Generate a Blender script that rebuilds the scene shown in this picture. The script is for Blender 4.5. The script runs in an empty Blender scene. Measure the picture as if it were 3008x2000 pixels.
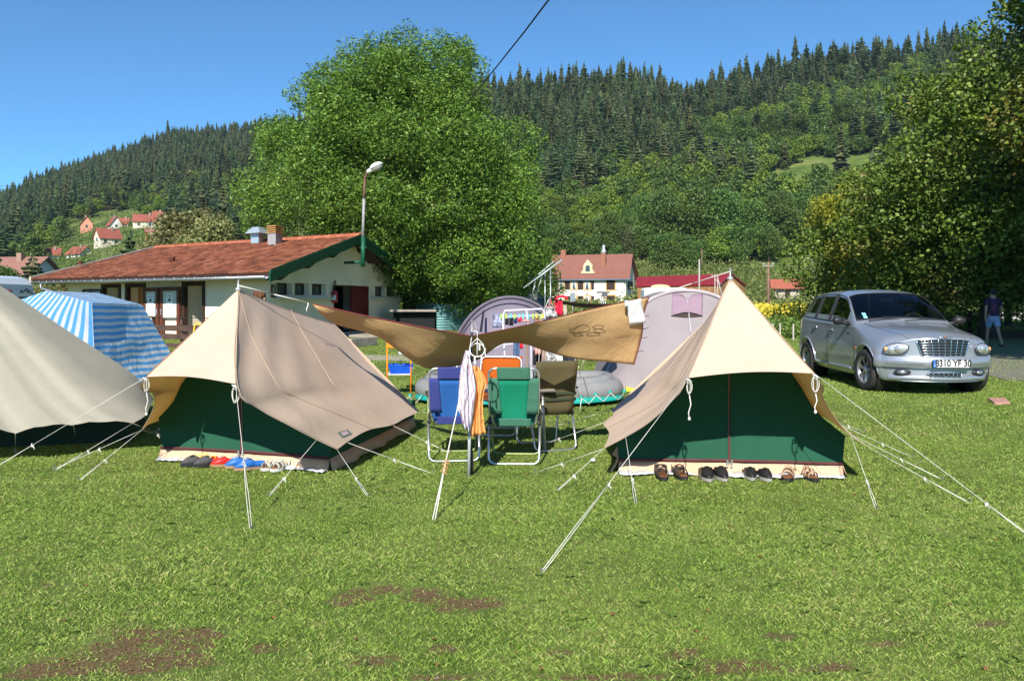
import bpy, math, random
import numpy as np
from mathutils import Vector, Matrix
SC = bpy.context.scene
COL = SC.collection
R = math.radians
PI = math.pi
F_ = 2400.0          # focal length in photo pixels
HZ = 885.0           # horizon row
CH = 1.5             # camera height
rng = np.random.default_rng(11)
rnd = random.Random(5)
DOWN = Vector((0.17, 0.99, -0.70)).normalized()   # direction sunlight travels

# ------------------------------------------------------------------ scene setup
cam = bpy.data.cameras.new('camera'); camo = bpy.data.objects.new('camera', cam); COL.objects.link(camo)
cam.sensor_fit = 'HORIZONTAL'; cam.sensor_width = 36.0; cam.lens = 36.0*F_/3008.0
cam.shift_y = -(1000.0-HZ)/3008.0
cam.clip_start = 0.05; cam.clip_end = 6000
camo.location = (0, 0, CH); camo.rotation_euler = (R(90), 0, 0)
SC.camera = camo
w = bpy.data.worlds.new('World'); SC.world = w; w.use_nodes = True
nt = w.node_tree; bg = nt.nodes['Background']
sk = nt.nodes.new('ShaderNodeTexSky'); sk.sky_type = 'NISHITA'; sk.sun_disc = False
sk.sun_elevation = math.asin(-DOWN.z); sk.sun_rotation = math.atan2(-DOWN.x, -DOWN.y)
sk.altitude = 2200; sk.air_density = 0.9; sk.dust_density = 0.05; sk.ozone_density = 4.5
tn = nt.nodes.new('ShaderNodeMix'); tn.data_type = 'RGBA'; tn.blend_type = 'MULTIPLY'; tn.inputs[0].default_value = 1; tn.inputs[7].default_value = (0.50, 0.80, 0.88, 1)
nt.links.new(sk.outputs[0], tn.inputs[6]); nt.links.new(tn.outputs[2], bg.inputs[0]); bg.inputs[1].default_value = 0.12
sl = bpy.data.lights.new('sun', 'SUN'); slo = bpy.data.objects.new('sun', sl); COL.objects.link(slo)
sl.energy = 4.7; sl.angle = R(0.53); sl.color = (1.0, 0.955, 0.88)
slo.rotation_euler = DOWN.to_track_quat('-Z', 'Y').to_euler(); slo.location = (-20, -40, 40)
SC.view_settings.view_transform = 'Standard'; SC.view_settings.look = 'None'
SC.view_settings.exposure = 0.72; SC.view_settings.gamma = 1.0
SC.view_settings.use_curve_mapping = False

# ------------------------------------------------------------------ helpers
def sm(a, b, x):
    t = min(1, max(0, (x-a)/(b-a))); return t*t*(3-2*t)
def gz(x, y):
    z = 0.14*sm(8.2, 12, y)
    if y > 60: z = hill(x, y)
    return z
def P(px, py, D): return Vector(((px-1504.0)/F_*D, D, CH-(py-HZ)/F_*D))
def G(px, D):
    x = (px-1504.0)/F_*D; return Vector((x, D, gz(x, D)))
def GP(px, py):
    """ground point seen at a pixel"""
    D = CH*F_/max(py-HZ, 1)
    for _ in range(8):
        x = (px-1504.0)/F_*D; D = (CH-gz(x, D))*F_/(py-HZ)
    x = (px-1504.0)/F_*D
    return Vector((x, D, gz(x, D)))
SKY_PX = [(-1500,720),(-400,680),(0,600),(200,515),(400,446),(540,412),(780,395),(1000,370),(1250,310),(1500,283),(1640,272),(1780,262),(1860,262),(2000,298),(2060,288),(2150,262),(2280,232),(2420,205),(2600,180),(2780,165),(3008,150),(3600,150),(5000,300)]
def ip(tab, x):
    if x <= tab[0][0]: return tab[0][1]
    for (a, b), (c, d) in zip(tab, tab[1:]):
        if x <= c: return b+(d-b)*(x-a)/(c-a)
    return tab[-1][1]
def hparam(px):
    k = sm(800, 1450, px)
    Dt = 900*(1-k)+560*k; Ds = 150; p = 1.25*(1-k)+1.42*k
    return Dt, Ds, p
def hill(x, y):
    px = 1504+x/max(y, 1)*F_
    Dt, Ds, p = hparam(px)
    yt = ip(SKY_PX, px)
    zt = CH+(HZ-yt)*Dt/F_
    t = (y-Ds)/(Dt-Ds)
    z = 0.14
    if t > 0:
        if t <= 1: z += (t**p)*(zt-0.14)+1.5*math.sin(x*0.05+y*0.03)*min(1, t*4)
        else: z += zt-0.14-(y-Dt)*0.12
        z += 1.2*math.sin(x*0.021+1)*math.sin(y*0.017)*min(1, t*6)
    return z

def nodes(name, rough=0.8, spec=0.3):
    m = bpy.data.materials.new(name); m.use_nodes = True
    n = m.node_tree; b = n.nodes['Principled BSDF']
    b.inputs['Roughness'].default_value = rough
    b.inputs['Specular IOR Level'].default_value = spec
    return m, n, b
def ramp(n, stops, fac=None):
    r = n.nodes.new('ShaderNodeValToRGB'); e = r.color_ramp.elements
    e[0].position = stops[0][0]; e[0].color = (*stops[0][1], 1)
    e[1].position = stops[-1][0]; e[1].color = (*stops[-1][1], 1)
    for p, c in stops[1:-1]:
        q = e.new(p); q.color = (*c, 1)
    if fac is not None: n.links.new(fac, r.inputs[0])
    return r
def noise(n, scale, detail=3, coord='Object', vec=None, rough=0.55):
    t = n.nodes.new('ShaderNodeTexNoise'); t.inputs['Scale'].default_value = scale
    t.inputs['Detail'].default_value = detail; t.inputs['Roughness'].default_value = rough
    if vec is None:
        c = n.nodes.new('ShaderNodeTexCoord'); vec = c.outputs[coord]
    n.links.new(vec, t.inputs['Vector']); return t
def mathn(n, op, a, b=None):
    m = n.nodes.new('ShaderNodeMath'); m.operation = op
    for i, v in enumerate((a, b)):
        if v is None: continue
        if hasattr(v, 'links'): n.links.new(v, m.inputs[i])
        else: m.inputs[i].default_value = v
    return m.outputs[0]
def mixc(n, fac, a, b, mode='MIX'):
    m = n.nodes.new('ShaderNodeMix'); m.data_type = 'RGBA'; m.blend_type = mode
    for s, v in ((m.inputs[0], fac), (m.inputs[6], a), (m.inputs[7], b)):
        if hasattr(v, 'links'): n.links.new(v, s)
        elif isinstance(v, (int, float)): s.default_value = v
        else: s.default_value = (*v, 1)
    return m.outputs[2]
def bump(n, b, h, strength=0.3, dist=0.01):
    q = n.nodes.new('ShaderNodeBump'); q.inputs['Strength'].default_value = strength
    q.inputs['Distance'].default_value = dist; n.links.new(h, q.inputs['Height'])
    n.links.new(q.outputs[0], b.inputs['Normal'])
_mc = {}
def mat(name, col, rough=0.7, metal=0.0, spec=0.3, var=0.12, vs=6.0, coat=0.0, bmp=0.0, bs=60):
    """plain surface with soft colour variation"""
    if name in _mc: return _mc[name]
    m, n, b = nodes(name, rough, spec)
    b.inputs['Metallic'].default_value = metal
    b.inputs['Coat Weight'].default_value = coat
    t = noise(n, vs, 4)
    lo = tuple(c*(1-var) for c in col); hi = tuple(min(1, c*(1+var)) for c in col)
    r = ramp(n, [(0.3, lo), (0.7, hi)], t.outputs[0])
    n.links.new(r.outputs[0], b.inputs['Base Color'])
    if bmp:
        t2 = noise(n, bs, 3); bump(n, b, t2.outputs[0], bmp, 0.01)
    _mc[name] = m; return m
def cloth(name, col, trans=0.25, var=0.06, tcol=None, wrinkle=0.25, ws=5.0, stain=None):
    """woven canvas / nylon: diffuse plus light passing through"""
    if name in _mc: return _mc[name]
    m, n, b = nodes(name, 0.85, 0.12)
    t = noise(n, 2.2, 4)
    lo = tuple(c*(1-var) for c in col); hi = tuple(min(1, c*(1+var)) for c in col)
    r = ramp(n, [(0.3, lo), (0.7, hi)], t.outputs[0]); c = r.outputs[0]
    if stain:
        t3 = noise(n, 1.1, 5); r3 = ramp(n, [(0.55, (0, 0, 0)), (0.75, (1, 1, 1))], t3.outputs[0])
        c = mixc(n, mathn(n, 'MULTIPLY', r3.outputs[0], 0.5), c, stain)
    n.links.new(c, b.inputs['Base Color'])
    t1 = noise(n, ws, 5); t1.inputs['Distortion'].default_value = 0.8
    bump(n, b, t1.outputs[0], wrinkle, 0.05)
    tr = n.nodes.new('ShaderNodeBsdfTranslucent')
    if tcol: tr.inputs[0].default_value = (*tcol, 1)
    else: n.links.new(c, tr.inputs[0])
    mx = n.nodes.new('ShaderNodeMixShader'); mx.inputs[0].default_value = trans
    n.links.new(b.outputs[0], mx.inputs[1]); n.links.new(tr.outputs[0], mx.inputs[2])
    n.links.new(mx.outputs[0], n.nodes['Material Output'].inputs[0])
    _mc[name] = m; return m
def leafmat(name, stops, trans=0.3, cs=0.25, rough=0.5, spec=0.35, patch=None):
    """foliage: colour picked per leaf, clumps by noise"""
    m, n, b = nodes(name, rough, spec)
    g = n.nodes.new('ShaderNodeNewGeometry')
    t = noise(n, cs, 3)
    f = mathn(n, 'ADD', mathn(n, 'MULTIPLY', g.outputs['Random Per Island'], 0.55), mathn(n, 'MULTIPLY', t.outputs[0], 0.5))
    r = ramp(n, stops, f); c = r.outputs[0]
    oi = n.nodes.new('ShaderNodeObjectInfo')
    hs = n.nodes.new('ShaderNodeHueSaturation')
    n.links.new(c, hs.inputs['Color'])
    n.links.new(mathn(n, 'ADD', mathn(n, 'MULTIPLY', oi.outputs['Random'], 0.4), 0.8), hs.inputs['Value'])
    n.links.new(mathn(n, 'ADD', mathn(n, 'MULTIPLY', oi.outputs['Random'], 0.03), 0.487), hs.inputs['Hue'])
    c = hs.outputs[0]
    if patch:
        t2 = noise(n, patch[0], 2); r2 = ramp(n, [(patch[1], (0, 0, 0)), (patch[1]+0.12, (1, 1, 1))], t2.outputs[0])
        c = mixc(n, mathn(n, 'MULTIPLY', r2.outputs[0], patch[3]), c, patch[2])
    n.links.new(c, b.inputs['Base Color'])
    tr = n.nodes.new('ShaderNodeBsdfTranslucent')
    n.links.new(mixc(n, 0.5, c, (0.16, 0.22, 0.02), 'MIX'), tr.inputs[0])
    mx = n.nodes.new('ShaderNodeMixShader'); mx.inputs[0].default_value = trans
    n.links.new(b.outputs[0], mx.inputs[1]); n.links.new(tr.outputs[0], mx.inputs[2])
    n.links.new(mx.outputs[0], n.nodes['Material Output'].inputs[0])
    return m

def tag(o, label=None, cat=None, group=None, kind=None):
    if label: o['label'] = label
    if cat: o['category'] = cat
    if group: o['group'] = group
    if kind: o['kind'] = kind
    return o
def empty(name, loc, label=None, cat=None, group=None, rz=0):
    o = bpy.data.objects.new(name, None); COL.objects.link(o); o.location = loc; o.rotation_euler = (0, 0, rz)
    o.empty_display_size = 0.1
    return tag(o, label, cat, group)
def link(me, name, parent=None, world=True):
    o = bpy.data.objects.new(name, me); COL.objects.link(o)
    if parent is not None:
        o.parent = parent
        if world: o.matrix_parent_inverse = wmat(parent).inverted()
    return o
def wmat(o):
    m = Matrix.LocRotScale(o.location, o.rotation_euler, o.scale)
    return m if o.parent is None else wmat(o.parent) @ o.matrix_parent_inverse @ m
def npmesh(name, V, F, mats, mi=None, smooth=False):
    """V (n,3), F (m,k) fixed-size polygons"""
    V = np.asarray(V, np.float32); F = np.asarray(F, np.int32)
    me = bpy.data.meshes.new(name); me.vertices.add(len(V)); me.vertices.foreach_set('co', V.ravel())
    k = F.shape[1]; me.loops.add(F.size); me.loops.foreach_set('vertex_index', F.ravel())
    me.polygons.add(len(F)); me.polygons.foreach_set('loop_start', np.arange(0, F.size, k, dtype=np.int32))
    me.polygons.foreach_set('loop_total', np.full(len(F), k, np.int32))
    if mi is not None: me.polygons.foreach_set('material_index', np.asarray(mi, np.int32))
    for m in (mats if isinstance(mats, (list, tuple)) else [mats]): me.materials.append(m)
    if smooth: me.polygons.foreach_set('use_smooth', np.ones(len(F), bool))
    me.update(calc_edges=True)
    return me
class MB:
    """collects shapes and links them as one mesh object"""
    def __init__(s): s.v = []; s.f = []; s.m = []; s.sm = []; s.k = 0; s.s = False
    def mi(s, k): s.k = k; return s
    def add(s, vs, fs, smooth=None):
        n = len(s.v); s.v += [tuple(v) for v in vs]
        for f in fs: s.f.append([i+n for i in f]); s.m.append(s.k); s.sm.append(s.s if smooth is None else smooth)
        return s
    def box(s, c, d, M=None, rz=0):
        """c = centre, d = full size"""
        hx, hy, hz = d[0]/2, d[1]/2, d[2]/2
        vs = [Vector((x, y, z)) for z in (-hz, hz) for y in (-hy, hy) for x in (-hx, hx)]
        if rz: q = Matrix.Rotation(rz, 3, 'Z'); vs = [q @ v for v in vs]
        if M is not None: vs = [M @ v for v in vs]
        vs = [v+Vector(c) for v in vs]
        return s.add(vs, [(0,2,3,1),(4,5,7,6),(0,1,5,4),(2,6,7,3),(0,4,6,2),(1,3,7,5)], False)
    def hexa(s, a, b):
        """two quads (4 points each) joined"""
        return s.add(list(a)+list(b), [(3,2,1,0),(4,5,6,7),(0,1,5,4),(1,2,6,5),(2,3,7,6),(3,0,4,7)], False)
    def quad(s, a, b, c, d): return s.add([a, b, c, d], [(0,1,2,3)])
    def tri(s, a, b, c): return s.add([a, b, c], [(0,1,2)])
    def tube(s, pts, r, n=8, cap=True, sy=1.0, closed=False):
        pts = [Vector(p) for p in pts]; N = len(pts)
        rs = r if isinstance(r, (list, tuple)) else [r]*N
        up = None; rings = []
        for i, p in enumerate(pts):
            if closed: t = pts[(i+1) % N]-pts[i-1]
            else: t = pts[min(i+1, N-1)]-pts[max(i-1, 0)]
            if t.length < 1e-9: t = Vector((0, 0, 1))
            t.normalize()
            if up is None:
                up = Vector((0, 0, 1)) if abs(t.z) < 0.9 else Vector((1, 0, 0))
            a = t.cross(up)
            if a.length < 1e-6: a = t.cross(Vector((1, 0, 0)))
            a.normalize(); b = a.cross(t).normalized(); up = b
            rings.append([p+a*math.cos(2*PI*k/n)*rs[i]+b*math.sin(2*PI*k/n)*rs[i]*sy for k in range(n)])
        vs = [v for q in rings for v in q]; fs = []
        for i in range(N if closed else N-1):
            j = (i+1) % N
            for k in range(n):
                fs.append((i*n+k, i*n+(k+1) % n, j*n+(k+1) % n, j*n+k))
        s.add(vs, fs, True)
        if cap and not closed:
            s.add(rings[0], [tuple(range(n))[::-1]], False); s.add(rings[-1], [tuple(range(n))], False)
        return s
    def lathe(s, c, prof, n=20, axis='Z', M=None, smooth=True):
        """prof = [(r, h)...]"""
        vs = []
        for r, h in prof:
            for k in range(n):
                a = 2*PI*k/n; v = Vector((r*math.cos(a), r*math.sin(a), h))
                if axis == 'X': v = Vector((v.z, v.x, v.y))
                if axis == 'Y': v = Vector((v.x, v.z, v.y))
                if M is not None: v = M @ v
                vs.append(v+Vector(c))
        fs = []
        for i in range(len(prof)-1):
            for k in range(n): fs.append((i*n+k, i*n+(k+1) % n, (i+1)*n+(k+1) % n, (i+1)*n+k))
        return s.add(vs, fs, smooth)
    def grid(s, rows, smooth=True, closed=False):
        n = len(rows[0]); vs = [v for r in rows for v in r]; fs = []
        for i in range(len(rows)-1):
            for k in range(n if closed else n-1):
                fs.append((i*n+k, i*n+(k+1) % n, (i+1)*n+(k+1) % n, (i+1)*n+k))
        return s.add(vs, fs, smooth)
    def prism(s, poly, off):
        """polygon (list of 3D points) extruded by vector off"""
        n = len(poly); a = [Vector(p) for p in poly]; b = [p+Vector(off) for p in a]
        s.add(a+b, [tuple(range(n))[::-1], tuple(range(n, 2*n))]+[(i, (i+1) % n, n+(i+1) % n, n+i) for i in range(n)], False)
        return s
    def ball(s, c, r, n=12, m=8, M=None):
        r = (r, r, r) if isinstance(r, (int, float)) else r
        vs = []; fs = []
        for i in range(m+1):
            th = PI*i/m
            for k in range(n):
                v = Vector((r[0]*math.sin(th)*math.cos(2*PI*k/n), r[1]*math.sin(th)*math.sin(2*PI*k/n), r[2]*math.cos(th)))
                if M is not None: v = M @ v
                vs.append(v+Vector(c))
        for i in range(m):
            for k in range(n): fs.append((i*n+k, (i+1)*n+k, (i+1)*n+(k+1) % n, i*n+(k+1) % n))
        return s.add(vs, fs, True)
    def build(s, name, mats, parent=None, bevel=0, solid=0, fix=True, sub=0, merge=True, soff=0):
        me = bpy.data.meshes.new(name); me.from_pydata(s.v, [], s.f)
        for m in (mats if isinstance(mats, (list, tuple)) else [mats]): me.materials.append(m)
        me.polygons.foreach_set('material_index', s.m); me.polygons.foreach_set('use_smooth', s.sm)
        if merge or fix:
            import bmesh
            bm = bmesh.new(); bm.from_mesh(me)
            if merge: bmesh.ops.remove_doubles(bm, verts=bm.verts, dist=1e-5)
            if fix: bmesh.ops.recalc_face_normals(bm, faces=bm.faces)
            bm.to_mesh(me); bm.free()
        me.update()
        o = link(me, name, parent)
        if bevel:
            q = o.modifiers.new('bevel', 'BEVEL'); q.width = bevel; q.segments = 2; q.limit_method = 'ANGLE'; q.angle_limit = R(35)
        if sub:
            q = o.modifiers.new('sub', 'SUBSURF'); q.levels = sub; q.render_levels = sub
        if solid:
            q = o.modifiers.new('solid', 'SOLIDIFY'); q.thickness = solid; q.offset = soff
        return o
def lerp(a, b, t): return a+(b-a)*t
def curve_pts(pts, n):
    """Catmull-Rom through points, n samples, even in parameter"""
    pts = [Vector(p) for p in pts]
    if len(pts) == 2: return [pts[0].lerp(pts[1], i/(n-1)) for i in range(n)]
    out = []; m = len(pts)-1
    for i in range(n):
        t = i/(n-1)*m; k = min(int(t), m-1); u = t-k
        p1, p2 = pts[k], pts[k+1]
        p0 = pts[k-1] if k > 0 else p1*2-p2
        p3 = pts[k+2] if k+2 <= m else p2*2-p1
        out.append(0.5*((2*p1)+(p2-p0)*u+(2*p0-5*p1+4*p2-p3)*u*u+(3*p1-p0-3*p2+p3)*u*u*u))
    return out
def arc_pts(pts, n):
    """like curve_pts but evenly spaced along the length"""
    q = curve_pts(pts, max(60, n*3)); d = [0.0]
    for a, b in zip(q, q[1:]): d.append(d[-1]+(b-a).length)
    if d[-1] < 1e-6: return [q[0].copy() for _ in range(n)]
    out = []; k = 0
    for i in range(n):
        t = d[-1]*i/(n-1)
        while k < len(q)-2 and d[k+1] < t: k += 1
        out.append(q[k].lerp(q[k+1], (t-d[k])/max(d[k+1]-d[k], 1e-9)))
    out[0] = q[0].copy(); out[-1] = q[-1].copy()
    return out
def coons(top, bot, left, right, n, m, disp=None):
    """surface between 4 boundary curves; top/bot run left->right, left/right run top->bottom. returns rows"""
    T = arc_pts(top, n); B = arc_pts(bot, n); L = arc_pts(left, m); Rr = arc_pts(right, m)
    rows = []
    for j in range(m):
        v = j/(m-1); row = []
        for i in range(n):
            u = i/(n-1)
            p = T[i]*(1-v)+B[i]*v+L[j]*(1-u)+Rr[j]*u-(T[0]*(1-u)*(1-v)+T[-1]*u*(1-v)+B[0]*(1-u)*v+B[-1]*u*v)
            if disp: p = p+disp(u, v)
            row.append(p)
        rows.append(row)
    return rows
def text(name, body, size, loc, rot, m, parent, extr=0.002, off=0.0, align='CENTER', sx=1.0):
    c = bpy.data.curves.new(name, 'FONT'); c.body = body; c.size = size; c.extrude = extr; c.offset = off
    c.align_x = align; c.align_y = 'CENTER'; c.resolution_u = 3
    o = bpy.data.objects.new(name, c); COL.objects.link(o)
    me = bpy.data.meshes.new_from_object(o); bpy.data.objects.remove(o); bpy.data.curves.remove(c)
    me.materials.clear(); me.materials.append(m)
    Mx = Matrix.Translation(loc) @ (rot.to_4x4() if isinstance(rot, Matrix) else Matrix.Rotation(0, 4, 'Z')) @ Matrix.Diagonal((sx, 1, 1, 1))
    me.transform(Mx); me.update()
    return link(me, name, parent)
def copy_tree(o, parent=None):
    c = o.copy(); COL.objects.link(c); c.parent = parent
    if parent is not None: c.matrix_parent_inverse = o.matrix_parent_inverse.copy()
    for ch in list(o.children): copy_tree(ch, c)
    return c
# ================================================================== ground
def grass_mat():
    m, n, b = nodes('lawn soil and turf', 0.95, 0.1)
    co = n.nodes.new('ShaderNodeTexCoord').outputs['Object']
    big = noise(n, 0.35, 4, vec=co); mid = noise(n, 2.3, 4, vec=co); fine = noise(n, 60, 4, vec=co, rough=0.7); vf = noise(n, 14, 5, vec=co, rough=0.7)
    f = mathn(n, 'ADD', mathn(n, 'MULTIPLY', fine.outputs[0], 0.45), mathn(n, 'ADD', mathn(n, 'MULTIPLY', mid.outputs[0], 0.25), mathn(n, 'MULTIPLY', vf.outputs[0], 0.3)))
    g = ramp(n, [(0.36, (0.04, 0.065, 0.014)), (0.47, (0.09, 0.13, 0.026)), (0.54, (0.15, 0.19, 0.045)), (0.64, (0.27, 0.25, 0.11))], f)
    dry = mixc(n, mathn(n, 'MULTIPLY', ramp(n, [(0.5, (0,0,0)), (0.68, (1,1,1))], big.outputs[0]).outputs[0], 0.4), g.outputs[0], (0.2, 0.2, 0.055))
    # distance-worn meadow colours on the hills
    sep = n.nodes.new('ShaderNodeSeparateXYZ'); n.links.new(co, sep.inputs[0])
    far = ramp(n, [(0, (0,0,0)), (1, (1,1,1))], mathn(n, 'DIVIDE', mathn(n, 'SUBTRACT', sep.outputs[1], 55.0), 60.0))
    hn = noise(n, 0.05, 6, vec=co, rough=0.7)
    hc = ramp(n, [(0.35, (0.05, 0.085, 0.018)), (0.5, (0.10, 0.145, 0.032)), (0.7, (0.24, 0.235, 0.09))], hn.outputs[0])
    c = mixc(n, far.outputs[0], dry, hc.outputs[0])
    # bare earth
    at = n.nodes.new('ShaderNodeAttribute'); at.attribute_name = 'bare'
    soil = ramp(n, [(0.35, (0.075, 0.045, 0.020)), (0.55, (0.16, 0.105, 0.052)), (0.75, (0.28, 0.21, 0.13))], fine.outputs[0])
    e = mathn(n, 'ADD', at.outputs['Fac'], mathn(n, 'MULTIPLY', mathn(n, 'SUBTRACT', vf.outputs[0], 0.5), 2.2))
    er = ramp(n, [(0.45, (0,0,0)), (0.85, (1,1,1))], e)
    c = mixc(n, er.outputs[0], c, soil.outputs[0])
    n.links.new(c, b.inputs['Base Color'])
    bump(n, b, f, 0.6, 0.03)
    return m
BARE = [  # worn patches: px, py, rx(px), ry(px)
    (420,1870,110,38),(560,1885,90,38),(330,1915,110,30),(620,1860,50,24),(500,1940,140,30),(400,1960,120,25),(180,1960,140,30),
    (1050,1750,70,22),(1000,1772,50,12),(1250,1750,70,24),(1350,1775,100,26),(1130,1730,60,14),(1440,1770,50,18),
    (2010,1920,60,16),(2180,1960,160,24),(1800,1990,200,16),(2450,1960,90,16),(1640,1920,60,14),(1320,1990,120,14),(780,1905,60,16),(1100,1940,80,16),(2900,1830,60,12),(2600,1890,70,12),(60,1985,80,18),(150,1720,50,7),(1300,1905,60,14),(2300,1870,60,12)]
def bare_at(x, y):
    if y > 5.2 or y < 2.6: return 0.0
    px = 1504+x/y*F_; py = HZ+CH*F_/y; s = 0
    for a, b_, rx, ry in BARE:
        d = ((px-a)/rx)**2+((py-b_)/ry)**2
        if d < 2.2: s = max(s, 1-d/2.2)
    return s
def axis(a, segs):
    out = [a]
    for end, step in segs:
        while out[-1] < end: out.append(out[-1]+step)
    return out
xs = axis(-1400, [(-300, 100), (-60, 20), (-10, 2.5), (-3, 0.5), (3, 0.06), (10, 0.5), (60, 2.5), (300, 20), (1400, 100)])
ys = axis(-200, [(-20, 60), (2, 2), (6, 0.06), (20, 0.4), (60, 2), (140, 8), (1000, 15), (1600, 100)])
V = np.array([(x, y, gz(x, y)) for y in ys for x in xs], np.float32)
nx, ny = len(xs), len(ys)
ii = (np.arange(ny-1)[:, None]*nx+np.arange(nx-1)[None]).ravel()
F = np.stack([ii, ii+1, ii+nx+1, ii+nx], 1)
GM = grass_mat()
me = npmesh('ground', V, F, GM, smooth=True)
at = me.attributes.new('bare', 'FLOAT', 'POINT')
at.data.foreach_set('value', np.array([bare_at(x, y) for y in ys for x in xs], np.float32))
ground = link(me, 'ground'); tag(ground, kind='structure')

# lawn blades -------------------------------------------------------
def blades(n, pts, h, wd, r, lean=0.5):
    """tapered bent blades, 3 verts + mid pair -> two polygons as quads (degenerate tip)"""
    x, y, z = pts.T
    a = r.uniform(0, 2*PI, n); hh = h*r.uniform(0.5, 1.3, n); ln = hh*r.uniform(0.15, 1.0, n)*lean*2.6
    b = r.uniform(0, 2*PI, n)
    dx, dy = np.cos(a)*wd/2, np.sin(a)*wd/2
    lx, ly = np.cos(b)*ln, np.sin(b)*ln
    v = np.empty((n, 4, 3), np.float32)
    v[:, 0] = np.stack([x-dx, y-dy, z-0.003], 1)
    v[:, 1] = np.stack([x+dx, y+dy, z-0.003], 1)
    v[:, 2] = np.stack([x+lx+dx*0.15, y+ly+dy*0.15, z+hh], 1)
    v[:, 3] = np.stack([x+lx*0.4-dx*0.9, y+ly*0.4-dy*0.9, z+hh*0.55], 1)
    return v.reshape(-1, 3), np.arange(4*n).reshape(n, 4)
def lawn():
    r = np.random.default_rng(3)
    VS, FS, off = [], [], 0
    bands = [(2.9, 4.2, 17000, 0.0135, 0.0025), (4.2, 6.0, 11500, 0.014, 0.0029), (6.0, 9.0, 6000, 0.016, 0.0037), (9.0, 14.0, 2200, 0.019, 0.006), (14.0, 30.0, 260, 0.026, 0.014)]
    for d0, d1, den, h, wd in bands:
        area = (d1*d1-d0*d0)/2*(3008/F_*1.04)
        n = int(area*den)
        y = np.sqrt(r.uniform(d0*d0, d1*d1, n)); u = r.uniform(-1.04, 1.04, n)*1504/F_; x = u*y
        # clumpiness
        cl = np.sin(x*5.3+np.sin(y*3.1)*2)*np.sin(y*6.7+np.sin(x*2.3)*2)
        keep = r.uniform(0, 1, n) < 0.78+0.22*cl
        if d0 < 5:
            br = np.array([bare_at(a, b) for a, b in zip(x, y)])
            nz = 0.55+0.45*np.sin(x*31+np.sin(y*23)*2)*np.sin(y*37+np.sin(x*19)*2); keep &= r.uniform(0, 1, n) > np.clip(br*1.9*nz, 0, 0.86)
        x, y = x[keep], y[keep]
        # keep tents' floors clear: handled by their own walls
        z = 0.14*np.clip((y-8.2)/3.8, 0, 1)**2*(3-2*np.clip((y-8.2)/3.8, 0, 1))
        hm = h*(0.75+0.5*np.clip(0.5+0.5*np.sin(x*1.7+1)*np.cos(y*2.1), 0, 1))
        v, f = blades(len(x), np.stack([x, y, z], 1), hm, wd, r, 0.75)
        VS.append(v); FS.append(f+off); off += len(v)
    m = leafmat('lawn blades', [(0.16, (0.07, 0.15, 0.024)), (0.38, (0.16, 0.26, 0.038)), (0.57, (0.26, 0.37, 0.058)), (0.76, (0.41, 0.43, 0.13)), (0.95, (0.56, 0.44, 0.24))], 0.22, 0.8, 0.6, 0.2)
    o = link(npmesh('lawn_grass', np.concatenate(VS), np.concatenate(FS), m), 'lawn_grass')
    tag(o, 'short mown green lawn with yellowed tips covering the camp site', 'grass', kind='stuff')
lawn()
def weeds():
    r = np.random.default_rng(8); V, F = [], []; k = 0
    n = 900
    y = np.sqrt(r.uniform(3.1**2, 11**2, n)); x = r.uniform(-1, 1, n)*1504/F_*y
    for cx, cy in zip(x, y):
        if bare_at(cx, cy) > 0.6: continue
        m = r.integers(3, 6); s = r.uniform(0.009, 0.019)
        for j in range(m):
            a = j*2*PI/m+r.uniform(-.4, .4); dx, dy = math.cos(a), math.sin(a); w_ = s*0.55; z = gz(cx, cy)+0.010; q = r.uniform(0.004, .014)
            c0 = (cx, cy, z); t = (cx+dx*s*2, cy+dy*s*2, z+q)
            V += [c0, (cx+dx*s*1.1-dy*w_, cy+dy*s*1.1+dx*w_, z+q*.9), t, (cx+dx*s*1.1+dy*w_, cy+dy*s*1.1-dx*w_, z+q*.9)]
            F.append((k, k+1, k+2, k+3)); k += 4
    m = leafmat('broad weed leaves', [(0.2, (0.13, 0.25, 0.035)), (0.8, (0.25, 0.36, 0.08))], 0.3, 2)
    o = link(npmesh('lawn_weeds', V, F, m), 'lawn_weeds'); tag(o, 'broad leafed clover and plantain growing in the lawn', 'weeds', kind='stuff')
weeds()
def pebbles():
    r = np.random.default_rng(9); mb = MB()
    for i in range(420):
        a = BARE[r.integers(0, len(BARE))]; px = a[0]+r.normal(0, a[2]*0.45); py = a[1]+r.normal(0, a[3]*0.45)
        if py < 1600 or py > 1998: continue
        p = GP(px, py); s = r.uniform(0.001, 0.0035)
        mb.ball((p.x, p.y, s*0.4), (s*r.uniform(.8, 1.5), s, s*0.7), 6, 4)
    o = mb.build('pebbles', mat('pale pebble', (0.24, 0.20, 0.15), 0.9, var=0.4, vs=30)); tag(o, 'tiny pale pebbles scattered on the bare earth patches', 'pebbles', kind='stuff')
pebbles()
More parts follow.
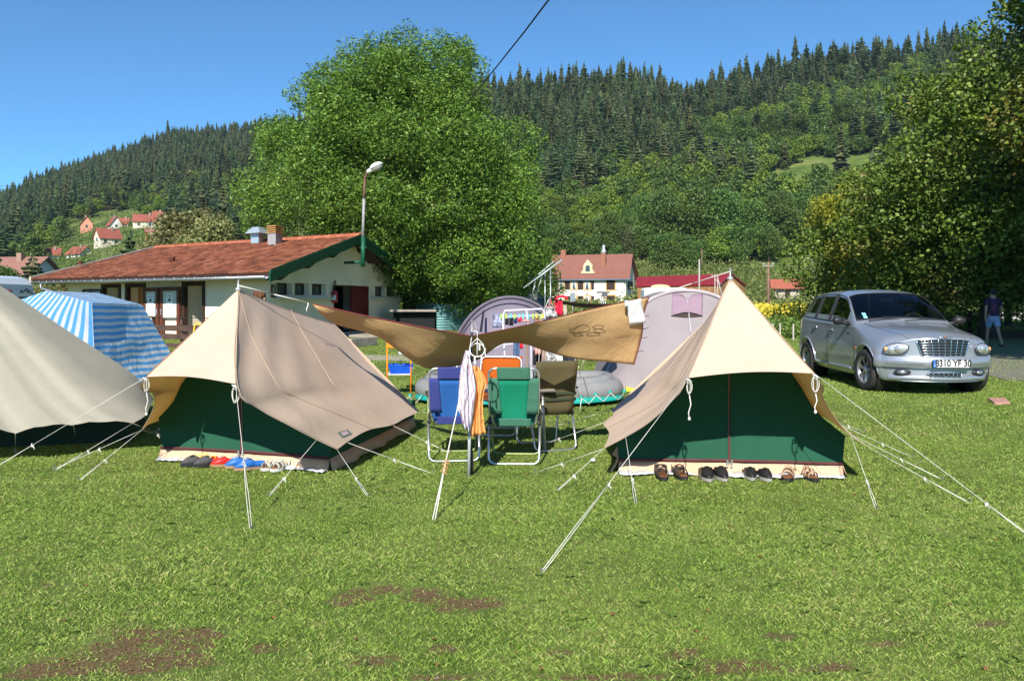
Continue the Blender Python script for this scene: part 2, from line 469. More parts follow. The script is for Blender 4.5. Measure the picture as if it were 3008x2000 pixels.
def fallen_leaves():
    r = np.random.default_rng(10); V, F = [], []; k = 0
    m = leafmat('fallen leaf brown', [(0.2, (0.20, 0.09, 0.03)), (0.8, (0.36, 0.19, 0.07))], 0.1, 3)
    spots = [(2340,1475),(2145,1550),(1990,1760-20),(2045,1862),(2080,1800),(250,1725),(190,1830),(180,1945),(525,1865),(1045,1885),(800,1822),(1275,1885),(1515,1925),(1590,1975),(2895,1972),(2790,1780),(2920,1590),(2640,1430),(1080,1430),(2720,1380),(2510,1455),(1800,1810),(1150,1445),(2230,1640)]
    spots += [(r.uniform(0, 3008), r.uniform(1300, 1990)) for _ in range(6)]
    for px, py in spots:
        p = GP(px, py); s = r.uniform(0.007, 0.014); a = r.uniform(0, 2*PI); V0 = []
        for q in range(6):
            t = q*PI/3; rr = s*(1.5 if q % 3 == 0 else 0.75)
            V0.append((p.x+math.cos(a+t)*rr, p.y+math.sin(a+t)*rr, p.z+0.015+0.006*math.sin(q*2.1)))
        V += V0; F.append(tuple(range(k, k+6))); k += 6
    o = link(npmesh('fallen_leaves', V, F, m), 'fallen_leaves'); tag(o, 'small fallen brown leaves scattered over the lawn', 'leaves', kind='stuff')
fallen_leaves()

# paths ---------------------------------------------------------------
def strip(name, left, right, m, lift=0.006, n=40):
    L = curve_pts([(p.x, p.y, 0) for p in left], n); Q = curve_pts([(p.x, p.y, 0) for p in right], n); rows = []
    for a, b in zip(L, Q):
        rows.append([Vector((*(a.lerp(b, t)).xy, gz(*(a.lerp(b, t)).xy)+lift)) for t in (0, .25, .5, .75, 1)])
    mb = MB(); mb.grid(rows); o = mb.build(name, m); return tag(o, kind='structure')
def gravel_mat(name, c0, c1, sc=9):
    m, n, b = nodes(name, 0.95, 0.1); t = noise(n, sc, 6, rough=0.8); r = ramp(n, [(0.3, c0), (0.7, c1)], t.outputs[0])
    t2 = noise(n, 0.6, 3)
    n.links.new(mixc(n, mathn(n, 'MULTIPLY', t2.outputs[0], 0.35), r.outputs[0], (0.16, 0.18, 0.07)), b.inputs['Base Color']); bump(n, b, t.outputs[0], .5, .02); return m
GRV = gravel_mat('path gravel', (0.26, 0.22, 0.17), (0.48, 0.42, 0.35))
strip('gravel_path', [G(-900, 21.0), G(400, 21.5), G(1150, 20.6), G(1500, 20.6), G(2400, 20.2), G(2700, 19.5)],
      [G(-900, 19.3), G(400, 19.8), G(1150, 18.6), G(1500, 18.8), G(2400, 18.4), G(2700, 17.0)], GRV)
strip('road', [G(2790, 34), G(2840, 27), G(2800, 22), G(2790, 17.5), G(2960, 14)], [G(3600, 40), G(3700, 30), G(3700, 22), G(3900, 17), G(4200, 13)],
      gravel_mat('worn road surface', (0.13, 0.12, 0.105), (0.27, 0.25, 0.215), 14), 0.010)
strip('far_road', [G(1500, 78), G(2000, 84), G(2500, 90), G(3300, 90)], [G(1500, 84), G(2000, 92), G(2500, 100), G(3300, 100)], mat('asphalt', (0.06, 0.06, 0.06), 0.9), 0.02)
# ================================================================== vegetation
BARK = mat('rough bark', (0.06, 0.048, 0.036), 0.95, var=0.45, vs=3, bmp=0.8, bs=12)
def leaf_quads(C, size, r, flat=0.5, aspect=0.5):
    """C (n,3) leaf centres -> rhombus leaves with random facing"""
    n = len(C); d = r.normal(size=(n, 3)); d[:, 2] *= flat; d /= np.linalg.norm(d, axis=1)[:, None]
    up = r.normal(size=(n, 3)); up[:, 2] += 1.0
    s = np.cross(d, up); s /= np.linalg.norm(s, axis=1)[:, None]+1e-9
    sz = (size*r.uniform(0.6, 1.35, n))[:, None]
    v = np.empty((n, 4, 3), np.float32)
    v[:, 0] = C-d*sz*0.5; v[:, 2] = C+d*sz*0.5
    nn = np.cross(d, s)*sz*0.08
    v[:, 1] = C+s*sz*0.5*aspect+nn; v[:, 3] = C-s*sz*0.5*aspect+nn
    return v.reshape(-1, 3), np.arange(4*n).reshape(n, 4)
def sprays(C, size, r, k=4, aspect=0.3, spread=0.7):
    """each centre grows k narrow leaflets, drooping; separate islands"""
    n = len(C)*k; C2 = np.repeat(C, k, 0)
    return leaf_quads(C2+r.normal(size=(n, 3))*size*spread, size, r, 0.6, aspect)
def lump_leaves(lumps, per, size, r, shell=0.55, aspect=0.45, k=1):
    """lumps: rows (x,y,z,rad). leaves crowd the outside of every lump"""
    out = []
    for x, y, z, rad in lumps:
        n = int(per*rad*rad)
        d = r.normal(size=(n, 3)); d /= np.linalg.norm(d, axis=1)[:, None]
        rr = rad*(shell+(1-shell)*r.uniform(0, 1, n)**0.6)*(1+0.18*np.sin(d[:, 0]*5+x)*np.cos(d[:, 2]*6+y))
        # break into sub tufts
        q = rr[:, None]*d*np.array([1, 1, 0.8]); out.append(q+np.array([x, y, z]))
    C = np.concatenate(out)
    return sprays(C, size, r, k, aspect) if k > 1 else leaf_quads(C, size, r, 0.55, aspect)
def profile_tree(name, D, prof, lump_r, nl, per, size, lm, bark, trunk, label, cat='tree', depth=0.9, seed=1, k=1, aspect=0.45, limbs=10, group=None, topy=0.0, cgap=None, dshift=None, sep=0.62, bark_m=None):
    """crown filling an outline (photo rows) around a centre distance D, with real depth"""
    r = np.random.default_rng(seed); lumps = []
    y0, y1 = prof[0][0], prof[-1][0]
    Ltab = [(a, b) for a, b, c in prof]; Rtab = [(a, c) for a, b, c in prof]
    s = D/F_
    tries = 0
    wmax = max(c-b for a, b, c in prof)/2
    while len(lumps) < nl and tries < nl*60:
        tries += 1
        rad = r.uniform(*lump_r); rp = rad/s
        y = r.uniform(y0+rp*0.75, y1-rp*0.3); l, q = ip(Ltab, y)+rp*0.8, ip(Rtab, y)-rp*0.8
        if q <= l: continue
        x = r.uniform(l, q)
        if cgap and cgap(x, y): continue
        cx = (l+q)/2; hw = (q-l)/2+1
        e = math.sqrt(max(0, 1-((x-cx)/hw)**2))*(hw+rp)/F_*D*depth
        yy = r.choice([-1, -1, 1])*e*r.uniform(0.45, 1.0)
        p = np.array([(x-1504)*s, D+yy+(dshift(y) if dshift else 0), CH-(y-HZ)*s, rad])
        # keep lumps spaced out
        if any(np.linalg.norm(p[:3]-o[:3]) < sep*min(rad, o[3]) for o in lumps): continue
        lumps.append(p)
    v, f = lump_leaves(lumps, per, size, r, 0.5, aspect, k)
    base = G(trunk[0], D); root = empty(name, base, label, cat, group)
    crown = link(npmesh('crown', v, f, lm), 'crown', root)
    mb = MB(); tr = trunk[1]; tz = trunk[2]
    mb.tube([base-Vector((0,0,.3)), base+Vector((0.05, 0, tz*0.4)), base+Vector((-.1, .1, tz)), base+Vector((0, 0, tz*1.7))], [tr*1.35, tr, tr*0.8, tr*0.45], 12)
    top = base+Vector((0, 0, tz*0.8))
    for i in range(limbs):
        q = lumps[r.integers(0, len(lumps))]; e = Vector(q[:3]); st = base+Vector((0, 0, tz*(0.7+0.9*r.random())))
        mdl = st.lerp(e, 0.5)+Vector((0, 0, 0.12*(e-st).length))
        mb.tube([st, mdl, e], [tr*0.38, tr*0.22, tr*0.06], 6)
    mb.build('trunk', bark_m or bark, root)
    return root, lumps
ASH_M = leafmat('ash leaves', [(0.2, (0.032, 0.08, 0.012)), (0.45, (0.09, 0.165, 0.02)), (0.65, (0.15, 0.24, 0.030)), (0.85, (0.24, 0.32, 0.055))], 0.14, 0.7)
MAPLE_M = leafmat('maple leaves', [(0.2, (0.04, 0.09, 0.012)), (0.45, (0.10, 0.19, 0.022)), (0.7, (0.18, 0.28, 0.042)), (0.9, (0.30, 0.36, 0.09))], 0.13, 0.6, patch=(0.4, 0.57, (0.33, 0.17, 0.06), 0.4))
YEL_M = leafmat('yellowing leaves', [(0.2, (0.20, 0.22, 0.02)), (0.8, (0.42, 0.42, 0.05))], 0.3, 0.5)
DEC_M = leafmat('hillside broadleaf', [(0.2, (0.05, 0.10, 0.022)), (0.55, (0.10, 0.17, 0.034)), (0.9, (0.18, 0.25, 0.055))], 0.22, 0.12)
DECL_M = leafmat('light green broadleaf', [(0.2, (0.12, 0.20, 0.02)), (0.8, (0.24, 0.32, 0.05))], 0.25, 0.2)
CON_M = leafmat('fir needles', [(0.25, (0.022, 0.052, 0.02)), (0.55, (0.058, 0.10, 0.035)), (0.85, (0.14, 0.18, 0.06))], 0.08, 0.06)
CONB_M = leafmat('olive spruce needles', [(0.25, (0.045, 0.065, 0.026)), (0.55, (0.10, 0.125, 0.042)), (0.85, (0.20, 0.20, 0.075))], 0.08, 0.06)
CONL_M = leafmat('light spruce needles', [(.25, (.05, .10, .035)), (.8, (.15, .22, .07))], .1, .06)
WIL_M = leafmat('willow leaves', [(0.2, (0.15, 0.17, 0.055)), (0.8, (0.30, 0.27, 0.11))], 0.25, 0.6)

ash = [(118,1180,1330),(150,1110,1380),(185,1010,1410),(220,940,1440),(260,860,1490),(330,830,1500),(380,790,1490),(440,760,1600),(500,700,1650),(560,690,1670),(640,720,1670),(720,800,1660),(800,1060,1640),(870,1200,1500),(905,1250,1430)]
profile_tree('ash_tree', 41, ash, (1.0, 1.9), 130, 430, 0.16, ASH_M, BARK, (1205, 0.42, 3.2), 'huge round ash tree in full green leaf towering behind the washhouse', seed=6, k=3, sep=0.84, aspect=0.36,
             limbs=30, cgap=lambda x, y: (x > 1395 and 270 < y < 440 and x < 1440+(y-270)*0.2) )
maple = [(-420,3000,3560),(-250,2930,3700),(-100,2900,3750),(0,2875,3780),(60,2800,3780),(130,2730,3800),(175,2640,3800),(250,2570,3800),(330,2560,3800),(430,2540,3780),(520,2500,3780),(600,2440,3760),(700,2390,3700),(780,2400,3650),(850,2470,3700),(900,2700,3700),(960,2900,3600)]
profile_tree('maple_tree', 30, maple, (0.8, 1.5), 300, 380, 0.14, MAPLE_M, BARK, (2905, 0.32, 3.0), 'large maple tree with browning leaf tips at the right edge behind the silver car', seed=9, k=2, sep=0.7, dshift=lambda y: -2.5 if y < 450 else (-2.5+(y-450)/300*6.5 if y < 750 else 4.0), aspect=0.75, limbs=30)
profile_tree('yellowing_tree', 36, [(520,2480,2560),(600,2400,2600),(700,2370,2620),(800,2400,2600),(850,2440,2560)], (0.7, 1.2), 26, 420, 0.12, YEL_M, BARK, (2500, 0.12, 1.5), 'yellowing bushy tree growing against the left side of the large maple', seed=12, k=3, aspect=0.6, limbs=6)
# tall tree outside the frame on the right whose crown shades the road
def shade_tree(name, loc, h, rad, n, seed, label):
    r = np.random.default_rng(seed); root = empty(name, loc, label, 'tree')
    L = []
    for i in range(n):
        d = r.normal(size=3); d /= np.linalg.norm(d); q = d*rad*r.uniform(0.3, 1)*np.array([1, 1, 0.75])
        L.append((loc[0]+q[0], loc[1]+q[1], h+q[2], r.uniform(1.1, 1.9)))
    v, f = lump_leaves(L, 90, 0.32, r, 0.4, 0.8, 1); link(npmesh('crown', v, f, MAPLE_M), 'crown', root)
    mb = MB(); mb.tube([Vector(loc), Vector(loc)+Vector((0, 0, h*0.6)), Vector(loc)+Vector((0.3, 0, h))], [0.4, 0.32, 0.15], 10); mb.build('trunk', BARK, root)
shade_tree('roadside_tree', (13.5, 7.0, 0.14), 12.5, 5.4, 95, 22, 'nearest tall leafy tree beside the road right of the lawn')
shade_tree('roadside_tree', (20.5, 15.5, 0.14), 16.5, 6.8, 100, 21, 'tall leafy tree beside the road to the right of the parked silver car')

# conifers ------------------------------------------------------------
def conifer_geo(r, h=22.0, w=4.3, whorls=17, nb=8, bare=0.12, droop=0.35):
    """trunk + whorls of drooping sprays -> V, F(quads), mat index (0 needles, 1 bark)"""
    V, F, M = [], [], []
    k = 0
    for i in range(whorls):
        t = i/(whorls-1); z = h*(bare+(1-bare)*t); L = w*(1-t)**0.55*(0.7+0.5*r.random())+0.25
        for j in range(nb if t < 0.8 else 5):
            if r.random() < 0.16: continue
            a = 2*PI*(j+r.random()*0.8)/nb+i; l = L*r.uniform(0.65, 1.15); wd = l*0.36+0.15
            dx, dy = math.cos(a), math.sin(a); dz = -l*droop*r.uniform(0.6, 1.3)
            V += [(0, 0, z+0.25), (dx*l*0.6-dy*wd, dy*l*0.6+dx*wd, z+dz*0.6-0.25), (dx*l, dy*l, z+dz), (dx*l*0.6+dy*wd, dy*l*0.6-dx*wd, z+dz*0.6-0.25)]
            F.append((k, k+1, k+2, k+3)); M.append(0); k += 4
            # hanging curtain
            V += [(dx*l*0.15, dy*l*0.15, z+dz*0.15), (dx*l*0.95, dy*l*0.95, z+dz), (dx*l*0.75, dy*l*0.75, z+dz-0.9), (dx*l*0.2, dy*l*0.2, z-1.1)]
            F.append((k, k+1, k+2, k+3)); M.append(0); k += 4
    # spire + trunk
    for a in (0, PI/2):
        dx, dy = math.cos(a), math.sin(a)
        V += [(-dx*.35, -dy*.35, h*0.93), (dx*.35, dy*.35, h*0.93), (dx*.03, dy*.03, h*1.02), (-dx*.03, -dy*.03, h*1.05)]; F.append((k, k+1, k+2, k+3)); M.append(0); k += 4
    for a in range(5):
        c, s = math.cos(a*2*PI/5)*.24, math.sin(a*2*PI/5)*.24; c2, s2 = math.cos((a+1)*2*PI/5)*.24, math.sin((a+1)*2*PI/5)*.24
        V += [(c, s, -1.5), (c2, s2, -1.5), (c2*.3, s2*.3, h*.9), (c*.3, s*.3, h*.9)]; F.append((k, k+1, k+2, k+3)); M.append(1); k += 4
    return np.array(V, np.float32), np.array(F, np.int32), np.array(M, np.int32)
def broad_geo(r, h=12.0, w=5.0, n=9, per=26, size=0.75):
    L = []
    for i in range(n):
        a = r.uniform(0, 2*PI); q = r.uniform(0, 1)**0.6; z = r.uniform(0.28, 0.88)
        env = math.sin(PI*min(1, (z*0.9+0.1)))**0.6
        L.append((math.cos(a)*q*w*0.62*env, math.sin(a)*q*w*0.62*env, h*z, w*r.uniform(0.3, 0.45)))
    L.append((0, 0, h*0.5, w*0.55)); L.append((0, 0, h*0.85, w*0.33))
    v, f = lump_leaves(L, per, size, r, 0.6, 0.75, 1)
    k = len(v); V = [v]; F = [f]; tv, tf = [], []
    for a in range(5):
        c, s = math.cos(a*2*PI/5)*.25, math.sin(a*2*PI/5)*.25; c2, s2 = math.cos((a+1)*2*PI/5)*.25, math.sin((a+1)*2*PI/5)*.25
        tv += [(c, s, -1.5), (c2, s2, -1.5), (c2*.5, s2*.5, h*.6), (c*.5, s*.5, h*.6)]; tf.append((k+4*a, k+4*a+1, k+4*a+2, k+4*a+3))
    V.append(np.array(tv, np.float32)); F.append(np.array(tf)); M = np.concatenate([np.zeros(len(f), int), np.ones(5, int)])
    return np.concatenate(V), np.concatenate(F), M
r0 = np.random.default_rng(77)
CONG = [conifer_geo(r0, 22*a, 4.1*b, int(17*a), 8, c, d) for a, b, c, d in ((1, 1, .1, .35), (1.1, .85, .15, .45), (.9, 1.1, .05, .3), (1.2, .8, .3, .5), (.8, 1, .08, .4), (1.05, 1.15, .2, .25))]
BRG = [broad_geo(r0, 11*a, 4.8*b, 10, 26) for a, b in ((1, 1), (1.15, 1.1), (.85, 1.05), (1, 1.25))]
BRN = [broad_geo(r0, 11*a, 4.8*b, 13, 70, 0.5) for a, b in ((1, 1), (1.15, 1.1), (.85, 1.05), (1, 1.25))]
YB = [(-500,760),(0,690),(200,620),(300,590),(450,560),(700,540),(780,560),(1500,620),(1650,640),(1760,560),(1880,520),(2000,470),(2100,400),(2250,330),(2400,300),(2600,240),(3100,200)]
def scr(x, y, z): return 1504+x/y*F_, HZ-(z-CH)/y*F_
HOUSE_CLEAR = [(235,665,50,34),(340,640,60,28),(430,660,60,35),(340,700,60,35),(190,745,90,30),(1835,632,42,24),(450,745,120,40)]
def clearing(px, py):
    for a, b, w_, h_ in HOUSE_CLEAR:
        if abs(px-a) < w_ and -h_*0.6 < py-b < h_*1.9: return True
    if 2230 < px < 2620:   # meadow strip across the slope
        yl = ip([(2230, 545), (2330, 500), (2450, 474), (2620, 455)], px)
        if yl-6 < py < yl+ip([(2230, 46), (2350, 84), (2620, 100)], px): return True
    return False
def scatter():
    r = np.random.default_rng(15); con, bro = [], []
    D = 172.0
    while D < 930:
        lat = 4.2+D*0.0014
        step = 6.0+D*0.004
        xr = D*0.66
        x = -xr
        while x < xr:
            x += lat*r.uniform(0.7, 1.3)
            y = D+r.uniform(-.5, .5)*step*2.6; px = 1504+x/y*F_
            Dt, Ds, p = hparam(px)
            if y > Dt+14: continue
            if 800 < px < 1440 and y < Dt*0.8: continue      # hidden by the ash tree
            if px > 2900 and y < 300: continue
            z = hill(x, y); _, py = scr(x, y, z)
            if clearing(px, py) : continue
            if px > 1440:
                low = ip([(1440, 800), (1700, 780), (1900, 795), (2100, 800), (2250, 770), (2400, 745), (3100, 740)], px)
            else: low = ip([(0, 790), (250, 770), (500, 740), (800, 720)], px)
            if py > low+8*math.sin(x*0.2): continue
            wob = 22*math.sin(px*0.021+y*0.01)+16*math.sin(px*0.05+2)
            if py < ip(YB, px)+wob and r.random() > 0.05: con.append((x, y, z, py, px))
            elif px < 1000 and r.random() < 0.3: con.append((x, y, z, py, px))
            elif px > 1440 and py < 590 and r.random() < 0.22: con.append((x, y, z, py, px))
            else: bro.append((x, y, z, py, px))
        D += step*0.85
    return con, bro
con, bro = scatter()
print('conifers', len(con), 'broad', len(bro))
def individuals(lst, geos, mats_for, scale_for, nmax, name, label_of, cat, group, meshes):
    lst.sort(key=lambda t: t[1]); r = np.random.default_rng(4)
    for i, (x, y, z, py, px) in enumerate(lst[:nmax]):
        g = int(r.integers(0, len(geos))); mk = mats_for(px, py, r)
        key = (g, mk.name)
        if key not in meshes: meshes[key] = npmesh(name, *geos[g][:2], [mk, BARK], geos[g][2])
        o = bpy.data.objects.new(name, meshes[key]); COL.objects.link(o); s = scale_for(px, py, r)
        o.location = (x, y, z-0.3); o.rotation_euler = (0, 0, r.uniform(0, 6.28)); o.scale = (s*r.uniform(.9, 1.15), s*r.uniform(.9, 1.15), s)
        tag(o, label_of(px, py), cat, group)
    return lst[nmax:]
def merged(lst, geos, mk, scale_for, name, label, cat, m2=()):
    r = np.random.default_rng(5); VS, FS, MS = [], [], []; off = 0
    for x, y, z, py, px in lst:
        V, F, M = geos[int(r.integers(0, len(geos)))]; s = scale_for(px, py, r); a = r.uniform(0, 6.28); c, sn = math.cos(a)*s, math.sin(a)*s
        W = np.stack([V[:, 0]*c-V[:, 1]*sn+x, V[:, 0]*sn+V[:, 1]*c+y, V[:, 2]*s*r.uniform(.84, 1.1)+z-0.3], 1)
        M = M.copy(); M[M == 0] = r.choice([0, 0, 2, 2, 3]) if m2 else 0; VS.append(W); FS.append(F+off); MS.append(M); off += len(V)
    o = link(npmesh(name, np.concatenate(VS), np.concatenate(FS), [mk, BARK, *m2], np.concatenate(MS)), name)
    tag(o, label, cat, kind='stuff')
def cs(px, py, r):
    s = r.uniform(0.55, 1.1) if r.random() < .85 else r.uniform(1.1, 1.35)
    return s*(0.72 if px < 1000 else 0.8)
def bs_(px, py, r):
    s = r.uniform(0.75, 1.2)
    if px > 1440 and py > 700: s *= 0.75
    if px < 1000: s *= 0.72
    return s
def conlab(px, py):
    return 'dark pointed fir standing in the forest on the right hillside' if px > 1300 else 'dark pointed fir standing in the forest on the left hillside'
def brlab(px, py):
    if px < 1300: return 'round leafy tree on the lower slope of the left hill near the village'
    return 'round leafy tree on the lower slope of the right hill below the firs'
cm, bm_ = {}, {}
rest = individuals(con, CONG, lambda px, py, r: CONB_M if (r.random() < (0.6 if px > 1700 else 0.25)) else CON_M, cs, 300, 'fir_tree', conlab, 'tree', 'firs of the hillside forest', cm)
merged(rest, CONG, CON_M, cs, 'fir_forest', 'dense dark green fir forest covering both hills up to the skyline', 'forest', (CONB_M, CONL_M))
rest = individuals(bro, BRN, lambda px, py, r: DECL_M if r.random() < 0.22 else DEC_M, bs_, 300, 'broadleaf_tree', brlab, 'tree', 'broadleaf trees on the lower hillsides', bm_)
if rest: merged(rest, BRG, DEC_M, bs_, 'broadleaf_wood', 'mixed green broadleaf wood higher up the hillsides', 'wood', (DECL_M, DEC_M))
# ================================================================== washhouse
def ray(px, py, p0, n):
    """where the sight line of a photo pixel meets a plane"""
    o = Vector((0, 0, CH)); d = Vector(((px-1504.0)/F_, 1, -(py-HZ)/F_)); n = Vector(n)
    return o+d*((Vector(p0)-o).dot(n)/d.dot(n))
E1 = Vector((-7.44, 25.0, 2.385)); gh = Vector((2.99, 14.3, 0)).normalized(); lh = Vector((-11.8, 7.7, 0)).normalized()
GL, LL, RZ = 14.6, 14.1, 4.07
FLZ = 0.14
def S(a, b, z): v = E1+gh*a+lh*b; v.z = z; return v
WALLM = mat('cream rendered wall', (0.90, 0.77, 0.60), 0.9, var=0.10, vs=0.9, bmp=0.3, bs=40)
DKBR = mat('dark brown stained timber', (0.045, 0.022, 0.014), 0.7, var=0.3)
GRNP = mat('green painted timber', (0.010, 0.085, 0.045), 0.45, var=0.1)
ZINC = mat('zinc sheet', (0.38, 0.41, 0.45), 0.35, 0.7, var=0.1)
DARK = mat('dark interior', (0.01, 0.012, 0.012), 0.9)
WHITEP = mat('white paint', (0.72, 0.72, 0.70), 0.6, var=0.04)
CONC = mat('weathered concrete', (0.27, 0.24, 0.2), 0.95, var=0.25, vs=4)
GLASSD = mat('dark window glass', (0.035, 0.05, 0.05), 0.08, 0, 0.8)
def tile_mat(name, stops, sc=5):
    m, n, b = nodes(name, 0.85, 0.15)
    g = n.nodes.new('ShaderNodeNewGeometry'); t = noise(n, sc, 5, rough=0.7); t2 = noise(n, 0.5, 3)
    f = mathn(n, 'ADD', mathn(n, 'MULTIPLY', g.outputs['Random Per Island'], 0.35), mathn(n, 'ADD', mathn(n, 'MULTIPLY', t.outputs[0], 0.45), mathn(n, 'MULTIPLY', t2.outputs[0], 0.2)))
    r = ramp(n, stops, f); n.links.new(r.outputs[0], b.inputs['Base Color']); return m
TILE = tile_mat('orange clay tiles', [(0.25, (0.07, 0.03, 0.02)), (0.48, (0.20, 0.066, 0.036)), (0.66, (0.29, 0.108, 0.058)), (0.8, (0.36, 0.24, 0.17))])
shed = empty('washhouse', S(GL/2, LL/2, FLZ), 'low cream washhouse with orange tiled roof, green barge boards and open doors', 'building')
def tile_slope(mb, a0, a1, b0, b1, cw=0.24, ch=0.36, amp=0.022, lift=0.035):
    """a0,a1 = bottom corners; b0,b1 = top corners. each tile its own curved sheet (islands)"""
    w_ = (a1-a0).length; h_ = (b0-a0).length; nc = int(w_/cw); nr = int(h_/ch)
    nrm = (a1-a0).cross(b0-a0).normalized()
    if nrm.z < 0: nrm = -nrm
    for j in range(nr):
        for i in range(nc):
            pts = []
            for v, lf in ((j/nr, lift), ((j+1.12)/nr, 0.0)):
                v = min(v, 1)
                for q in range(4):
                    u = (i+q/3)/nc; p = a0.lerp(a1, u).lerp(b0.lerp(b1, u), v)
                    pts.append(p+nrm*(lf+amp*math.sin(q/3*PI)))
            pts.append(pts[0]-nrm*lift); pts.append(pts[3]-nrm*lift)
            n = len(mb.v)
            mb.add(pts, [(0,1,5,4), (1,2,6,5), (2,3,7,6), (8,9,3,2,1,0)], False)
K0 = S(GL/2, 0, RZ); KL = S(GL/2, LL*0.955, RZ)
EL = S(0, LL, 2.385); E3 = S(GL, 0, 2.385); EB = S(GL, LL, 2.385)
mb = MB(); tile_slope(mb, E1, EL, K0, KL); tile_slope(mb, E3, EB, K0, KL); 
roof = mb.build('roof', TILE, shed, merge=False, fix=False)
mb = MB(); up = Vector((0, 0, 0.10))    # roof deck under the tiles
for q in ([E1, EL, KL, K0], [E3, EB, KL, K0]):
    a = [p-Vector((0, 0, 0.02)) for p in q]; mb.hexa([p-up for p in a], a)
mb.build('roof_deck', DKBR, shed)
mb = MB(); n = 42
for i in range(n):
    p = K0.lerp(KL, i/n); q = K0.lerp(KL, (i+1.1)/n); mb.tube([p+Vector((0, 0, .02)), q+Vector((0, 0, -.01))], [0.13, 0.11], 8)
mb.build('ridge_tiles', tile_mat('bright ridge tiles', [(0.3, (0.34, 0.10, 0.055)), (0.8, (0.48, 0.19, 0.11))]), shed, merge=False)
mb = MB(); mb.hexa([EL+lh*0.02+Vector((0,0,-.12)), KL+lh*0.02+Vector((0,0,-.12)), KL+lh*.02+Vector((0,0,.09)), EL+lh*.02+Vector((0,0,.09))], [p+lh*0.16 for p in (EL+Vector((0,0,-.12)), KL+Vector((0,0,-.12)), KL+Vector((0,0,.09)), EL+Vector((0,0,.09)))])
mb.build('verge_board', mat('pale verge board', (0.5, 0.42, 0.34), 0.7), shed)
# barge boards (green) on the gable
mb = MB()
for p, q in ((E1, K0), (E3, K0)):
    o = -lh*0.06; a = [p+Vector((0, 0, -.30)), q+Vector((0, 0, -.30)), q+Vector((0, 0, .06)), p+Vector((0, 0, .06))]
    mb.hexa([v+o for v in a], [v+o*0.1 for v in a])
    a2 = [p+Vector((0, 0, -.02)), q+Vector((0, 0, -.02)), q+Vector((0, 0, .09)), p+Vector((0, 0, .09))]
    mb.hexa([v+o*1.6 for v in a2], [v+o*1.04 for v in a2])
mb.build('barge_board', GRNP, shed)
# soffit + purlins
for t in (0.13, 0.4, 0.68):
    for e, s in ((E1, 1), (E3, -1)):
        mb = MB(); p = e.lerp(K0, t)+Vector((0, 0, -.30)); q = p+lh*1.0
        w2 = (K0-e).normalized()*1.25
        a = [p+lh*.10+Vector((0,0,-.13)), p+w2+lh*.10+Vector((0,0,.07)), p+w2+lh*.10+Vector((0,0,.26)), p+lh*.10+Vector((0,0,.26))]
        mb.hexa(a, [v+lh*0.75 for v in a]); mb.build('purlin', DKBR, shed)
# walls with openings ---------------------------------------------------
A0, A1, B0, B1 = 1.1, GL-1.0, 0.8, LL-1.2
ZT = 2.62
def wall_holes(p0, ud, width, z0, z1, holes, depth, nin):
    """vertical wall: cells around rectangular holes (u0,u1,z0,z1) and the reveals"""
    us = sorted({0, width, *[h[0] for h in holes], *[h[1] for h in holes]}); zs = sorted({z0, z1, *[h[2] for h in holes], *[h[3] for h in holes]})
    mb = MB()
    def W(u, z, d=0): v = p0+ud*u+nin*d; v.z = z; return v
    for u0, u1 in zip(us, us[1:]):
        for a, b in zip(zs, zs[1:]):
            um, zm = (u0+u1)/2, (a+b)/2
            if any(h[0] < um < h[1] and h[2] < zm < h[3] for h in holes): continue
            mb.quad(W(u0, a), W(u1, a), W(u1, b), W(u0, b))
    for h in holes:
        d = h[4] if len(h) > 4 else depth
        a = [W(h[0], h[2]), W(h[1], h[2]), W(h[1], h[3]), W(h[0], h[3])]; b = [W(h[0], h[2], d), W(h[1], h[2], d), W(h[1], h[3], d), W(h[0], h[3], d)]
        for i in range(4): mb.quad(a[i], a[(i+1) % 4], b[(i+1) % 4], b[i])
    return mb, W
pg = S(A0, B0, 0); ng = lh; ngo = Vector((gh.y, -gh.x, 0))
def on_g(px, py):   # coordinates on gable wall
    q = ray(px, py, pg, ngo); return (q-pg).dot(gh), q.z
def on_l(px, py):
    q = ray(px, py, pg, Vector((-lh.y, lh.x, 0))); return (q-pg).dot(lh), q.z
winpx = [(812,858,830,866),(866,908,831,867),(916,958,833,867),(1102,1131,840,870),(1136,1168,841,870)]
gholes = []
for x0, x1, y0, y1 in winpx:
    u0, z1 = on_g(x0, y0); u1, _ = on_g(x1, y0); _, z0 = on_g(x0, y1); gholes.append((u0, u1, z0, z1, 0.32))
du0, dz1 = on_g(980, 836); du1, _ = on_g(1085, 838); gholes.append((du0, du1, FLZ+.12, dz1, 1.2))
dg = Vector((gh.y, -gh.x, 0))*-1
dgi = -Vector((gh.y, -gh.x, 0)); 
inn = dgi if dgi.dot(lh) > 0 else -dgi
mbw, WG = wall_holes(pg, gh, A1-A0, -0.3, 2.3, gholes, 0.3, inn)
# gable triangle
gt = [S(A0, B0, 2.3), S(A1, B0, 2.3), S(A1, B0, 2.55), S(GL/2, B0, RZ-.14), S(A0, B0, 2.55)]
mbw.add(gt, [tuple(range(5))])
lnorm = Vector((-lh.y, lh.x, 0)); linn = lnorm if lnorm.dot(gh) > 0 else -lnorm
lholes = []
doorpx = [(300, 355, 838), (370, 428, 836), (537, 602, 831)]
for x0, x1, y1 in doorpx:
    u0, z1 = on_l(x1, y1); u1, _ = on_l(x0, y1); lholes.append((u0, u1, FLZ+.02, z1, 1.6))
mbl, WL = wall_holes(pg, lh, B1-B0, -0.3, 2.55, lholes, 0.3, linn)
mbw.v and None
off = len(mbw.v); mbw.v += mbl.v; mbw.f += [[i+off for i in f] for f in mbl.f]; mbw.m += mbl.m; mbw.sm += mbl.sm
